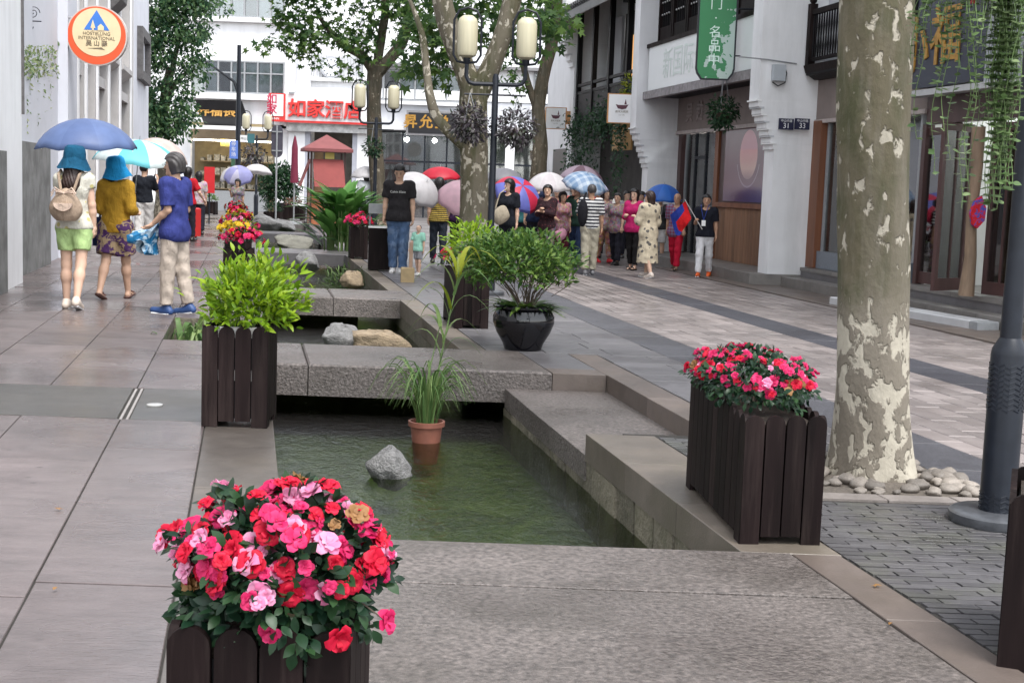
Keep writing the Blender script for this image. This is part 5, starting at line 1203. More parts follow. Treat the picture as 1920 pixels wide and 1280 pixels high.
# flower planters along the left coping
rowf = [(17.3, 'crimson', ['red', 'mag', 'mag'], L_AZ), (20.0, 'yellow', ['yel'], L_YEL), (22.8, 'magenta', ['mag', 'red', 'pink'], L_AZ), (25.8, 'gold', ['yel', 'yel', 'red'], L_YEL), (29.5, 'rose', ['mag', 'red'], L_AZ), (34.5, 'faded red', ['red', 'dry'], L_AZ)]
for k, (Y_, cn, kinds, lm) in enumerate(rowf):
    q = SV(-0.12 - 0.012 * (Y_ - 17.3), Y_)
    planter(f'square planter of {cn} flowers, number {["one", "two", "three", "four", "five", "six"][k]} in the row along the channel', q, 0.4, 0.4, 0.58, ROT, 4)
    t = thing('flower_clump', f'{cn} bedding flowers in the coping row, {["nearest of all", "second nearest", "third along", "fourth along", "fifth along", "farthest"][k]}', 'flowers', q + Vector((0.02, 0, 0.6)), 0, 'flower clumps along the coping')
    p, d = mound(170, (0, 0, 0.06), (0.27, 0.24, 0.16), -0.1, 0.5); foliage(t, OVAL, p, jit(d, 0.5), jit(np.tile([0, 0, 1.0], (len(p), 1)), 0.4), rs.uniform(0.05, 0.08, len(p)), lm)
    nb_ = 34 if k < 4 else 24; p, d = mound(nb_, (0, 0, 0.06), (0.29, 0.25, 0.18), 0.05, 0.9); blossoms(t, p, jit(d, 0.3), rs.uniform(0.04, 0.055, len(p)), [random.choice(kinds) for _ in range(len(p))])
# mid-distance planters on the right of the channel
q = P(668, 486); planter('dark planter of pink flowers beside the litter bin', q + Vector((0, 0.25, 0)), 0.34, 0.5, 0.62, ROT, 4, 5)
azalea('bright pink azalea in the planter beside the litter bin', q + Vector((0, 0.25, 0.62)), (0.24, 0.26, 0.17), 40, 160, ['mag', 'red', 'mag'], 0.045, 0.05, 0, top=-0.05)
# dark planters and bushes near the street end
far = [(512, 420, 0.55, 0.4, 'dark'), (552, 412, 0.75, 0.5, 'grey'), (600, 418, 0.6, 0.5, 'rust'), (395, 402, 0.45, 0.5, 'green')]
for (px, py, w_, h_, nm) in far:
    q = P(px, py); planter(f'distant {nm} toned planter box near the street end', q, w_, 0.5, h_, 0.0, 5)
    t = thing('low_plant', f'low {nm} toned plants in the distant planter box', 'plants', q + Vector((0, 0, h_))); p, d = mound(160, (0, 0, 0.05), (w_ * 0.55, 0.28, 0.22), 0, 0.4)
    foliage(t, OVAL, p, jit(d, .5), jit(np.tile([0, 0, 1.0], (len(p), 1)), .4), rs.uniform(0.07, 0.12, len(p)), {'green': L_MID, 'rust': L_YEL, 'grey': leafmat('rusty_leaf', [(0.12, 0.07, 0.04), (0.2, 0.1, 0.08), (0.25, 0.18, 0.14)]), 'dark': L_DARK}[nm])
q = P(528, 405); t = thing('pot_tree', 'dense dark green bush in a pot near the oval sign', 'bush', q)
part(t, 'pot', BLACK, lambda b: b.lathe([(0.28, 0), (0.36, 0.5), (0.38, 0.52)], 16), True)
p, d = mound(2600, (-0.1, 0, 1.15), (0.8, 0.7, 0.85), -0.8, 0.3); foliage(t, OVAL, p, jit(d, .6), jit(np.tile([0, 0, 1.0], (len(p), 1)), .5), rs.uniform(0.12, 0.19, len(p)), L_DARK)

# hanging baskets and vines
def ball_basket(label, c, r, lm, n=900, zs=1.0, lsz=(0.05, 0.09), nsep=0, cord=0.3):
    t = thing('hanging_basket', label, 'hanging basket', c, 0, 'hanging baskets of leafy plants')
    p, d = mound(n, (0, 0, 0), (r, r, r * zs), -1.0, 0.45); foliage(t, OVAL, p, jit(d + np.array([0, 0, -0.35]), 0.5), jit(d + np.array([0, 0, 0.6]), 0.4), rs.uniform(lsz[0], lsz[1], len(p)), lm, nsep)
    part(t, 'bowl', STEM, lambda b: b.lathe([(0.02, -r * 0.5), (r * 0.45, -r * 0.35), (r * 0.55, 0)], 14), True)
    part(t, 'cord', GREYSTEEL, lambda b: [b.tube([(0.5 * r * math.cos(a), 0.5 * r * math.sin(a), 0), (0, 0, r + cord)], 0.006, 4) for a in (0, 2.1, 4.2)])
    return t

# ---------------------------------------------------------------- lamps
def lamp_post(label, loc, rz=0.0):
    t = thing('street_lamp', label, 'street lamp', loc, rz, 'twin lantern street lamps')
    part(t, 'base_plate', CASTIRON, lambda b: b.lathe([(0.215, 0), (0.22, 0.01), (0.22, 0.045), (0.205, 0.055), (0.1, 0.06)], 40), True)
    part(t, 'pedestal', IRON, lambda b: b.lathe([(0.083, 0.055), (0.083, 0.80), (0.078, 0.83), (0.05, 0.88)], 28), True)
    for z0, z1 in ((0.06, 0.17), (0.55, 0.79)):
        def rib(b):
            for k in range(20):
                a0 = 2 * math.pi * k / 20
                for j in range(int((z1 - z0) / 0.025)):
                    z = z0 + j * 0.025; s_ = 1 if (k % 2) else -1
                    b.tube([(0.084 * math.cos(a0), 0.084 * math.sin(a0), z), (0.084 * math.cos(a0 + 0.31), 0.084 * math.sin(a0 + 0.31), z + 0.012 * s_)], 0.0035, 3)
        part(t, 'woven_band', IRON, rib)
    part(t, 'post', IRON, lambda b: b.lathe([(0.05, 0.87), (0.045, 1.3), (0.043, 2.95), (0.03, 3.0)], 16), True)
    part(t, 'arm', IRON, lambda b: b.tube([(-0.40, 0, 3.14), (-0.40, 0, 2.95), (-0.36, 0, 2.88), (-0.3, 0, 2.86), (0.3, 0, 2.86), (0.36, 0, 2.88), (0.40, 0, 2.95), (0.40, 0, 3.14)], 0.028, 8), True)
    part(t, 'basket_bar', IRON, lambda b: b.tube([(-0.42, 0, 2.72), (0.42, 0, 2.72)], 0.014, 6))
    for s_ in (-0.40, 0.40):
        l_ = part(t, 'lantern', mat('cream_lantern', (0.52, 0.48, 0.34), 0.4, 0.08, 6, 0.2, 14, stretch=(5, 5, 0.2)), lambda b: b.lathe([(0.06, 3.2), (0.12, 3.23), (0.138, 3.28), (0.138, 3.66), (0.12, 3.72), (0.07, 3.76)], 22, (s_, 0)), True)
        def fr(b):
            pts = [(s_ + x, 0, z) for x, z in ((0, 3.13), (-0.13, 3.15), (-0.185, 3.24), (-0.185, 3.7), (-0.12, 3.83), (0, 3.87), (0.12, 3.83), (0.185, 3.7), (0.185, 3.24), (0.13, 3.15), (0, 3.13))]
            b.tube(pts, 0.018, 6)
        part(l_, 'lantern_frame', IRON, fr, True)
        part(l_, 'collar', IRON, lambda b: b.lathe([(0.03, 3.12), (0.05, 3.16), (0.05, 3.21)], 12, (s_, 0)), True)
    return t
pL1 = (P(1779, 979) + P(1955, 985)) / 2; pL1 = Vector((AT(1867, 985, 6.2).x, 6.2, 0))
lamp_post('large dark street lamp standing at the right edge', pL1, R(60))
pL2 = Vector((AT(921, 400, 18.4).x, 18.4, 0)); lamp_post('twin lantern lamp in front of the central plane tree', pL2, 0.0)
pL3 = Vector((AT(708, 300, 32.5).x, 32.0, 0)); lamp_post('twin lantern lamp behind the slim plane trunk near the hotel', pL3)
pL4 = Vector((AT(481, 300, 49).x, 49, 0)); lamp_post('small distant twin lantern lamp left of the red hotel sign', pL4)
for sx, nm in ((-0.34, 'left'), (0.30, 'right')):
    ball_basket(f'purple leaved ball basket hanging {nm} of the central lamp post', pL2 + Vector((sx, -0.02, 2.32 if sx < 0 else 2.28)), 0.26, L_PURP, 900, 1.0, (0.05, 0.085), 60, 0.16)
ball_basket('dark leafy basket hanging before the taupe fascia', AT(1355, 212, 24.0), 0.27, L_DARK, 700, 1.0, (0.06, 0.1), 0, 0.5)
ball_basket('leafy basket hanging from the slim lamp near hotel', AT(700, 275, 32.0), 0.24, L_DARK, 350, 1.0, (0.06, 0.1), 0, 0.3)
ball_basket('leafy basket at the distant small lamp near hotel', AT(475, 290, 49), 0.4, L_PURP, 350, 1.0, (0.1, 0.16), 0, 0.3)
# trailing vine basket over the right edge
vb = pL1 + Vector((-0.12, -0.42, 2.78)); vb = AT(1830, -60, 5.9)
t = thing('trailing_vine', 'hanging basket of long trailing vines at the top right', 'vine', vb)
part(t, 'bowl', STEM, lambda b: b.lathe([(0.05, -0.12), (0.2, -0.05), (0.24, 0.08)], 16), True)
part(t, 'cord', GREYSTEEL, lambda b: [b.tube([(0.2 * math.cos(a), 0.2 * math.sin(a), 0.08), (0, 0, 0.32)], 0.005, 4) for a in (0, 2.1, 4.2)])
p_, d_, n_, s_ = [], [], [], []; sb = MB()
strands = []
for k in range(46):
    a = random.uniform(0, 6.28); strands.append((0.24 * math.cos(a), 0.2 * math.sin(a), random.uniform(0.1, 0.42)))
for (px, ybot) in ((1745, 330), (1760, 250), (1780, 300), (1790, 400), (1800, 345), (1812, 240), (1828, 380), (1840, 300), (1725, 260), (1770, 160), (1788, 130), (1815, 90)):
    q = AT(px, ybot, 5.9) - vb; strands.append((q.x, random.uniform(-0.1, 0.1), -q.z))
for k in range(60):
    px = random.uniform(1850, 1890); q = AT(px, random.uniform(120, 400), 5.9) - vb; strands.append((q.x, random.uniform(-0.06, 0.06), -q.z))
for (x, y, L) in strands:
    pts = []; z = 0.05; cx, cy = x * 0.75, y * 0.75; ph = random.uniform(0, 6)
    while z > -L:
        f = min(1, (0.05 - z) / 0.25); pts.append(Vector((cx + (x - cx) * f + 0.012 * math.sin(z * 14 + ph), cy + (y - cy) * f + 0.01 * math.cos(z * 11 + ph), z))); z -= 0.03
    if len(pts) < 2: continue
    sb.tube(pts, 0.0018, 3, False)
    for i, q in enumerate(pts):
        if random.random() < 0.22: continue
        for sgn in (-1, 1):
            an = random.uniform(0, 6.28); p_.append(tuple(q)); d_.append((math.cos(an), math.sin(an), random.uniform(-0.3, 0.5))); n_.append((random.uniform(-.4, .4), random.uniform(-.9, .1), 1)); s_.append(random.uniform(0.02, 0.042))
sb.build('strands', GSTEM, t)
foliage(t, ROUND, p_, d_, n_, s_, L_VINE, 190)
def YW(px): return -3.25 / ((px - 960) / FPX + SL)
# creeper on the hostel wall
t = thing('wall_creeper', 'pale green creeper trailing down the hostel wall', 'creeper', SV(-3.2, 21.0, 3.3)); p_, d_, n_, s_ = [], [], [], []
for k in range(420):
    px = random.uniform(45, 112); py = 85 + random.uniform(0, 60) ** 1.0; q = AT(px, py, YW(px) - random.uniform(0.05, 0.5)) - t.location; p_.append(tuple(q)); s_.append(random.uniform(0.05, 0.1))
for st_ in range(9):
    px = random.uniform(48, 108); bot = random.uniform(190, 255)
    for py in np.arange(120, bot, 6): q = AT(px + random.uniform(-3, 3), py, YW(px) - 0.15) - t.location; p_.append(tuple(q)); s_.append(random.uniform(0.05, 0.085))
n = len(p_); a = rs.normal(size=(n, 3)); foliage(t, OVAL, p_, a + np.array([0, -0.4, -0.5]), rs.normal(size=(n, 3)) * 0.4 + np.array([0.3, -0.6, 0.6]), s_, leafmat('pale_creeper_leaf', [(0.10, 0.17, 0.07), (0.22, 0.28, 0.12), (0.38, 0.40, 0.22)]))
# ivy on the dark house
t = thing('ivy_curtain', 'thick dark ivy draped over the dark balcony house front', 'ivy', SV(8.5, 32, 3.2)); p_, d_, s_ = [], [], []
for k in range(2600):
    Y_ = random.uniform(30.0, 36.0); f = (Y_ - 30) / 6; z = 3.45 - 0.25 * f + random.gauss(0, 0.18) - (random.random() ** 2) * (0.5 + 1.1 * (f > 0.55)); v = 8.55 + random.gauss(0, 0.13); q = SV(v, Y_, z) - t.location; p_.append(tuple(q)); s_.append(random.uniform(0.07, 0.13))
for st_ in range(26):
    Y_ = random.choice([random.uniform(34.2, 36), random.uniform(30.1, 31.4)]); L_ = random.uniform(0.8, 2.3)
    for z in np.arange(0, L_, 0.07): q = SV(8.45 + random.gauss(0, 0.05), Y_ + random.gauss(0, 0.05), 3.2 - z) - t.location; p_.append(tuple(q)); s_.append(random.uniform(0.07, 0.12))
n = len(p_); foliage(t, OVAL, p_, rs.normal(size=(n, 3)) + np.array([-0.5, -0.4, -0.4]), rs.normal(size=(n, 3)) * 0.4 + np.array([-0.5, -0.5, 0.6]), s_, L_DARK)
t = thing('variegated_plant', 'small yellow variegated plant above the bowl sign', 'plant', AT(1180, 178, 30.2)); p, d = mound(150, (0, 0, 0.1), (0.22, 0.22, 0.36), -0.5, 0.3); foliage(t, OVAL, p, jit(d, .5), jit(np.tile([0, 0, 1.0], (len(p), 1)), .4), rs.uniform(0.08, 0.13, len(p)), L_YEL)

# ---------------------------------------------------------------- rocks and pebbles
def rock_mesh(seed, ma, n=28, k=20, planes=34):
    r_ = np.random.RandomState(seed); N_ = r_.normal(size=(planes, 3)); N_ /= np.linalg.norm(N_, axis=1, keepdims=True); D_ = r_.uniform(0.62, 1.05, planes)
    b = MB(); b.ball((0, 0, 0), 1.0, n, k); V = np.array(b.v); dots = V @ N_.T; rr = np.where(dots > 0.05, D_[None, :] / np.maximum(dots, 0.05), 9).min(1); rr = np.minimum(rr, 1.15)
    V = V * rr[:, None] + r_.normal(size=V.shape) * 0.022; b.v = [tuple(q) for q in V]
    me = b.mesh('rock', ma, False); me.polygons.foreach_set('use_smooth', [True] * len(me.polygons)); return me
ROCKG = mat('grey_rock', (0.27, 0.265, 0.26), 0.65, 0.35, 3, 0.8, 12, 0.05, dirt=(0.1, 0.1, 0.09), dirtscale=6, dirtamt=0.6)
ROCKT = mat('tan_rock', (0.34, 0.26, 0.17), 0.65, 0.3, 3, 0.7, 12, 0.05)
def rock(label, loc, s, seed, ma, rz=0):
    o = mobj('rock', rock_mesh(seed, ma), None, loc, (0.1, 0.15, rz), scale=s); tag(o, label, 'rock', 'boulders in the channel'); return o
q = P(725, 900, -0.36); rock('grey rock sitting alone in the near pool', (q.x, q.y + 0.12, -0.31), (0.165, 0.15, 0.16), 41, ROCKG, 0.4)
rock('pale grey rock behind the nearest bridge', AT(640, 622, 13.9) + Vector((0, 0, -0.06)), (0.25, 0.2, 0.2), 8, ROCKG, 0.7)
rock('tan brown rock just behind the nearest bridge', AT(712, 636, 13.6) + Vector((0, 0, -0.06)), (0.36, 0.26, 0.20), 9, ROCKT, -0.2)
rock('low brown rock among water plants in the third pool', AT(660, 528, 20.5), (0.24, 0.2, 0.16), 12, ROCKT)
rock('rounded pale boulder beyond the third bridge', AT(548, 458, 30.2), (0.55, 0.4, 0.24), 14, mat('pale_boulder', (0.19, 0.185, 0.155), 0.7, 0.2, 4, 0.4, 12, 0.05))
rock('dark rock heap near the farthest bridge', AT(500, 420, 38.5), (0.6, 0.4, 0.3), 15, ROCKG); rock('flat grey rock near the farthest bridge', AT(530, 422, 38.8), (0.45, 0.35, 0.22), 16, ROCKG)
rock('dark wet rock in the second pool left side', AT(578, 492, 24.5), (0.25, 0.25, 0.2), 18, ROCKG)
pebm = [rock_mesh(30 + k, mat('river_pebble', (0.20, 0.175, 0.15), 0.6, 0.25, 6, rnd=0.45), 12, 8) for k in range(4)]
TB = Vector((AT(1638, 890, 7.2).x, 7.25, 0))
k = 0
for _ in range(400):
    v = random.uniform(PIT[0] + 0.14, PIT[1] - 0.05); y = random.uniform(PIT[2] + 0.16, PIT[3] - 0.1); q = SV(v, y)
    if (q - TB).length < 0.27: continue
    if y > 7.3 and random.random() < 0.6: continue
    s_ = random.uniform(0.025, 0.065); o = mobj('pebble', random.choice(pebm), tp, (q.x, q.y, s_ * 0.25), (0, 0, random.uniform(0, 6)), scale=(s_ * 1.25, s_, s_ * 0.65)); k += 1
    if k > 70: break

# ---------------------------------------------------------------- litter bin, kiosk, signs, small things
q = P(708, 508); t = thing('litter_bin', 'dark box litter bin with open metal hood beside the man in black', 'litter bin', q + Vector((0, 0.2, 0)), R(4))
boxp(t, 'body', DARKWOOD, -0.18, 0.18, -0.18, 0.18, 0.02, 0.72); boxp(t, 'rim', STEEL, -0.185, 0.185, -0.185, 0.185, 0.72, 0.745)
for sx in (-0.17, 0.17): part(t, 'upright', GREYSTEEL, lambda b: b.box(sx - 0.015, sx + 0.015, -0.02, 0.02, 0.745, 1.12))
boxp(t, 'hood', GREYSTEEL, -0.19, 0.19, -0.15, 0.15, 0.96, 1.12)
q = P(762, 530); t = thing('stone_bollard', 'low square tan stone block by the man and child', 'bollard', q + Vector((0, 0.15, 0)), R(8)); boxp(t, 'block', mat('tan_block', (0.32, 0.24, 0.13), 0.8, 0.2, 8, 0.3), -0.1, 0.1, -0.1, 0.1, 0, 0.22, c=0.012); boxp(t, 'pole', mat('tan_pole', (0.30, 0.20, 0.14), 0.7, 0.2, 8), 0.02, 0.075, 0.0, 0.06, 0.22, 0.6)
# kiosk
ky = 45.0; q = Vector((AT(612, 300, ky).x, ky, 0)); t = thing('red_kiosk', 'small red kiosk with pyramid canvas roof at the hotel entrance', 'kiosk', q, R(14))
KRED = mat('faded_red_canvas', (0.20, 0.062, 0.062), 0.8, 0.1, 4, 0.2, 12); KR2 = mat('kiosk_red', (0.26, 0.055, 0.05), 0.75, 0.1, 4)
part(t, 'roof', KRED, lambda b: b._add([(-.8, -.8, 2.5), (.8, -.8, 2.5), (.8, .8, 2.5), (-.8, .8, 2.5), (0, 0, 2.98), (-.8, -.8, 2.4), (.8, -.8, 2.4), (.8, .8, 2.4), (-.8, .8, 2.4)], [(0, 1, 4), (1, 2, 4), (2, 3, 4), (3, 0, 4), (0, 5, 6, 1), (1, 6, 7, 2), (2, 7, 8, 3), (3, 8, 5, 0), (8, 7, 6, 5)]))
for sx in (-0.55, 0.55):
    for sy in (-0.55, 0.55): boxp(t, 'post', MAROONWOOD, sx - 0.03, sx + 0.03, sy - 0.03, sy + 0.03, 0, 2.42)
part(t, 'front_curtain', KR2, lambda b: b._add([(-0.5, -0.56, 2.15), (0.5, -0.56, 2.15), (0.56, -0.85, 1.25), (-0.46, -0.85, 1.25), (-0.5, -0.53, 2.15), (0.5, -0.53, 2.15), (0.56, -0.82, 1.25), (-0.46, -0.82, 1.25)], [(0, 3, 2, 1), (4, 5, 6, 7), (0, 4, 7, 3), (1, 2, 6, 5), (3, 7, 6, 2), (0, 1, 5, 4)]))
part(t, 'side_curtain', KR2, lambda b: b._add([(-0.56, -0.5, 2.15), (-0.56, 0.4, 2.15), (-0.9, 0.4, 1.25), (-0.9, -0.5, 1.25), (-0.53, -0.5, 2.15), (-0.53, 0.4, 2.15), (-0.87, 0.4, 1.25), (-0.87, -0.5, 1.25)], [(0, 1, 2, 3), (7, 6, 5, 4), (0, 3, 7, 4), (1, 5, 6, 2), (3, 2, 6, 7), (0, 4, 5, 1)]))
boxp(t, 'notice', mat('yellow_notice', ()), -0.1, 0.2, -0.57, -0.55, 2.17, 2.38); boxp(t, 'base', mat('orange_base', (0.35, 0.12, 0.05), 0.6, 0.2, 6), -0.56, 0.56, -0.52, 0.5, 0.0, 1.1)
q = Vector((AT(552, 330, 44).x, 44, 0)); t = thing('folded_parasol', 'closed maroon parasol left of the kiosk', 'parasol', q); part(t, 'canopy', mat('maroon_canvas', (0.16, 0.015, 0.04), 0.8, 0.15, 8, 0.4, 14), lambda b: b.lathe([(0.03, 2.85), (0.1, 2.5), (0.11, 2.0), (0.14, 1.35), (0.05, 1.34)], 10), True); part(t, 'pole', GREYSTEEL, lambda b: b.tube([(0, 0, 0.05), (0, 0, 2.9)], 0.025, 8)); part(t, 'base', GREYSTEEL, lambda b: b.lathe([(0.3, 0), (0.28, 0.08), (0.05, 0.1)], 16), True)
q = Vector((AT(519, 270, 43).x, 43, 0)); t = thing('traffic_sign', 'back of a dark oval sign on a thin grey pole', 'sign', q)
part(t, 'plate', mat('dark_sign_back', (0.06, 0.055, 0.075), 0.5, 0.1, 6), lambda b: b.prismY([(0.185 * math.cos(a), 2.65 + (0.33 if math.sin(a) > 0 else -0.33) + 0.185 * math.sin(a)) for a in [2 * math.pi * (k + 0.5) / 24 for k in range(24)]], 0.03, 0.05)); part(t, 'pole', GREYSTEEL, lambda b: b.tube([(0, 0, 0), (0, 0, 3.15)], 0.028, 8))
for z in (2.35, 2.95): boxp(t, 'bracket', GREYSTEEL, -0.16, 0.16, 0.0, 0.03, z - 0.02, z + 0.02)
q = Vector((AT(446, 300, 47).x, 47, 0)); t = thing('camera_pole', 'tall dark pole with slanting side arm left of the hotel sign', 'pole', q)
part(t, 'post', IRON, lambda b: b.tube([(0, 0, 0), (0, 0, 3.5), (0, 0, 6.0)], [0.11, 0.09, 0.07], 12), True); part(t, 'arm', IRON, lambda b: b.tube([(0, 0, 4.3), (-0.16, 0, 4.75), (-1.3, 0, 5.5)], [0.06, 0.05, 0.025], 8), True)
bs = part(t, 'blue_sign', mat('blue_sign', (0.12, 0.22, 0.62), 0.5, 0.08, 6), lambda b: b.box(-0.26, 0.02, -0.16, -0.1, 2.1, 2.72)); lettering(bs, '停车场', 0.17, (-0.12, -0.164, 2.42), WHITEPAINT, vertical=True, depth=0.002)
bs = part(t, 'white_sign', WHITEPAINT, lambda b: b.box(0.1, 0.34, -0.14, -0.1, 2.68, 2.92)); lettering(bs, '中山', 0.1, (0.22, -0.143, 2.8), IRON, depth=0.002); boxp(t, 'green_sign', mat('teal_sign', (0.05, 0.16, 0.18), 0.5, 0.1, 6), 0.35, 0.6, -0.14, -0.1, 2.66, 2.98)
# projecting signs
q = AT(183, 68, 23.0); t = thing('hostel_sign', 'round orange and cream hostel sign projecting from the left wall', 'sign', q, R(6))
part(t, 'rim', mat('sign_rim', (0.55, 0.50, 0.46), 0.4, 0.08, 6), lambda b: disc(b, 0.5, -0.07, 0.07, 48)); part(t, 'orange_disc', mat('sign_orange', (0.72, 0.10, 0.03), 0.45, 0.05, 5), lambda b: disc(b, 0.48, -0.075, -0.0701, 48))
part(t, 'cream_disc', mat('sign_cream', (0.76, 0.62, 0.38), 0.45, 0.06, 5), lambda b: b.prismY([(0.4 * math.cos(2 * math.pi * k / 48), 0.055 + 0.4 * math.sin(2 * math.pi * k / 48)) for k in range(48)], -0.08, -0.0751))
part(t, 'blue_triangle', mat('sign_blue', (0.05, 0.20, 0.62), 0.45, 0.05, 5), lambda b: b.prismY([(-0.21, 0.09), (0.21, 0.09), (0.0, 0.42)], -0.085, -0.0801))
part(t, 'fir_and_house', mat('sign_cream', ()), lambda b: (b.prismY([(-0.10, 0.12), (-0.02, 0.12), (-0.06, 0.26)], -0.09, -0.0851), b.prismY([(-0.075, 0.085), (-0.045, 0.085), (-0.045, 0.119), (-0.075, 0.119)], -0.09, -0.0851), b.prismY([(0.02, 0.085), (0.12, 0.085), (0.12, 0.15), (0.07, 0.195), (0.02, 0.15)], -0.09, -0.0851)))
TX = mat('sign_text', (0.18, 0.14, 0.09), 0.6, 0.1, 9)
lettering(t, 'HOSTELLING', 0.078, (0, -0.083, 0.03), TX, depth=0.002); lettering(t, 'INTERNATIONAL', 0.078, (0, -0.083, -0.045), TX, depth=0.002); lettering(t, '吴 山 驿', 0.1, (0, -0.083, -0.135), TX, depth=0.002, offset=0.002)
part(t, 'arrow', TX, lambda b: b.prismY([(-0.14, -0.215), (0.08, -0.225), (0.14, -0.235), (0.08, -0.195)], -0.085, -0.081))
for z in (0.29, -0.12): part(t, 'bracket', STEEL, lambda b: b.tube([(-0.75, 0.03, z), (-0.4, 0.03, z)], 0.018, 8))
q = AT(1344, 62, 23.6); t = thing('green_hanging_sign', 'worn green vertical sign hanging off the white pier', 'sign', q, R(-3))
def greens():
    ma, nt, b = newmat('peeling_green'); v = coords(nt, 'Object'); n1 = noise(nt, v, 3.4, 4, 0.6, 0.3); sep = nt.nodes.new('ShaderNodeSeparateXYZ'); nt.links.new(v, sep.inputs[0])
    f = math_(nt, 'ADD', n1, math_(nt, 'ADD', math_(nt, 'MULTIPLY', sep.outputs[0], 0.55), math_(nt, 'MULTIPLY', sep.outputs[2], -0.22)))
    c = mixc(nt, ramp(nt, f, [(0.60, 0.0), (0.61, 1.0)]), (0.008, 0.17, 0.05), (0.36, 0.46, 0.42)); nt.links.new(c, b.inputs['Base Color']); b.inputs['Roughness'].default_value = 0.4; return ma
shape = [(-0.22, -0.78), (0.22, -0.78), (0.29, -0.68), (0.31, -0.6), (0.31, 0.9), (-0.31, 0.9), (-0.31, -0.6), (-0.29, -0.68)]
part(t, 'frame', IRON, lambda b: b.prismY([(x * 1.1, z * 1.03) for x, z in shape], -0.02, 0.05)); part(t, 'face', greens(), lambda b: b.prismY(shape, -0.03, -0.0201))
lettering(t, '澳门·名品中', 0.22, (-0.03, -0.033, 0.12), mat('pale_letters', (0.62, 0.78, 0.70), 0.5, 0.05, 6), vertical=True, depth=0.002)
for z in (-0.38, 0.42): part(t, 'bracket', IRON, lambda b: b.tube([(0.31, 0.02, z), (0.62, 0.02, z)], 0.014, 6))
for (px, py, Y_, w_, nm) in ((1166, 204, 29.6, 0.58, 'white square bowl sign with orange frame on the white pier'), (1042, 222, 36.2, 0.52, 'farther white square bowl sign beyond the dark house')):
    q = AT(px, py, Y_); t = thing('bowl_sign', nm, 'sign', q, R(-2), 'square bowl signs'); h_ = w_ * 0.52
    boxp(t, 'frame', mat('orange_frame', (0.50, 0.24, 0.09), 0.5, 0.1, 6), -w_ / 2 - 0.03, w_ / 2 + 0.03, -0.03, 0.05, -h_ - 0.02, h_ + 0.02); boxp(t, 'panel', WHITEPAINT, -w_ / 2, w_ / 2, -0.036, -0.0301, -h_, h_)
    k_ = w_ / 0.58; part(t, 'bowl_emblem', mat('emblem_brown', (0.10, 0.03, 0.045), 0.5, 0.1, 6), lambda b: (b.prismY([(-0.14 * k_, 0.09), (-0.09 * k_, 0.0), (0, -0.02), (0.09 * k_, 0.0), (0.14 * k_, 0.09), (0.08 * k_, 0.075), (-0.08 * k_, 0.075)], -0.042, -0.0361), b.prismY([(0.05 * k_, 0.09), (0.1 * k_, 0.09), (0.075 * k_, 0.21)], -0.042, -0.0361)))
    lettering(t, '南宋大碗茶', 0.058 * k_, (0, -0.038, -0.07), TX, depth=0.002); lettering(t, 'since 1983', 0.03 * k_, (0, -0.038, -0.14), TX, depth=0.002)
    part(t, 'bracket', mat('orange_frame', ()), lambda b: b.box(w_ / 2 + 0.03, w_ / 2 + 0.14, 0.0, 0.04, -0.15, 0.2))
# number plates on the pier
q = SV(9.45, YBAY - 0.42 / KS - 0.02); 
for k, (px, num) in enumerate(((1474, '31'), (1504, '33'))):
    q = AT(px, 233, 22.13); t = thing('number_plate', f'dark blue house number plate, the {["left", "right"][k]} one of the pair on the pier', 'number plate', q, ROT, 'house number plates'); boxp(t, 'plate', mat('plate_navy', (0.012, 0.014, 0.045), 0.35, 0.1, 6), -0.128, 0.128, -0.012, 0.012, -0.09, 0.09)
    lettering(t, num, 0.12, (0, -0.014, -0.03), WHITEPAINT, depth=0.001); lettering(t, '中山中路', 0.05, (0, -0.014, 0.05), WHITEPAINT, depth=0.001)
q = AT(1460, 137, 22.1); t = thing('junction_box', 'small grey electrical box on the white pier with a looped cable', 'box', q, ROT); boxp(t, 'case', mat('box_grey', (0.42, 0.45, 0.48), 0.5, 0.06, 6), -0.1, 0.1, -0.06, 0.06, -0.13, 0.13); part(t, 'cable', IRON, lambda b: b.tube([(0.1, 0, 0.1), (0.14, 0, 0), (0.12, 0, -0.15), (0, 0, -0.21), (-0.1, 0, -0.15)], 0.01, 5))
t = thing('wall_cable', 'thin grey cable running across the white pier', 'cable', AT(1440, 112, 22.12), ROT); part(t, 'cable', GREYSTEEL, lambda b: b.tube([(-0.5, 0, 0.02), (0, 0, 0), (0.5, 0, -0.04)], 0.012, 5))
# red placard, dark planter edge at the frame, fallen leaves
q = P(392, 420); t = thing('red_placard', 'tall red placard on a post left of the flower row', 'placard', q); boxp(t, 'panel', mat('placard_red', (0.60, 0.02, 0.025), 0.5, 0.05, 5), -0.16, 0.16, -0.02, 0.02, 0.95, 1.75); part(t, 'post', IRON, lambda b: b.box(-0.02, 0.02, -0.015, 0.015, 0, 0.95))
planter('dark slatted planter cut off by the right edge of the picture', Vector((1.90, 4.36, 0)), 0.42, 0.5, 0.58, R(-21))
DRY = leafmat('fallen_leaf', [(0.35, 0.16, 0.05), (0.42, 0.24, 0.09)])
for k, (px, py, nm) in enumerate(((100, 1105, 'brown fallen leaf on the left slabs near the front edge'), (113, 953, 'dry fallen leaf on a left paving slab'), (1672, 1166, 'orange fallen leaf on the edging by the grey bricks'), (1640, 1095, 'curled fallen leaf beside the grey bricks'), (1290, 540, 'yellow fallen leaf on the far setts'), (955, 525, 'fallen leaf on grey slabs behind the pot'))):
    me = tpl_mesh(PALM if k % 2 else OVAL, DRY); o = mobj('fallen_leaf', me, None, P(px, py, 0.012), (0.2, 0.1, k * 1.3), scale=(0.035, 0.035, 0.035) if k < 4 else (0.07, 0.07, 0.07)); tag(o, nm, 'leaf', 'fallen leaves')
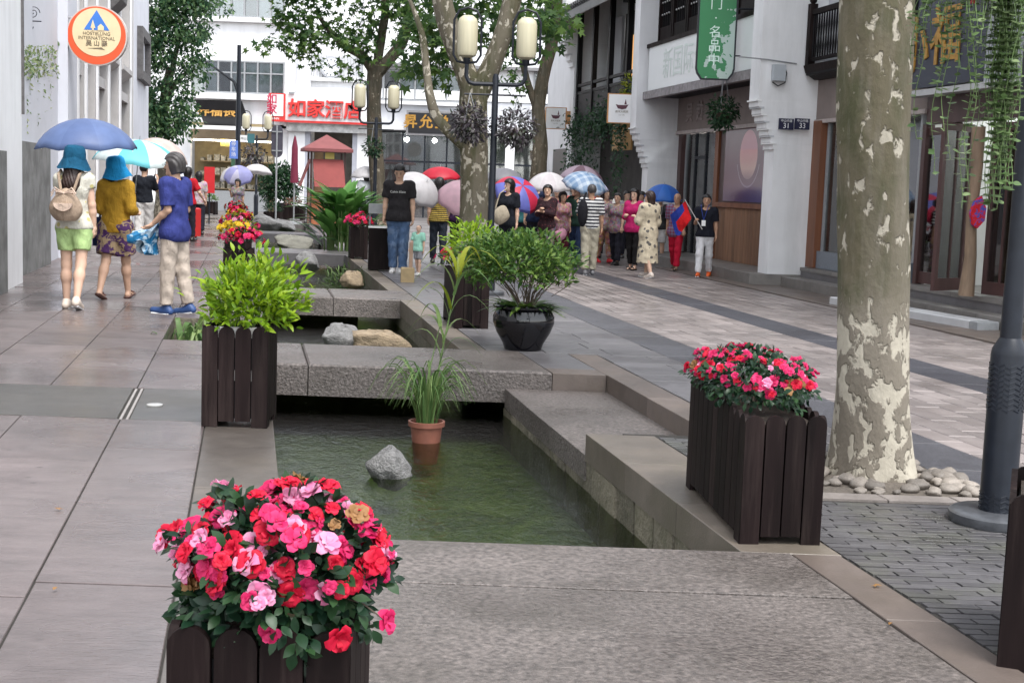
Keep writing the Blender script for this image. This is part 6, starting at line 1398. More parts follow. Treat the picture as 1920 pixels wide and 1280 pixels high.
# ---------------------------------------------------------------- trees
BARK = bark_material('plane_bark'); BARKF = bark_material('plane_bark_far', palefrac=0.575)
BARKD = bark_material('plane_bark_dark', (0.05, 0.045, 0.03), (0.10, 0.08, 0.055), (0.34, 0.30, 0.23), (0.10, 0.085, 0.06), 0.63)
def limb_mesh(pts, rad, ma, n=20, steps=10, amp=0.02, seed=0, flare=0.0):
    """smooth tapered limb through pts with lumpy cross-section"""
    r_ = np.random.RandomState(seed); P_ = [Vector(p) for p in pts]; path = []; rr = []
    for i in range(len(P_) - 1):
        p0, p1, p2, p3 = P_[max(i - 1, 0)], P_[i], P_[i + 1], P_[min(i + 2, len(P_) - 1)]
        for k in range(steps):
            t = k / steps; path.append(0.5 * ((2 * p1) + (p2 - p0) * t + (2 * p0 - 5 * p1 + 4 * p2 - p3) * t * t + (3 * p1 - p0 - 3 * p2 + p3) * t ** 3)); rr.append(rad[i] + (rad[i + 1] - rad[i]) * t)
    path.append(P_[-1]); rr.append(rad[-1])
    b = MB(); b.tube(path, rr, n); V = np.array(b.v); ph = r_.uniform(0, 6.28, 6)
    cent = np.repeat(np.array([tuple(p) for p in path]), n, axis=0); d = V - cent; L = np.linalg.norm(d, axis=1, keepdims=True); z = cent[:, 2:3]; an = np.arctan2(d[:, 1:2], d[:, 0:1])
    f = 1 + amp * (np.sin(3 * an + ph[0] + z * 1.3) + 0.8 * np.sin(5 * an + ph[1] - z * 2.7) + 0.7 * np.sin(2 * an + ph[2] + z * 6) + 0.5 * np.sin(7 * an + z * 11 + ph[3]))
    if flare: f = f + flare * np.exp(-np.maximum(z - path[0].z, 0) * 7) * (1 + 0.35 * np.sin(5 * an + ph[4]))
    V = cent + d * f; b.v = [tuple(v) for v in V]
    return b.mesh('limb', ma, True)
def crown(t, clusters, nper, rad, sizes, ma=None, tpl=None, name='crown'):
    pos = []; c = np.array(clusters)
    k = rs.normal(size=(len(c), nper, 3)); k /= np.linalg.norm(k, axis=2, keepdims=True); k *= rad * rs.uniform(0.15, 1, (len(c), nper, 1)) ** 0.6; k[:, :, 2] *= 0.6
    pos = (c[:, None, :] + k).reshape(-1, 3); out = k.reshape(-1, 3)
    n = len(pos); d = out / rad + rs.normal(size=(n, 3)) * 0.6 + np.array([0, 0, -0.5]); nr = rs.normal(size=(n, 3)) * 0.45 + np.array([0, -0.15, 1.0])
    return struct(mobj(name, scatter_mesh(name, tpl or PALM, frames(d, nr), pos, rs.uniform(sizes[0], sizes[1], n), ma or L_PLANE), t), 'stuff')
def ell_clusters(n, c, r, keep=lambda p: True):
    out = []
    while len(out) < n:
        d = rs.normal(size=3); d /= np.linalg.norm(d); p = np.array(c) + d * np.array(r) * rs.uniform(0.35, 1) ** 0.5
        if keep(p): out.append(p)
    return out
def px_clusters(loc, lst, Y):
    return [np.array(AT(px, py, Y + rs.uniform(-0.6, 0.6)) - Vector(loc)) for px, py in lst]
# T1 right foreground
t1 = thing('plane_tree', 'thick mottled plane trunk in the right foreground by the planter', 'tree', (TB.x, TB.y, 0), 0, 'plane trees along the street')
mobj('trunk', limb_mesh([(0, 0, -0.06), (-0.02, 0, 0.3), (-0.05, 0.01, 1.0), (-0.11, 0, 1.9), (-0.15, 0.02, 2.9), (-0.2, 0.05, 4.2)], [0.215, 0.20, 0.188, 0.192, 0.20, 0.18], BARK, 48, 26, 0.022, 3, 0.26), t1)
for k, (x, y, z, r0) in enumerate(((-1.3, 0.6, 6.6, 0.12), (1.2, 0.2, 6.8, 0.13), (0.1, 1.4, 7.0, 0.11))):
    mobj('limb', limb_mesh([(-0.19, 0.04, 3.9), (-0.2 + (x + .2) * 0.35, y * 0.3, 4.9), (x, y, z)], [0.15, r0, 0.05], BARK, 14, 8, 0.03, k), t1)
crown(t1, ell_clusters(60, (0.1, 0.6, 7.0), (2.8, 2.4, 1.6)), 26, 0.5, (0.12, 0.2))
# T2 central
T2 = Vector((AT(888, 420, 19.3).x, 19.3, 0))
t2 = thing('plane_tree', 'forked plane tree with pale flaking bark behind the central lamp', 'tree', T2, 0, 'plane trees along the street')
def q2(px, py, dy=0): return tuple(AT(px, py, 19.3 + dy) - T2)
mobj('trunk', limb_mesh([(0, 0, -0.05), q2(888, 420), q2(889, 300), q2(888, 200), q2(893, 150)], [0.23, 0.205, 0.2, 0.205, 0.21], BARKF, 28, 14, 0.02, 5, 0.1), t2)
mobj('limb', limb_mesh([q2(888, 185), q2(868, 120), q2(842, 50), q2(822, -30), q2(800, -110, .4), q2(770, -200, .8)], [0.17, 0.155, 0.15, 0.14, 0.12, 0.06], BARKF, 20, 8, 0.03, 6), t2)
mobj('limb', limb_mesh([q2(896, 180), q2(925, 115), q2(948, 50), q2(963, -10), q2(985, -110), q2(1010, -210)], [0.16, 0.14, 0.135, 0.13, 0.1, 0.05], BARKF, 20, 8, 0.03, 7), t2)
mobj('limb', limb_mesh([q2(888, 290), q2(858, 262, -.05), q2(822, 225, -.1), q2(806, 180, -.1), q2(800, 130), q2(790, 60, .1), q2(760, -20, .2)], [0.09, 0.085, 0.075, 0.065, 0.055, 0.045, 0.02], BARKF, 14, 8, 0.04, 8), t2)
cl = px_clusters(T2, [(rs.uniform(770, 1040), rs.uniform(-60, 95)) for _ in range(40)], 21.0) + px_clusters(T2, [(rs.uniform(760, 850), rs.uniform(40, 150)) for _ in range(12)], 20.6) + px_clusters(T2, [(rs.uniform(1000, 1045), rs.uniform(0, 60)) for _ in range(6)], 20)
cl += ell_clusters(60, (0, 0.8, 6.0), (3.2, 2.4, 1.5))
crown(t2, cl, 22, 0.42, (0.10, 0.17))
# T3 slim, nearer the hotel
T3 = Vector((AT(710, 440, 34.5).x, 34.5, 0))
t3 = thing('plane_tree', 'slim plane tree before the red hotel sign with spreading crown', 'tree', T3, 0, 'plane trees along the street')
def q3(px, py, dy=0): return tuple(AT(px, py, 34.5 + dy) - T3)
mobj('trunk', limb_mesh([(0, 0, -0.05), q3(709, 360), q3(703, 260), q3(701, 180), q3(704, 130)], [0.22, 0.2, 0.19, 0.185, 0.2], BARKD, 20, 10, 0.03, 9, 0.1), t3)
mobj('limb', limb_mesh([q3(704, 140), q3(680, 105), q3(650, 88), q3(620, 60), q3(590, 20)], [0.15, 0.12, 0.1, 0.08, 0.03], BARKD, 14, 8, 0.04, 10), t3)
mobj('limb', limb_mesh([q3(704, 140), q3(735, 105), q3(758, 70), q3(766, 20), q3(775, -60)], [0.17, 0.15, 0.13, 0.11, 0.05], BARKD, 14, 8, 0.04, 11), t3)
mobj('limb', limb_mesh([q3(704, 140), q3(715, 70), q3(722, 0), q3(700, -80)], [0.12, 0.11, 0.1, 0.05], BARKD, 14, 8, 0.04, 12), t3)
lst = [q for q in [(rs.uniform(520, 800), rs.uniform(-70, 60)) for _ in range(95)] + [(rs.uniform(545, 700), rs.uniform(50, 100)) for _ in range(26)] + [(492, 88), (508, 82), (530, 78), (548, 84), (565, 72), (575, 110), (590, 118), (655, 140), (668, 150), (660, 118), (690, 100), (745, 130), (780, 100), (800, 120), (640, 105)] if not (590 < q[0] < 655 and 82 < q[1] < 160)]
crown(t3, px_clusters(T3, lst, 34.2) + ell_clusters(50, (-0.6, 0.4, 7.8), (3.6, 2.6, 1.6)), 17, 0.45, (0.11, 0.19))
# T4 dark trunk right of the lamp
T4 = Vector((AT(1005, 420, 33).x, 33, 0))
t4 = thing('plane_tree', 'dark leaning trunk right of the central lamp before the ivy', 'tree', T4, 0, 'plane trees along the street')
def q4(px, py, dy=0): return tuple(AT(px, py, 33 + dy) - T4)
mobj('trunk', limb_mesh([(0, 0, -0.05), q4(1008, 340), q4(1012, 270), q4(1010, 200), q4(1022, 130), q4(1040, 60), q4(1048, -20)], [0.24, 0.21, 0.18, 0.16, 0.15, 0.14, 0.1], BARKD, 18, 8, 0.04, 13, 0.1), t4)
mobj('limb', limb_mesh([q4(1010, 215), q4(985, 140), q4(975, 60), q4(970, -20)], [0.1, 0.08, 0.07, 0.04], BARKD, 12, 8, 0.04, 14), t4)
crown(t4, px_clusters(T4, [(rs.uniform(930, 1050), rs.uniform(-60, 60)) for _ in range(26)] + [(rs.uniform(940, 1000), rs.uniform(60, 180)) for _ in range(8)], 32.6) + ell_clusters(30, (0.2, 0.3, 7.4), (2.6, 2.2, 1.3)), 16, 0.45, (0.11, 0.18))
# left tree behind the hostel
T5 = Vector((AT(300, 420, 45).x, 45, 0))
t5 = thing('camphor_tree', 'dense dark green tree between the hostel and the hotel', 'tree', T5)
mobj('trunk', limb_mesh([(0, 0, -0.05), (0.1, 0, 1.5), (0.05, 0, 3.2), (0.3, 0, 5.0)], [0.25, 0.2, 0.18, 0.12], BARKD, 16, 8, 0.04, 15), t5)
for k, (x, z) in enumerate(((-1.0, 5.5), (1.1, 5.0), (0.9, 7.5))): mobj('limb', limb_mesh([(0.05, 0, 2.8 + 0.4 * k), (x * 0.4, 0.1, 4 + 0.5 * k), (x, 0.2, z)], [0.12, 0.09, 0.03], BARKD, 10, 6, 0.04, 20 + k), t5)
lst = [(rs.uniform(268, 385), rs.uniform(-80, 70)) for _ in range(60)] + [(rs.uniform(268, 378), rs.uniform(60, 150)) for _ in range(34)] + [(rs.uniform(268, 330), rs.uniform(140, 260)) for _ in range(34)] + [(rs.uniform(320, 362), rs.uniform(160, 245)) for _ in range(14)]
crown(t5, px_clusters(T5, lst, 44.6) + ell_clusters(60, (-0.3, 0.6, 8.0), (2.8, 2.2, 2.2)), 60, 0.5, (0.12, 0.2), leafmat('camphor_leaf', [(0.022, 0.068, 0.034), (0.05, 0.12, 0.055), (0.11, 0.20, 0.08), (0.20, 0.31, 0.13)], 0.45, 0.45), leaf_tpl(0.5, 0.1, 0.2, 3))
# ---------------------------------------------------------------- people: smooth bodies grown from joints
class Field:
    def __init__(s, lo, hi, res):
        s.lo = np.array(lo, float); s.res = res; s.n = np.ceil((np.array(hi) - s.lo) / res).astype(int) + 1
        s.D = np.full(s.n, 1e3, np.float32)
    def sub(s, lo, hi):
        a = np.clip(np.floor((np.array(lo) - s.lo) / s.res).astype(int), 0, s.n); b = np.clip(np.ceil((np.array(hi) - s.lo) / s.res).astype(int) + 1, 0, s.n)
        sl = tuple(slice(i, j) for i, j in zip(a, b))
        if any(i >= j for i, j in zip(a, b)): return None, None
        ax = [s.lo[i] + s.res * np.arange(a[i], b[i]) for i in range(3)]
        return sl, np.stack(np.meshgrid(*ax, indexing='ij'), -1)
    def join(s, sl, d, k):
        a = s.D[sl]; h = np.clip(0.5 + 0.5 * (d - a) / k, 0, 1); s.D[sl] = d + (a - d) * h - k * h * (1 - h)
    def cap(s, a, b, ra, rb, k=0.03, sy=1.0, pl=None):
        """tapered limb from a to b; sy>1 flattens it front to back"""
        a = np.array(a, float); b = np.array(b, float); m = max(ra, rb) + k + 3 * s.res
        sl, p = s.sub(np.minimum(a, b) - m, np.maximum(a, b) + m)
        if sl is None: return
        q = p - a; ba = b - a
        if sy != 1.0: q = q * np.array([1, sy, 1]); ba = ba * np.array([1, sy, 1])
        h = np.clip((q @ ba) / max(ba @ ba, 1e-9), 0, 1); d = np.linalg.norm(q - h[..., None] * ba, axis=-1) - (ra + (rb - ra) * h)
        if pl is not None: d = np.maximum(d, (p - pl[0]) @ pl[1])
        s.join(sl, d, k)
    def ell(s, c, r, k=0.02):
        c = np.array(c, float); r = np.array(r, float); m = r + k + 3 * s.res
        sl, p = s.sub(c - m, c + m)
        if sl is None: return
        q = (p - c) / r; k0 = np.linalg.norm(q, axis=-1); k1 = np.linalg.norm(q / r, axis=-1); s.join(sl, k0 * (k0 - 1) / np.maximum(k1, 1e-6), k)
    def pts(s): return s.sub(s.lo, s.lo + s.res * (s.n - 1))[1]
    def cut(s, nrm, c):
        """drop everything with nrm.p > c"""
        nrm = np.array(nrm, float); p = s.pts(); s.D = np.maximum(s.D, p @ nrm - c)
    def mesh(s):
        D = s.D; S = D < 0; nx, ny, nz = D.shape
        acc = np.zeros((nx - 1, ny - 1, nz - 1, 3), np.float32); cnt = np.zeros((nx - 1, ny - 1, nz - 1), np.float32)
        for ax in range(3):
            o = [i for i in range(3) if i != ax]
            for u in (0, 1):
                for v in (0, 1):
                    a = [slice(None, -1)] * 3; b = [slice(None, -1)] * 3
                    a[o[0]] = b[o[0]] = slice(u, D.shape[o[0]] - 1 + u); a[o[1]] = b[o[1]] = slice(v, D.shape[o[1]] - 1 + v)
                    a[ax] = slice(0, -1); b[ax] = slice(1, None)
                    da, db = D[tuple(a)], D[tuple(b)]; x = (da < 0) != (db < 0); t = np.where(x, da / np.where(x, da - db, 1), 0)
                    w_ = x.astype(np.float32); cnt += w_; acc[..., ax] += t * w_; acc[..., o[0]] += u * w_; acc[..., o[1]] += v * w_
        act = cnt > 0; idx = np.full(act.shape, -1, np.int64); ii = np.argwhere(act); idx[act] = np.arange(len(ii))
        V = s.lo + s.res * (ii + acc[act] / cnt[act][:, None])
        Q = []
        for ax in range(3):
            o = [(ax + 1) % 3, (ax + 2) % 3]
            a = [slice(1, -1)] * 3; b = [slice(1, -1)] * 3; a[ax] = slice(0, -1); b[ax] = slice(1, None)
            x = S[tuple(a)] != S[tuple(b)]; e = np.argwhere(x)
            if not len(e): continue
            e[:, o[0]] += 1; e[:, o[1]] += 1
            def cell(du, dv):
                c = e.copy(); c[:, o[0]] -= du; c[:, o[1]] -= dv; return idx[c[:, 0], c[:, 1], c[:, 2]]
            q = np.stack([cell(1, 1), cell(0, 1), cell(0, 0), cell(1, 0)], 1)
            fl = ~S[tuple(a)][x]; q[fl] = q[fl][:, ::-1]; Q.append(q)
        return V, (np.concatenate(Q) if Q else np.zeros((0, 4), int))
def np_mesh(name, V, Q, ma):
    me = bpy.data.meshes.new(name); me.vertices.add(len(V)); me.vertices.foreach_set('co', np.asarray(V, np.float32).ravel())
    n = len(Q); me.loops.add(4 * n); me.loops.foreach_set('vertex_index', np.asarray(Q, np.int32).ravel()); me.polygons.add(n)
    me.polygons.foreach_set('loop_start', (4 * np.arange(n)).astype(np.int32)); me.polygons.foreach_set('loop_total', np.full(n, 4, np.int32)); me.polygons.foreach_set('use_smooth', np.ones(n, bool)); me.update(calc_edges=True)
    me.materials.append(ma); return me
SKIN = {k: mat('skin_' + k, c, 0.55, 0.07, 9, spec=0.35) for k, c in {'fair': (0.64, 0.42, 0.31), 'mid': (0.54, 0.34, 0.24), 'tan': (0.43, 0.25, 0.165)}.items()}
HAIR = {k: mat('hair_' + k, c, 0.45, 0.35, 30, 0.5, 60, stretch=(1, 1, 0.15)) for k, c in {'black': (0.010, 0.008, 0.008), 'brown': (0.03, 0.014, 0.011), 'grey': (0.055, 0.05, 0.05)}.items()}
EYE = mat('eye_dark', (0.015, 0.01, 0.01), 0.3, 0.1, 9); LIP = mat('lip', (0.35, 0.10, 0.09), 0.5, 0.1, 9)
def lerp(a, b, t): return a + (b - a) * t
def person(label, feet, H, face, skin='mid', hair=('short', 'black'), top=None, bottom=None, shoes=None, legs=((4, 4), (-4, 6)), arms=None, female=False, head=(0, 0), res=0.014, build=1.0, curl=0.6, hat=False, group='people in the street', stand=0.0):
    """face: heading in degrees, 0 = away from the camera; legs: hip swing and knee bend per leg; arms: (upper, fore) directions with x outwards"""
    s = H / 1.70; t = thing('person', label, 'person', (feet[0], feet[1], feet[2] + stand), R(face), group)
    sh = (0.155 if female else 0.178) * build ** 0.5; hp = 0.085 if not female else 0.09
    J = {}
    low = 9
    for sd, (a, kn) in zip((-1, 1), legs):
        hip = np.array([sd * hp, 0, 0.0]); kne = hip + 0.41 * np.array([0, math.sin(R(a)), -math.cos(R(a))]); ank = kne + 0.405 * np.array([0, math.sin(R(a - kn)), -math.cos(R(a - kn))]); J[sd] = [hip, kne, ank, a - kn]; low = min(low, ank[2] - (0.10 * math.sin(R(max(0, -(a - kn) - 8))) if a - kn < -8 else 0))
    zh = 0.075 - low
    for sd in (-1, 1): J[sd][:3] = [q + np.array([0, 0, zh]) for q in J[sd][:3]]
    pel = np.array([0, 0, zh + 0.03]); wai = np.array([0, 0.005, zh + 0.20]); che = np.array([0, 0.0, zh + 0.38]); shz = zh + 0.515; nek = np.array([0, -0.005, zh + 0.56]); hed = np.array([0, 0.015, zh + 0.715])
    arms = arms or (((0.12, 0.0, -1), (0.05, 0.15, -1)), ((0.12, 0.0, -1), (0.05, 0.15, -1)))
    A = {}
    for sd, (u, f) in zip((-1, 1), arms):
        u = np.array(u, float); f = np.array(f, float); u[0] *= sd; f[0] *= sd; u /= np.linalg.norm(u); f /= np.linalg.norm(f)
        s0 = np.array([sd * sh, 0, shz]); e0 = s0 + 0.275 * u; w0 = e0 + 0.235 * f; A[sd] = (s0, e0, w0, f)
    ext = [np.array([0, 0, 0]), np.array([0, 0, zh + 0.86])] + [q for sd in (-1, 1) for q in A[sd][:3]] + [q for sd in (-1, 1) for q in J[sd][:3]]
    lo = np.min(ext, axis=0) - 0.24; hi = np.max(ext, axis=0) + 0.24; lo[2] = -0.03; rz = res / s
    def torso(F, g, w=1.0):
        b = build
        F.cap((-0.055, 0, zh + 0.02), (0.055, 0, zh + 0.02), (0.112 if female else 0.103) * b + g, (0.112 if female else 0.103) * b + g, 0.05, 1.12 / b)
        F.cap(pel, wai, 0.125 * b + g, (0.108 if female else 0.122) * b + g, 0.05, 1.25 / b ** .5); F.cap(wai, che, (0.108 if female else 0.122) * b + g, 0.135 * b ** .5 + g, 0.05, 1.3 / b ** .5)
        F.cap((-0.06, 0, zh + 0.42), (0.06, 0, zh + 0.42), 0.10 * b ** .5 + g, 0.10 * b ** .5 + g, 0.05, 1.15)
        F.cap((-sh * 0.86, 0, shz - 0.005), (sh * 0.86, 0, shz - 0.005), 0.062 + g, 0.062 + g, 0.05)
        if female:
            for x in (-0.07, 0.07): F.ell((x, 0.085, zh + 0.39), (0.062 + g, 0.055 + g, 0.06 + g), 0.04)
    # body
    F = Field(lo, hi, rz); torso(F, -0.006)
    F.cap(nek - np.array([0, 0, 0.06]), hed - np.array([0, 0.012, 0.05]), 0.062, 0.05, 0.03)
    hy, hpit = R(head[0]), R(head[1]); Rm = np.array(Euler((hpit, 0, hy)).to_matrix())
    def hd(x, y, z): return hed + Rm @ np.array([x, y, z])
    F.ell(hed + Rm @ np.array([0, 0, 0.03]), (0.076, 0.094, 0.092), 0.03); F.ell(hd(0, 0.018, -0.045), (0.058, 0.07, 0.072), 0.03)
    F.cap(hd(0, 0.088, 0.012), hd(0, 0.105, -0.022), 0.010, 0.016, 0.012); F.ell(hd(0, 0.07, -0.088), (0.028, 0.024, 0.022), 0.02)
    for x in (-1, 1): F.ell(hd(x * 0.078, -0.005, -0.002), (0.012, 0.022, 0.032), 0.008)
    for sd in (-1, 1):
        s0, e0, w0, f = A[sd]; F.cap(s0, e0, 0.047 * build ** .5, 0.037, 0.03); F.cap(e0, lerp(e0, w0, 0.35), 0.038, 0.038, 0.02); F.cap(lerp(e0, w0, 0.35), w0, 0.038, 0.024, 0.02)
        h0, k0, a0, an = J[sd]; lf = 0.82 if bottom and bottom[0] == 'trousers' else 1.0; F.cap(h0, k0, 0.083 * build ** .5 * lf, 0.055 * lf, 0.04); F.cap(k0, lerp(k0, a0, 0.35) + np.array([0, -0.012, 0]), 0.052 * lf, 0.056 * lf, 0.03); F.cap(lerp(k0, a0, 0.3) + np.array([0, -0.012, 0]), a0, 0.056 * lf, 0.034, 0.03)
        fd = np.array([0, math.cos(R(an * 0.7)), math.sin(R(an * 0.7))]); J[sd].append(fd)
        F.cap(a0 + np.array([0, -0.025, -0.035]), a0 + fd * 0.15 + np.array([0, 0, -0.05]), 0.034, 0.024, 0.03)
    V, Q = F.mesh(); Vs = [V]; Qs = [Q]; nb = len(V)
    for sd in (-1, 1):                                    # hands with five fingers
        s0, e0, w0, f = A[sd]; up = np.array([0, 0, 1.0]); side = np.cross(f, up)
        if np.linalg.norm(side) < 0.4: side = np.array([sd * 0.15, 1.0, 0])
        side -= f * (side @ f); side /= np.linalg.norm(side); pn = np.cross(side, f)
        if pn[0] * sd > 0: pn = -pn
        pal = w0 + f * 0.085; H_ = Field(w0 + f * 0.08 - 0.15, w0 + f * 0.08 + 0.15, max(0.006, rz * 0.55))
        H_.cap(w0, w0 + f * 0.03, 0.024, 0.026, 0.015)
        for j, o in enumerate((-0.027, -0.009, 0.009, 0.026)): H_.cap(w0 + f * 0.02 + side * o * 0.6, pal + side * o, 0.014, 0.0115, 0.012)
        for j, (o, L) in enumerate(((-0.029, 0.062), (-0.010, 0.072), (0.010, 0.068), (0.028, 0.052))):
            p0 = pal + side * o; c1, c2 = curl * (0.75 + 0.12 * j), curl * 1.9; d1 = f * math.cos(c1) + pn * math.sin(c1); d2 = f * math.cos(c2) + pn * math.sin(c2); p1 = p0 + d1 * L * 0.55; H_.cap(p0, p1, 0.0098, 0.009, 0.004); H_.cap(p1, p1 + d2 * L * 0.5, 0.009, 0.0075, 0.004)
        b0 = w0 + f * 0.03 - side * 0.022; b1 = b0 + f * 0.035 - side * 0.025 + pn * 0.012; H_.cap(b0, b1, 0.0135, 0.0105, 0.008); H_.cap(b1, b1 + f * 0.03 + pn * 0.012, 0.0105, 0.008, 0.004)
        v, q = H_.mesh(); Vs.append(v); Qs.append(q + nb); nb += len(v)
    mobj('body', np_mesh('body', np.concatenate(Vs) * s, np.concatenate(Qs), SKIN[skin]), t)
    # face
    fb = MB()
    for x in (-0.031, 0.031):
        fb.T = Matrix.Translation(Vector(hd(x, 0.089, 0.012)) * s) @ Euler((hpit, 0, hy)).to_matrix().to_4x4() @ Matrix.Scale(s, 4); fb.ball((0, 0, 0), (0.013, 0.007, 0.006), 8, 5)
        fb.T = Matrix.Translation(Vector(hd(x, 0.088, 0.034)) * s) @ Euler((hpit, 0, hy)).to_matrix().to_4x4() @ Matrix.Scale(s, 4); fb.ball((0, 0, 0), (0.019, 0.008, 0.0045), 8, 4)
    fb.build('eyes', EYE, t, True)
    fb = MB(); fb.T = Matrix.Translation(Vector(hd(0, 0.086, -0.055)) * s) @ Euler((hpit, 0, hy)).to_matrix().to_4x4() @ Matrix.Scale(s, 4); fb.ball((0, 0, 0), (0.022, 0.008, 0.007), 8, 5); fb.build('mouth', LIP, t, True)
    # hair
    style, hc = hair
    G = Field(hed - np.array([0.17, 0.2, 0.55 if style == 'long' else 0.26]), hed + np.array([0.17, 0.2, 0.2]), rz * 0.8)
    th = 0.014 if style in ('short', 'thin') else 0.024
    G.ell(hd(0, -0.008, 0.04), (0.078 + th, 0.096 + th, 0.09 + th), 0.02)
    if style in ('bob', 'long', 'crop'): G.cap(hd(0, -0.035, 0.0), hd(0, -0.045, -0.1), 0.088, 0.075, 0.03)
    if style == 'long':
        G.cap(hd(0, -0.06, -0.06), hd(0, -0.10, -0.25), 0.088, 0.098, 0.04, 1.4); G.cap(hd(0, -0.10, -0.25), hd(0.01, -0.105, -0.45), 0.095, 0.03, 0.04, 1.4)
    if style == 'bun': G.ell(hd(0, -0.105, 0.02), (0.045, 0.04, 0.045), 0.02)
    p = G.pts() - hed; pl_ = p @ Rm                         # into head axes
    y, z = pl_[..., 1], pl_[..., 2]
    if style == 'thin': fcut = y - (-0.03 + np.clip(-(z - 0.09) * 0.0, 0, 0)) - np.where(z > 0.1, -0.02, 0.0)
    else: fcut = np.where(z > 0.065, y - 0.14, y - (0.015 if style == 'short' else 0.028) - np.clip((z - 0.03) * 1.2, 0, 0.05))
    G.D = np.maximum(G.D, fcut)
    if style == 'crop': G.D = np.maximum(G.D, -(z + 0.10 + np.clip(y, -0.1, 0) * 0.3))
    if style in ('short', 'thin', 'bun'): G.D = np.maximum(G.D, -(z + 0.055 + np.clip(y, -0.1, 0) * 0.35))
    if hat: G.D = np.maximum(G.D, z - 0.01)
    v, q = G.mesh(); v = v + (0.004 * np.sin(v[:, :1] * 190 + v[:, 2:] * 60)) * np.array([[1, 1, 0]])
    mobj('hair', np_mesh('hair', v * s, q, HAIR[hc]), t)
    # shirt
    if top:
        ma, sleeve, hem, loose = top[:4]
        F = Field(lo, hi, rz); torso(F, 0.010 + loose)
        skirtlen = top[4] if len(top) > 4 else None
        if skirtlen: F.cap((0, 0, zh + 0.1), (0, 0, zh - skirtlen), 0.125 + loose, 0.175 + loose, 0.05, 1.0)
        else: F.cap(wai, (0, 0, zh - 0.03), 0.125 * build + loose, 0.128 * build + loose + 0.012, 0.05, 1.22 / build ** .5)
        if hem < 0 and not skirtlen: F.cap((-0.055, 0, zh + 0.0), (0.055, 0, zh + 0.0), 0.124 * build + loose, 0.128 * build + loose, 0.05, 1.1 / build)
        P3 = F.pts()
        F.D = np.maximum(F.D, -(P3[..., 2] - ((zh - skirtlen) if skirtlen else zh + hem)))
        for sd in (-1, 1):
            s0, e0, w0, f = A[sd]
            if sleeve <= 0: continue
            if sleeve <= 1:
                dd = (e0 - s0) / np.linalg.norm(e0 - s0); e1 = lerp(s0, e0, sleeve); F.cap(s0, e1 + dd * 0.03, 0.058 + loose, 0.056 + loose, 0.03, pl=(e1, dd))
            else:
                dd = (w0 - e0) / np.linalg.norm(w0 - e0); e1 = lerp(e0, w0, sleeve - 1); F.cap(s0, e0, 0.058 + loose, 0.05 + loose, 0.03); F.cap(e0, e1 + dd * 0.03, 0.05 + loose, 0.042 + loose, 0.02, pl=(e1, dd))
        nk = np.linalg.norm((P3 - (nek + np.array([0, 0.03, 0.025]))) * np.array([1, 0.9, 1]), axis=-1) - 0.086; F.D = np.maximum(F.D, -nk)
        v, q = F.mesh(); z = v[:, 2:]; v = v + 0.0045 * np.sin(z * 38 + v[:, :1] * 16) * np.sin(v[:, :1] * 26 + v[:, 1:2] * 22) * np.array([[1, 1, 0]])
        mobj('dress' if skirtlen else 'shirt', np_mesh('shirt', v * s, q, ma), t)
    # trousers, shorts or skirt
    if bottom:
        kind, ma, ln, loose = bottom; F = Field(lo, hi, rz)
        F.cap((-0.055, 0, zh + 0.02), (0.055, 0, zh + 0.02), 0.112 * build + loose * 0.5 + 0.006, 0.112 * build + loose * 0.5 + 0.006, 0.05, 1.12 / build); F.cap(pel, wai - np.array([0, 0, 0.05]), 0.128 * build + 0.004, 0.118 * build + 0.006, 0.04, 1.25 / build ** .5)
        P3 = F.pts()
        if kind == 'skirt':
            mid = (J[-1][1] + J[1][1]) / 2; F.cap((0, 0, zh), (mid[0], mid[1] * 0.6, zh - ln), 0.14 + loose, 0.155 + loose, 0.05, 1.15); F.D = np.maximum(F.D, -(P3[..., 2] - (zh - ln)))
        else:
            for sd in (-1, 1):
                h0, k0, a0 = J[sd][:3]
                if ln <= 1:
                    dd = (k0 - h0) / np.linalg.norm(k0 - h0); e1 = lerp(h0, k0, ln); F.cap(h0, e1 + dd * 0.03, 0.09 * build ** .5 + loose, 0.072 + loose, 0.04, pl=(e1, dd))
                else:
                    dd = (a0 - k0) / np.linalg.norm(a0 - k0); e1 = lerp(k0, a0, ln - 1); F.cap(h0, k0, 0.09 * build ** .5 + loose, 0.064 + loose, 0.04); F.cap(k0, e1 + dd * 0.03, 0.066 + loose, 0.052 + loose, 0.03, pl=(e1, dd))
        v, q = F.mesh(); v = v + 0.006 * np.sin(v[:, 2:] * 34 + v[:, :1] * 30) * np.sin(v[:, 2:] * 9 + v[:, 1:2] * 20) * np.array([[1, 1, 0]])
        mobj({'skirt': 'skirt', 'trousers': 'trousers', 'shorts': 'shorts'}[kind], np_mesh('trousers', v * s, q, ma), t)
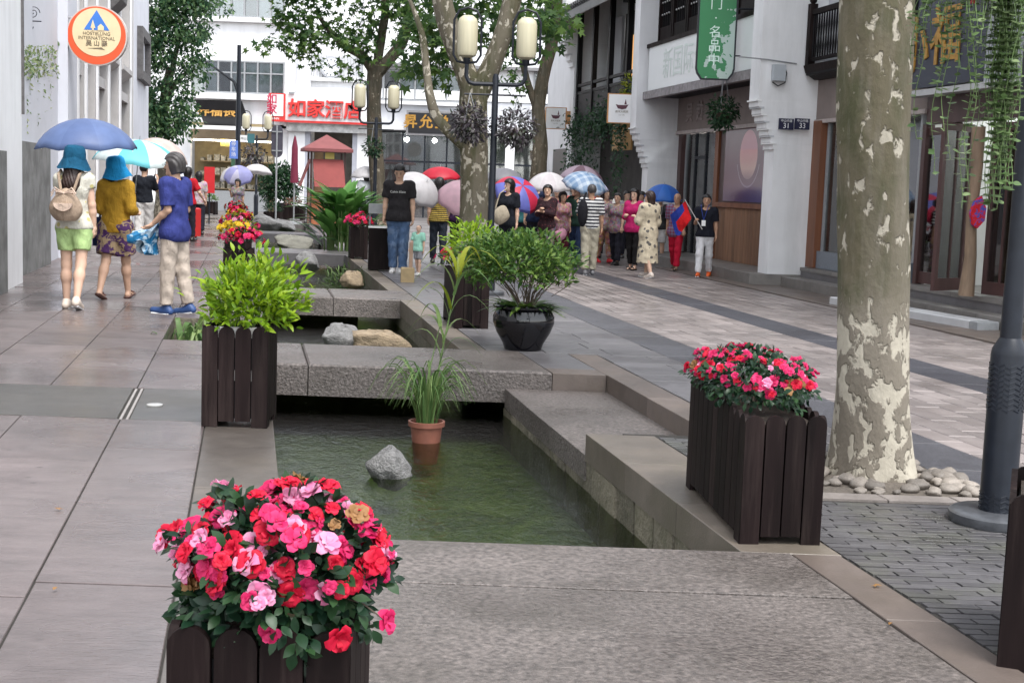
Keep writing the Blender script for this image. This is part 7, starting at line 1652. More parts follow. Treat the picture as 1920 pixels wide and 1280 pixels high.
    if shoes:
        for sd in (-1, 1):
            a0, an, fd = J[sd][2], J[sd][3], J[sd][4]; F = Field(a0 - 0.2, a0 + np.array([0.2, 0.32, 0.16]), rz * 0.75); bse = a0 + np.array([0, 0, -0.043])
            F.cap(bse - fd * 0.045, bse + fd * 0.165, 0.042, 0.036, 0.02)
            if shoes[1] != 'sandal': F.cap(a0 + np.array([0, -0.01, 0.0]), bse + fd * 0.06, 0.044, 0.036, 0.03)
            sole = np.cross(np.array([1.0, 0, 0]), fd); F.cut(-sole, -(sole @ bse) + 0.034)
            if shoes[1] == 'sandal': F.cut(sole, sole @ bse + 0.0)
            v, q = F.mesh(); so_ = mobj('shoe', np_mesh('shoe', v * s, q, shoes[0]), t)
            if shoes[1] == 'trainer':
                b = MB(); b.tube([(bse - fd * 0.05 - sole * 0.03) * s, (bse + fd * 0.17 - sole * 0.03) * s], 0.038 * s, 10); bb = np.array(b.v); c = bse * s; h_ = (bb - c) @ sole; b.v = [tuple(x) for x in bb - np.outer(h_ - np.clip(h_, -0.042 * s, -0.022 * s), sole)]; b.build('sole', WHITEPAINT, so_)
            if shoes[1] == 'sandal':
                part(so_, 'strap', shoes[0], lambda b: (b.tube([(a0 + np.array([x, 0.02, -0.01 - 0.3 * abs(x)])) * s for x in (-0.045, 0, 0.045)], 0.009 * s, 5), b.tube([(bse + fd * 0.11 + np.array([x, 0, 0.035 - 0.4 * abs(x)])) * s for x in (-0.04, 0, 0.04)], 0.011 * s, 5)))
    return t, {'s': s, 'hed': hed * s, 'A': {k: [q * s for q in v[:3]] for k, v in A.items()}, 'zh': zh * s, 'shz': shz * s, 'Rm': Rm, 'hd': lambda x, y, z: Vector(hd(x, y, z) * s)}
def local_to_world(t, p): return Vector(t.location) + Euler(t.rotation_euler).to_matrix() @ Vector(p)
def umbrella(label, apex, r, tilt, cols, depth=0.30, shaft=0.75, hand=None, n=8, group='open umbrellas in the crowd', rzo=0.2, ribs=True, transl=0.25):
    """apex: top of the canopy; tilt: (lean towards +x, lean towards +y); hand: grip point in the place"""
    ax = Vector((tilt[0], tilt[1], 1)).normalized(); t = thing('umbrella', label, 'umbrella', apex, 0, group); t.rotation_euler = ax.to_track_quat('Z', 'Y').to_euler()
    K = 7; V = []; Fc = []; mi = []
    for i in range(K + 1):
        f = i / K; an = f * 1.12
        rr = r * math.sin(an) / math.sin(1.12); z = -r * depth / 0.5 * (1 - math.cos(an)) / (1 - math.cos(1.12))
        for k in range(n * 4):
            a = 2 * math.pi * k / (n * 4) + rzo; e = abs((k % 4) - 2) / 2          # 1 on a rib
            sag = (1 - e) * 0.055 * f ** 1.5; zz = z - (1 - e) * 0.0 + (1 - e) * r * 0.05 * f ** 2
            V.append((rr * (1 - sag) * math.cos(a), rr * (1 - sag) * math.sin(a), zz))
    m_ = n * 4
    for i in range(K):
        for k in range(m_): Fc.append((i * m_ + k, i * m_ + (k + 1) % m_, (i + 1) * m_ + (k + 1) % m_, (i + 1) * m_ + k)); mi.append((k // 4) % len(cols))
    me = bpy.data.meshes.new('canopy'); me.from_pydata(V, [], [f[::-1] for f in Fc]); 
    for c in cols: me.materials.append(c)
    me.polygons.foreach_set('material_index', mi); me.polygons.foreach_set('use_smooth', [True] * len(Fc)); me.update()
    cn = mobj('canopy', me, t); sm = cn.modifiers.new('thickness', 'SOLIDIFY'); sm.thickness = 0.003
    if ribs:
        b = MB(); b.tube([(0, 0, -0.012)] + [(r * math.sin(f * 1.12) / math.sin(1.12), 0, -r * depth / 0.5 * (1 - math.cos(f * 1.12)) / (1 - math.cos(1.12)) - 0.012) for f in (0.25, 0.5, 0.75, 1.0)], 0.003, 4); rm = b.mesh('rib', STEEL)
        for k in range(n): mobj('rib', rm, cn, rot=(0, 0, 2 * math.pi * k / n + rzo))
    part(t, 'ferrule', STEEL, lambda b: b.tube([(0, 0, -0.01), (0, 0, 0.05)], [0.008, 0.005], 6))
    if hand is not None:
        q = Euler(t.rotation_euler).to_matrix().inverted() @ (Vector(hand) - Vector(apex)); part(t, 'shaft', STEEL, lambda b: b.tube([(0, 0, 0), (q.x * 0.1, q.y * 0.1, q.z * 0.5), q], 0.007, 6)); part(t, 'handle', IRON, lambda b: b.tube([q * 0.94, q * 1.06], 0.014, 8))
    else:
        part(t, 'shaft', STEEL, lambda b: b.tube([(0, 0, 0), (0, 0, -shaft)], 0.007, 6)); part(t, 'handle', IRON, lambda b: b.tube([(0, 0, -shaft), (0, 0, -shaft - 0.09)], 0.014, 8))
    return t
def bucket_hat(label, pt, info, ma, yaw=0, tip=0.0):
    t = thing('bucket_hat', label, 'hat', local_to_world(pt, info['hed'] + np.array([0, -0.008, 0.028]) * info['s']), pt.rotation_euler.z + R(yaw), 'bucket hats'); t.rotation_euler = (R(tip), R(4), pt.rotation_euler.z + R(yaw)); s = info['s']
    part(t, 'crown', ma, lambda b: b.lathe([(0.122 * s, -0.02), (0.118 * s, 0.05), (0.106 * s, 0.105), (0.08 * s, 0.132), (0.02 * s, 0.14)], 24), True)
    def brim(b):
        b.lathe([(0.12 * s, 0.0), (0.14 * s, -0.045), (0.172 * s, -0.105), (0.177 * s, -0.112), (0.172 * s, -0.112), (0.136 * s, -0.05), (0.117 * s, -0.008)], 24, cap=False); b.v = [(x, y * 1.05, z + 0.014 * math.sin(3 * math.atan2(y, x))) for x, y, z in b.v]
    part(t, 'brim', ma, brim, True); return t
HANG = ((0.13, 0.0, -1), (0.06, 0.12, -1)); SWF = ((0.13, 0.3, -1), (0.05, 0.5, -1)); SWB = ((0.13, -0.3, -1), (0.06, 0.1, -1)); HOLD = ((0.12, 0.25, -1), (-0.05, 0.7, 0.75)); FOLD = ((0.1, 0.35, -1), (-0.9, 0.75, 0.25)); CARRY = ((0.14, -0.1, -1), (0.0, 0.9, -0.25)); UP = ((0.15, 0.55, -0.6), (-0.15, 0.25, 1))
F_ = fabric
WSHOE = mat('white_shoe', (0.7, 0.68, 0.66), 0.5, 0.06, 6); BSHOE = mat('black_shoe', (0.015, 0.014, 0.014), 0.4, 0.1, 6)

# ---- left group, close
p1 = P(140, 578); W1, i1 = person('woman in white top and lime shorts with beige backpack, seen from behind', p1, 1.70, 2, 'fair', ('long', 'brown'), (F_('white_print_top', (0.62, 0.60, 0.52), (0.5, 0.45, 0.2), 'floral', 1.2), 0.35, -0.02, 0.012), ('shorts', F_('lime_shorts', (0.42, 0.58, 0.25)), 0.62, 0.02), (mat('cream_sandal', (0.66, 0.56, 0.48), 0.6, 0.08, 6), 'trainer'), ((2, 2), (-10, 14)), (HOLD, HANG), True, (-6, 0), 0.0115, hat=True)
bucket_hat('dark teal bucket hat on the woman with the backpack', W1, i1, F_('teal_hat', (0.008, 0.075, 0.145)), 10, 4)
umbrella('large navy blue umbrella over the woman with the backpack', AT(160, 222, 15.2), 0.575, (-0.02, -0.06), [umbmat('navy_canopy', (0.10, 0.15, 0.31), 0.2), umbmat('navy_canopy2', (0.115, 0.17, 0.34), 0.2)], 0.30, hand=local_to_world(W1, i1['A'][-1][2] + np.array([0.02, 0.06, 0.08])), group='umbrellas of the left group', rzo=0.1)
def backpack(pt, inf):
    s = inf['s']; z = inf['zh'] + 0.06; t = thing('backpack', 'beige canvas drawstring backpack worn by the woman in lime shorts', 'backpack', local_to_world(pt, (-0.02, -0.235 * s, z)), pt.rotation_euler.z); C = F_('beige_canvas', (0.36, 0.27, 0.20)); C2 = F_('cream_flap', (0.60, 0.46, 0.37))
    def bag(b):
        b.ball((0, 0, 0.17), (0.165, 0.10, 0.19), 24, 16); b.v = [(x * (1.12 - 0.55 * max(0, (z_ - 0.1) / 0.26) ** 1.5) * (1 + 0.02 * math.sin(14 * z_ + 9 * x)), y * (1.0 - 0.25 * max(0, z_ - 0.15)), max(z_, 0.012)) for x, y, z_ in b.v]
    part(t, 'bag', C, bag, True); part(t, 'flap', C2, lambda b: b.prismY([(-0.10, 0.20)] + [(0.10 * math.cos(a), 0.20 - 0.085 * math.sin(a)) for a in np.linspace(math.pi, 0, 9)][1:], -0.125, -0.092))
    part(t, 'drawstring', C2, lambda b: [b.tube([(0, -0.07, 0.3), (sx * 0.09, -0.1, 0.335 + dz), (sx * 0.13, -0.09, 0.27 + dz)], 0.008, 6) for sx in (-1, 1) for dz in (0, 0.03)] + [b.tube([(0.10 * math.cos(a), 0.06 * math.sin(a), 0.31) for a in np.linspace(0, 6.28, 14)], 0.009, 6)])
    for sx in (-1, 1): part(t, 'shoulder_strap', C, lambda b: b.tube([(sx * 0.06, 0.03, 0.30), (sx * 0.11, 0.10, 0.50), (sx * 0.115, 0.2, 0.545), (sx * 0.12, 0.33, 0.46), (sx * 0.13, 0.33, 0.25)], 0.016, 6))
backpack(W1, i1)
p2 = P(217, 560); W2, i2 = person('woman in mustard cardigan and purple printed shorts, looking right', p2, 1.63, -6, 'mid', ('bob', 'black'), (F_('mustard_knit', (0.42, 0.235, 0.025)), 1.55, -0.05, 0.022), ('shorts', F_('purple_print', (0.075, 0.03, 0.11), (0.34, 0.25, 0.15), 'blotch', 0.7), 0.80, 0.05), (mat('brown_sandal', (0.10, 0.045, 0.035), 0.5, 0.1, 6), 'sandal'), ((-12, 16), (14, 4)), (CARRY, ((0.2, -0.15, -1), (-0.1, 0.8, -0.2))), True, (-58, 0), 0.0115, hat=True)
bucket_hat('bright blue bucket hat on the woman in mustard', W2, i2, F_('bright_blue_hat', (0.015, 0.25, 0.52)), -40, 10)
t = thing('tote_bag', 'navy tote bag held at the left side of the mustard cardigan', 'bag', local_to_world(W2, (-0.22, 0.12, 0.62)), W2.rotation_euler.z); boxp(t, 'bag', F_('navy_canvas', (0.012, 0.02, 0.065)), -0.06, 0.06, -0.14, 0.14, 0, 0.34, c=0.03); part(t, 'handle', F_('navy_canvas', (0.012, 0.02, 0.065)), lambda b: b.tube([(0, -0.07, 0.33), (0, -0.04, 0.43), (0, 0.04, 0.43), (0, 0.07, 0.33)], 0.012, 6))
CY = [umbmat('cyan_canopy', (0.20, 0.66, 0.72), 0.4), umbmat('pale_canopy', (0.74, 0.82, 0.82), 0.4)]
umbrella('pale cyan and white umbrella behind the bright blue hat', AT(262, 262, 18.0), 0.60, (0.1, -0.06), CY, 0.27, 0.72, group='umbrellas of the left group', rzo=0.3)
p3 = P(270, 460); W3, i3 = person('person in black shirt and baggy white trousers under the cyan umbrella', p3, 1.66, 4, 'mid', ('short', 'black'), (F_('black_shirt', (0.012, 0.014, 0.02)), 0.9, 0.02, 0.02), ('trousers', F_('white_trousers', (0.62, 0.60, 0.58)), 1.9, 0.025), (mat('red_shoe', (0.35, 0.02, 0.05), 0.5, 0.1, 6), 'shoe'), ((-8, 10), (8, 2)), (HANG, ((0.25, 0.5, -0.8), (0.0, 0.4, 1))), True, (-30, 0), 0.014, 1.08)
p4 = P(327, 588); W4, i4 = person('grey haired person in blue shirt and khaki trousers holding a folded umbrella', p4, 1.68, 72, 'mid', ('crop', 'grey'), (F_('blue_tee', (0.035, 0.045, 0.19)), 0.85, -0.10, 0.02), ('trousers', F_('khaki_trousers', (0.46, 0.39, 0.33)), 1.93, 0.016), (mat('navy_trainer', (0.03, 0.07, 0.20), 0.5, 0.1, 6), 'trainer'), ((5, 3), (-6, 6)), (((0.05, -0.12, -1), (0.0, 0.72, -0.6)), ((0.12, -0.05, -1), (-0.15, 0.8, -0.45))), False, (8, 0), 0.0115)
gl = thing('eyeglasses', 'thin eyeglasses worn by the grey haired person', 'eyeglasses', local_to_world(W4, i4['hd'](0, 0.1, 0.012)), W4.rotation_euler.z + R(8)); part(gl, 'frame', STEEL, lambda b: ([b.tube([(sx * 0.033 + 0.024 * math.cos(a), 0.012, 0.018 * math.sin(a)) for a in np.linspace(0, 6.28, 13)], 0.0022, 4) for sx in (-1, 1)], [b.tube([(sx * 0.058, 0.01, 0), (sx * 0.082, -0.1, 0.0)], 0.0022, 4) for sx in (-1, 1)]))
def folded_umb():
    h = local_to_world(W4, (np.array(i4['A'][-1][2]) + np.array(i4['A'][1][2])) / 2 + np.array([0, 0.05, -0.05])); t = thing('folded_umbrella', 'crumpled blue and silver half folded umbrella in the hands of the blue shirt person', 'umbrella', h, 0)
    def cl(b):
        prof = [(0.02, 0.0), (0.06, -0.05), (0.12, -0.16), (0.17, -0.24), (0.14, -0.29), (0.04, -0.25)]
        b.lathe(prof, 30); b.v = [(x * (1 + 0.22 * math.sin(5 * math.atan2(y, x) + z * 20)), y * (0.7 + 0.2 * math.sin(7 * math.atan2(y, x))), z + 0.05 * math.sin(3 * math.atan2(y, x))) for x, y, z in b.v]
    o = part(t, 'canopy', F_('shiny_blue_cloth', (0.02, 0.16, 0.34), (0.45, 0.6, 0.72), 'blotch', 1.6, 0.35), cl, True); o.rotation_euler = (R(-20), R(35), 0); part(t, 'shaft', STEEL, lambda b: b.tube([(0.02, 0, 0.06), (-0.12, 0, -0.2)], 0.007, 6))
folded_umb()
p5 = P(352, 452); W5, i5 = person('person in a red shirt behind the blue shirt person', p5, 1.62, -15, 'fair', ('bob', 'black'), (F_('red_shirt', (0.42, 0.012, 0.022)), 0.8, -0.02, 0.02), ('trousers', F_('dark_trousers', (0.02, 0.02, 0.03)), 1.9, 0.012), (BSHOE, 'shoe'), ((-5, 8), (6, 3)), (HOLD, ((0.5, 0.1, -1), (0.1, 0.6, -0.6))), True, (-10, 0), 0.016)
p6 = P(322, 462); W6, i6 = person('person in dark plum shirt between the black and blue shirts', p6, 1.6, -10, 'mid', ('bob', 'black'), (F_('plum_shirt', (0.035, 0.012, 0.05)), 0.9, -0.05, 0.02), ('trousers', F_('dark_trousers', ()), 1.9, 0.012), (BSHOE, 'shoe'), ((4, 4), (-6, 8)), (HANG, HOLD), True, (0, 0), 0.016)
umbrella('pale pink umbrella with plum rim behind the cyan one', AT(305, 260, 25.5), 0.56, (0.22, -0.04), [umbmat('blush_canopy', (0.72, 0.60, 0.55), 0.35)], 0.33, 0.7, group='umbrellas of the left group')
q = P(360, 447); t = thing('suitcase', 'upright bright red suitcase beside the red shirt person', 'suitcase', q, R(70)); boxp(t, 'shell', mat('red_shell', (0.55, 0.015, 0.015), 0.4, 0.08, 5), -0.2, 0.2, -0.11, 0.11, 0.05, 0.72, c=0.03); part(t, 'handle', STEEL, lambda b: b.tube([(-0.08, 0, 0.7), (-0.08, 0, 0.95), (0.08, 0, 0.95), (0.08, 0, 0.7)], 0.01, 6))
for sx in (-0.15, 0.15): part(t, 'wheel', BSHOE, lambda b: b.ball((sx, 0, 0.03), 0.03, 8, 6), True)

# ---- man and child by the bin
p7 = P(745, 512); W7, i7 = person('man in black printed shirt and jeans looking down', p7, 1.75, 176, 'mid', ('short', 'black'), (F_('charcoal_tee', (0.022, 0.02, 0.022)), 0.75, -0.06, 0.018), ('trousers', F_('blue_jeans', (0.07, 0.12, 0.22), (0.13, 0.19, 0.30), 'blotch', 3), 1.96, 0.018), (WSHOE, 'trainer'), ((3, 2), (-3, 4)), (HANG, HANG), False, (0, -24), 0.012, 1.06)
o = lettering(W7, 'Calvin Klein', 0.052 * i7['s'], (0, 0.148, i7['zh'] + 0.42), mat('shirt_print', (0.5, 0.5, 0.48), 0.7, 0.05, 9), rz=math.pi, depth=0.004, name='shirt_print')
p8 = P(783, 516); W8, i8 = person('toddler in mint green shirt beside the man in jeans', p8, 0.80, 150, 'fair', ('thin', 'black'), (F_('mint_tee', (0.34, 0.66, 0.52)), 0.8, -0.05, 0.02), ('shorts', F_('child_shorts', (0.3, 0.3, 0.32)), 0.8, 0.02), (WSHOE, 'shoe'), ((5, 5), (-5, 8)), (HANG, SWF), False, (20, 0), 0.010, 1.1)
# ---- crowd: (label, px, feet y, head-top y, heading, ...)
def crowd(label, px, fy, ty, face, **kw):
    q = P(px, fy); H = (fy - ty) * q.y / FPX / math.cos(pit) * 0.985; return person(label, q, H, face, res=0.016, **kw)
DT = F_('dark_trousers', ())
crowd('person in yellow and black striped top under the red umbrella', 820, 494, 336, 10, hair=('bob', 'black'), top=(F_('yellow_stripe', (0.42, 0.30, 0.06), (0.03, 0.025, 0.02), 'stripe', 0.7), 0.6, -0.04, 0.015), bottom=('trousers', F_('dark_jeans', (0.02, 0.025, 0.035)), 1.92, 0.01), shoes=(BSHOE, 'shoe'), legs=((8, 4), (-8, 8)), arms=(HANG, HOLD), female=True)
crowd('person in dark clothes half hidden behind the pink umbrella', 856, 492, 340, 160, hair=('bob', 'black'), top=(F_('plum_shirt', ()), 0.8, -0.04, 0.015), bottom=('trousers', DT, 1.92, 0.012), shoes=(BSHOE, 'shoe'), female=True, arms=(HOLD, HANG))
crowd('woman in black V neck top with a beige bag, left of the lamp post crowd', 950, 505, 339, 150, hair=('bob', 'black'), top=(F_('black_shirt', ()), 0.8, -0.06, 0.016), bottom=('trousers', DT, 1.92, 0.012), shoes=(BSHOE, 'shoe'), female=True, arms=(HANG, ((0.15, 0.1, -1), (-0.5, 0.9, -0.1))), head=(-25, 0), skin='fair')
q = P(938, 505); t = thing('shoulder_bag', 'crumpled beige shoulder bag on the woman in the black V neck', 'bag', (q.x - 0.02, q.y - 0.24, 0.86), R(10)); part(t, 'bag', F_('beige_bag', (0.44, 0.38, 0.29)), lambda b: (b.ball((0, 0, 0.12), (0.15, 0.08, 0.17), 18, 12), setattr(b, 'v', [(x * (1 + .08 * math.sin(20 * z)), y, z + 0.02 * math.sin(18 * x)) for x, y, z in b.v])), True); part(t, 'strap', F_('beige_bag', ()), lambda b: b.tube([(-0.1, 0.02, 0.24), (-0.02, 0.06, 0.5), (0.12, 0.14, 0.6)], 0.012, 6))
crowd('woman in dark lace top with arms crossed at her chest', 1022, 505, 350, 150, hair=('bun', 'black'), top=(F_('dark_lace', (0.03, 0.014, 0.018), (0.10, 0.03, 0.035), 'floral', 0.6), 1.8, -0.12, 0.014), bottom=('trousers', F_('floral_dark', (0.06, 0.02, 0.03), (0.25, 0.1, 0.12), 'multi'), 1.92, 0.02), shoes=(BSHOE, 'shoe'), female=True, arms=(FOLD, ((0.1, 0.3, -1), (-0.8, 0.8, 0.5))), head=(25, 10), skin='mid')
crowd('man in navy shirt whose face shows between two umbrellas', 1001, 492, 338, 175, hair=('short', 'black'), top=(F_('navy_shirt', (0.02, 0.03, 0.07)), 0.8, -0.05, 0.016), bottom=('trousers', DT, 1.92, 0.012), shoes=(BSHOE, 'shoe'), head=(15, 0))
crowd('woman in red patterned blouse holding a pink bag', 1050, 498, 362, 205, hair=('bob', 'black'), top=(F_('red_pattern', (0.32, 0.04, 0.06), (0.5, 0.32, 0.32), 'multi', 0.8), 0.9, -0.1, 0.018), bottom=('trousers', F_('wine_trousers', (0.10, 0.015, 0.03)), 1.9, 0.02), shoes=(BSHOE, 'shoe'), female=True, arms=(HANG, CARRY))
q = P(1050, 500); t = thing('pink_bag', 'small crumpled pink bag low in the crowd beside the shrub', 'bag', (q.x - 0.02, q.y - 0.3, 0.62)); part(t, 'bag', F_('pink_plastic', (0.72, 0.35, 0.46), rough=0.4), lambda b: (b.ball((0, 0, 0), (0.11, 0.07, 0.12), 14, 10), setattr(b, 'v', [(x * (1 + .15 * math.sin(30 * z)), y, z + 0.02 * math.sin(30 * x)) for x, y, z in b.v])), True); part(t, 'handle', F_('pink_plastic', ()), lambda b: b.tube([(-0.04, 0, 0.1), (0, 0, 0.2), (0.04, 0, 0.1)], 0.01, 5))
crowd('person in dark green shirt and jeans behind the striped polo', 1078, 498, 348, 140, hair=('short', 'black'), top=(F_('bottle_green', (0.015, 0.04, 0.03)), 0.8, -0.05, 0.016), bottom=('trousers', F_('blue_jeans2', (0.03, 0.05, 0.11)), 1.92, 0.014), shoes=(BSHOE, 'shoe'), arms=(HANG, UP))
W9, i9 = crowd('man in black and white striped polo and khaki trousers, back to the camera', 1103, 515, 349, 6, hair=('short', 'grey'), top=(F_('bw_stripe', (0.62, 0.62, 0.62), (0.02, 0.02, 0.03), 'stripe', 1.15), 0.9, 0.0, 0.016), bottom=('trousers', F_('khaki2', (0.36, 0.33, 0.26)), 1.93, 0.016), shoes=(mat('grey_trainer', (0.12, 0.12, 0.13), 0.6, 0.2, 9), 'trainer'), legs=((-4, 6), (5, 2)), arms=(((0.15, 0.4, -0.9), (-0.1, 0.6, 0.9)), HANG), skin='tan', head=(20, 0))
t = thing('shoulder_bag', 'black bag slung on the left shoulder of the striped polo man', 'bag', local_to_world(W9, (-0.17, -0.16, 0.98)), 0); part(t, 'bag', F_('black_nylon', (0.012, 0.012, 0.016)), lambda b: b.ball((0, 0, 0.1), (0.09, 0.08, 0.24), 14, 12), True); part(t, 'strap', F_('black_nylon', ()), lambda b: b.tube([(0, 0, 0.3), (0.05, 0.08, 0.45), (0.05, 0.2, 0.44), (0.02, 0.26, 0.3)], 0.018, 6))
crowd('woman in colourful print with red trousers behind the striped polo', 1131, 492, 357, 205, hair=('bob', 'black'), top=(F_('bright_print', (0.30, 0.14, 0.16), (0.4, 0.35, 0.3), 'multi', 0.7), 0.9, -0.12, 0.018), bottom=('trousers', F_('red_print_trousers', (0.34, 0.06, 0.04), (0.4, 0.2, 0.1), 'multi', 1.0), 1.85, 0.02), shoes=(mat('red_flat', (0.55, 0.02, 0.03), 0.4, 0.1, 6), 'shoe'), legs=((10, 4), (-8, 8)), female=True, arms=(HANG, HANG), skin='mid')
crowd('woman in rust print blouse with white towel on her shoulder', 1153, 497, 364, 155, hair=('short', 'black'), top=(F_('rust_print', (0.22, 0.09, 0.08), (0.32, 0.2, 0.25), 'multi', 0.7), 0.9, -0.12, 0.02), bottom=('trousers', DT, 1.92, 0.018), shoes=(BSHOE, 'shoe'), legs=((9, 4), (-9, 9)), female=True, arms=(SWF, SWB), skin='mid')
q = P(1147, 494); t = thing('towel', 'white towel over the shoulder of the rust print blouse', 'towel', (q.x, q.y - 0.14, 1.22)); part(t, 'cloth', F_('white_towel', (0.7, 0.68, 0.64)), lambda b: b.tube([(0.0, 0.12, 0.02), (0.0, 0.03, 0.06), (-0.01, -0.03, 0.0), (-0.06, -0.06, -0.28), (-0.08, -0.06, -0.34)], [0.035, 0.05, 0.05, 0.04, 0.03], 8), True)
crowd('woman in magenta top and black trousers talking', 1184, 506, 357, 150, hair=('bob', 'black'), top=(F_('magenta_top', (0.48, 0.02, 0.13)), 1.2, -0.08, 0.018), bottom=('trousers', F_('black_slim', (0.012, 0.011, 0.012)), 1.9, 0.006), shoes=(BSHOE, 'sandal'), legs=((4, 2), (-6, 6)), female=True, arms=(HANG, ((0.12, 0.15, -1), (-0.5, 0.9, 0.2))), skin='fair')
crowd('woman in long cream dress with dark flower print, seen from the side', 1212, 521, 361, 38, hair=('bob', 'brown'), top=(F_('cream_dress', (0.58, 0.50, 0.37), (0.13, 0.12, 0.11), 'floral', 1.5), 1.35, 0, 0.045, 0.58), bottom=None, shoes=(mat('cream_shoe', (0.6, 0.52, 0.46), 0.6, 0.08, 6), 'trainer'), legs=((-9, 12), (11, 4)), female=True, arms=(((0.15, 0.3, -1), (-0.3, 0.8, 0.3)), ((0.2, 0, -1), (0, 0.35, -1))), skin='fair', head=(25, 0))
crowd('person in black stripe top holding the bright blue umbrella', 1234, 492, 366, 165, hair=('short', 'black'), top=(F_('dark_stripe', (0.02, 0.02, 0.025), (0.06, 0.06, 0.06), 'stripe', 0.6), 0.8, -0.05, 0.016), bottom=('shorts', F_('white_shorts', (0.6, 0.58, 0.56)), 0.95, 0.02), shoes=(mat('navy_shoe', (0.02, 0.02, 0.06), 0.5, 0.1, 6), 'shoe'), female=True, arms=(HANG, HOLD), legs=((8, 4), (-8, 8)))
crowd('man in plaid shirt and bright red trousers', 1264, 508, 363, 158, hair=('thin', 'black'), top=(F_('plaid_shirt', (0.24, 0.05, 0.10), (0.20, 0.20, 0.30), 'plaid', 1.2), 0.9, -0.12, 0.02), bottom=('trousers', F_('red_trousers', (0.52, 0.012, 0.04)), 1.92, 0.012), shoes=(BSHOE, 'sandal'), legs=((14, 4), (-12, 14)), arms=(SWF, SWB), skin='tan')
W10, i10 = crowd('tour guide in black polo and white trousers holding a flag', 1318, 520, 366, 165, hair=('short', 'black'), top=(F_('black_polo', (0.010, 0.011, 0.018)), 0.8, -0.03, 0.016), bottom=('trousers', F_('white_jeans', (0.68, 0.68, 0.70)), 1.93, 0.012), shoes=(mat('orange_shoe', (0.75, 0.12, 0.02), 0.5, 0.08, 6), 'trainer'), legs=((-13, 10), (15, 3)), arms=(HANG, ((0.12, 0.1, -1), (-0.15, 0.75, 0.25))), skin='tan', head=(5, 0))
h = local_to_world(W10, i10['A'][1][2] + np.array([0, 0.06, 0.0])); t = thing('tour_flag', 'red and blue triangular flag on a stick held by the guide', 'flag', h, 0)
part(t, 'stick', STEEL, lambda b: b.tube([(0.12, 0, -0.16), (-0.22, -0.03, 0.36)], 0.008, 6))
def flagm():
    V = []; Fc = []
    for i in range(7):
        for j in range(6):
            a, c = i / 6, j / 5; x = -0.20 + 0.115 * a - 0.26 * c * (1 - 0.25 * a); z = 0.33 - 0.30 * a - 0.42 * c * (0.35 + 0.65 * (1 - abs(a - 0.6))); V.append((x, -0.03 + 0.03 * math.sin(7 * c + 3 * a), z))
    for i in range(6):
        for j in range(5): Fc.append((i * 6 + j, i * 6 + j + 1, (i + 1) * 6 + j + 1, (i + 1) * 6 + j))
    return V, Fc
V, Fc = flagm(); me = bpy.data.meshes.new('flag'); me.from_pydata(V, [], Fc); me.materials.append(F_('flag_red', (0.62, 0.015, 0.02))); me.materials.append(F_('flag_blue', (0.02, 0.04, 0.25))); me.polygons.foreach_set('material_index', [1 if k // 5 < 2 and k % 5 > 0 or k % 5 == 4 else 0 for k in range(30)]); o = mobj('cloth', me, t); sm = o.modifiers.new('thickness', 'SOLIDIFY'); sm.thickness = 0.003
q = local_to_world(W10, (0.02, 0.155, i10['zh'] + 0.22)); t = thing('name_badge', 'white name badge on a blue lanyard on the guide', 'badge', q, W10.rotation_euler.z); boxp(t, 'card', WHITEPAINT, -0.035, 0.035, -0.004, 0.004, -0.05, 0.05); part(t, 'lanyard', F_('lanyard', (0.03, 0.06, 0.3)), lambda b: b.tube([(0, 0, 0.05), (-0.06, -0.02, 0.28), (-0.07, -0.1, 0.33)], 0.006, 5) and b.tube([(0, 0, 0.05), (0.06, -0.02, 0.28), (0.07, -0.1, 0.33)], 0.006, 5))
crowd('distant person in white shirt beside the slim plane trunk', 684, 448, 322, 30, hair=('bob', 'black'), top=(F_('pale_shirt', (0.55, 0.58, 0.6)), 0.8, -0.05, 0.018), bottom=('trousers', DT, 1.9, 0.012), shoes=(BSHOE, 'shoe'), female=True)
crowd('distant person under the lavender umbrella near the flower row', 445, 432, 338, 170, hair=('bob', 'black'), top=(F_('dim_print', (0.16, 0.12, 0.14), (0.4, 0.35, 0.35), 'multi'), 0.8, -0.05, 0.018), bottom=('trousers', DT, 1.9, 0.012), shoes=(BSHOE, 'shoe'), female=True, arms=(HANG, HOLD))
crowd('distant person in pink print blouse left of the red placard', 372, 440, 325, 20, hair=('bob', 'black'), top=(F_('pink_print', (0.45, 0.25, 0.28), (0.6, 0.55, 0.55), 'multi'), 0.8, -0.05, 0.018), bottom=('trousers', DT, 1.9, 0.012), shoes=(BSHOE, 'shoe'), female=True)

for k, (px, fy, ty, cn, c1_, fc) in enumerate(((972, 484, 346, 'teal', (0.03, 0.12, 0.13), 170), (1040, 486, 352, 'wine red', (0.22, 0.02, 0.04), 185), (1072, 482, 350, 'coral', (0.5, 0.12, 0.1), 160), (1118, 483, 352, 'scarlet', (0.45, 0.03, 0.03), 175), (1170, 484, 360, 'grey', (0.2, 0.2, 0.22), 190), (1198, 488, 362, 'lilac', (0.35, 0.28, 0.4), 165))):
    crowd(f'person in {cn} top at the back of the crowd', px, fy, ty, fc, hair=(['bob', 'short', 'bun'][k % 3], 'black'), top=(F_(f'back_top_{k}', c1_, tuple(min(1, q * 2 + 0.1) for q in c1_), ['plain', 'multi', 'floral'][k % 3]), 0.85, -0.06, 0.018), bottom=('trousers', DT, 1.92, 0.014), shoes=(BSHOE, 'shoe'), female=k % 2 == 0, legs=((8, 4), (-8, 8)) if k % 2 else ((-7, 8), (8, 3)), arms=(HANG, HOLD) if k % 2 else (SWF, SWB), head=((-1) ** k * 22, 0))
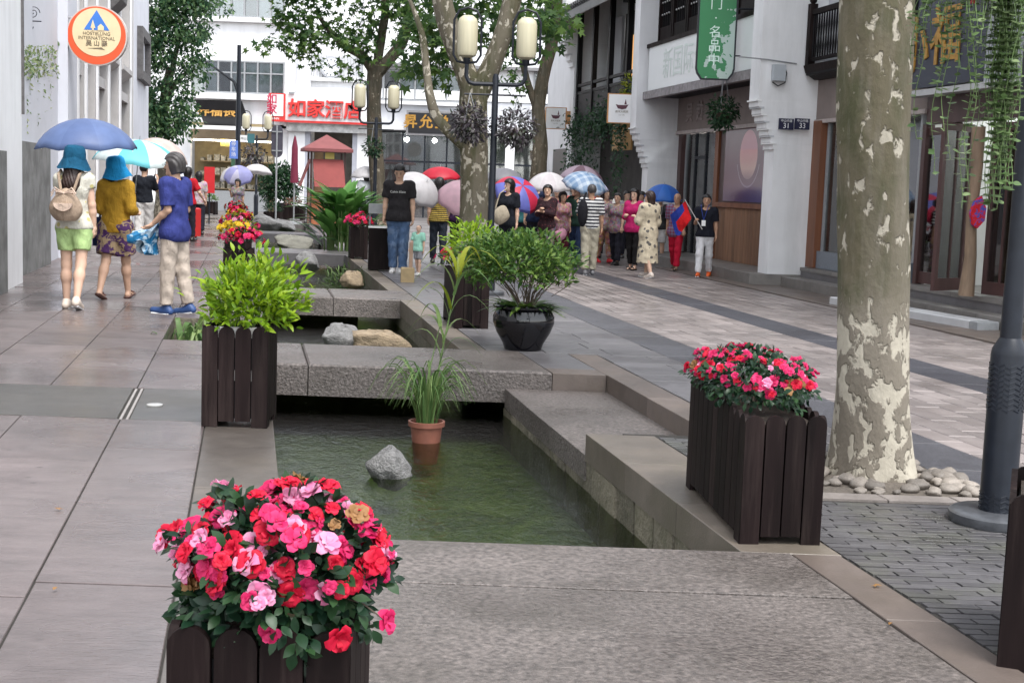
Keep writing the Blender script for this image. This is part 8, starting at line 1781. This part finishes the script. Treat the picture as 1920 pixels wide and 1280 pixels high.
# ---- umbrellas of the crowd
G_ = 'open umbrellas in the crowd'
WU = umbmat('white_canopy', (0.78, 0.76, 0.77), 0.45); PU = umbmat('pink_canopy', (0.80, 0.55, 0.62), 0.4); RU = umbmat('red_canopy', (0.55, 0.015, 0.04), 0.3); LV = umbmat('lavender_canopy', (0.42, 0.42, 0.72), 0.35); BU = umbmat('blue_canopy', (0.03, 0.14, 0.55), 0.25); GU = umbmat('grey_canopy', (0.22, 0.22, 0.24), 0.3); MU = umbmat('maroon_canopy', (0.16, 0.09, 0.12), 0.3)
def plaidu():
    ma, nt, b = newmat('plaid_canopy'); v = coords(nt, 'Object'); sep = nt.nodes.new('ShaderNodeSeparateXYZ'); nt.links.new(v, sep.inputs[0])
    f = [math_(nt, 'LESS_THAN', math_(nt, 'FRACT', math_(nt, 'MULTIPLY', sep.outputs[i], 7)), 0.4) for i in (0, 1)]
    c = mixc(nt, math_(nt, 'MULTIPLY', math_(nt, 'ADD', f[0], f[1]), 0.5), (0.12, 0.20, 0.32), (0.36, 0.42, 0.50)); nt.links.new(c, b.inputs['Base Color']); b.inputs['Roughness'].default_value = 0.5; return ma
umbrella('white umbrella leaning down beside the man in jeans', AT(800, 340, 24.0), 0.42, (0.85, -0.75), [WU], 0.3, 0.6, group=G_)
umbrella('bright red umbrella over the striped yellow top', AT(826, 313, 25.6), 0.40, (0.0, -0.12), [RU], 0.26, 0.66, group=G_)
umbrella('pale pink umbrella leaning left of the central trunk', AT(876, 350, 22.6), 0.47, (0.25, -0.75), [PU], 0.32, 0.6, group=G_)
umbrella('grey umbrella behind the lamp post', AT(945, 315, 28.5), 0.45, (0.0, -0.1), [GU], 0.3, 0.7, group=G_)
umbrella('red and blue panelled umbrella behind the woman in the V neck', AT(980, 348, 25.0), 0.48, (0.5, -0.85), [umbmat('red_panel', (0.60, 0.03, 0.08), 0.3), umbmat('blue_panel', (0.16, 0.18, 0.55), 0.3)], 0.28, 0.6, group=G_)
umbrella('large white umbrella above the woman with crossed arms', AT(1030, 323, 26.0), 0.46, (0.02, -0.12), [WU, umbmat('offwhite_canopy', (0.72, 0.68, 0.70), 0.45)], 0.36, 0.7, group=G_)
umbrella('maroon umbrella at the back of the crowd', AT(1092, 310, 27.5), 0.48, (0.05, -0.05), [MU, umbmat('mauve_canopy', (0.36, 0.28, 0.34), 0.3)], 0.32, 0.7, group=G_)
umbrella('blue plaid umbrella over the striped polo man', AT(1102, 325, 25.0), 0.44, (0.2, -0.35), [plaidu()], 0.3, 0.66, group=G_)
umbrella('pale lilac umbrella under the plaid one', AT(1105, 334, 26.2), 0.40, (0.02, -0.05), [umbmat('lilac_canopy', (0.66, 0.66, 0.82), 0.4)], 0.28, 0.7, group=G_)
umbrella('bright blue umbrella before the white pier', AT(1246, 346, 27.0), 0.40, (0.03, -0.2), [BU, umbmat('blue_canopy2', (0.04, 0.18, 0.62), 0.25)], 0.36, 0.62, group=G_)
umbrella('lavender umbrella far down the street behind the flower row', AT(446, 316, 38), 0.42, (0.1, -0.8), [LV, LV, umbmat('pale_lavender', (0.68, 0.66, 0.80), 0.4)], 0.36, 0.65, group=G_)
umbrella('white umbrella just left of the lavender one', AT(430, 314, 39.5), 0.40, (-0.3, -0.2), [WU], 0.4, 0.65, group=G_)
umbrella('white and navy umbrella far down by the dark bush', AT(484, 308, 42), 0.48, (0.05, 0.12), [WU], 0.3, 0.65, group=G_)
umbrella('white striped umbrella beside the slim plane trunk', AT(684, 312, 34.8), 0.40, (-0.1, -0.15), [WU], 0.32, 0.65, group=G_)
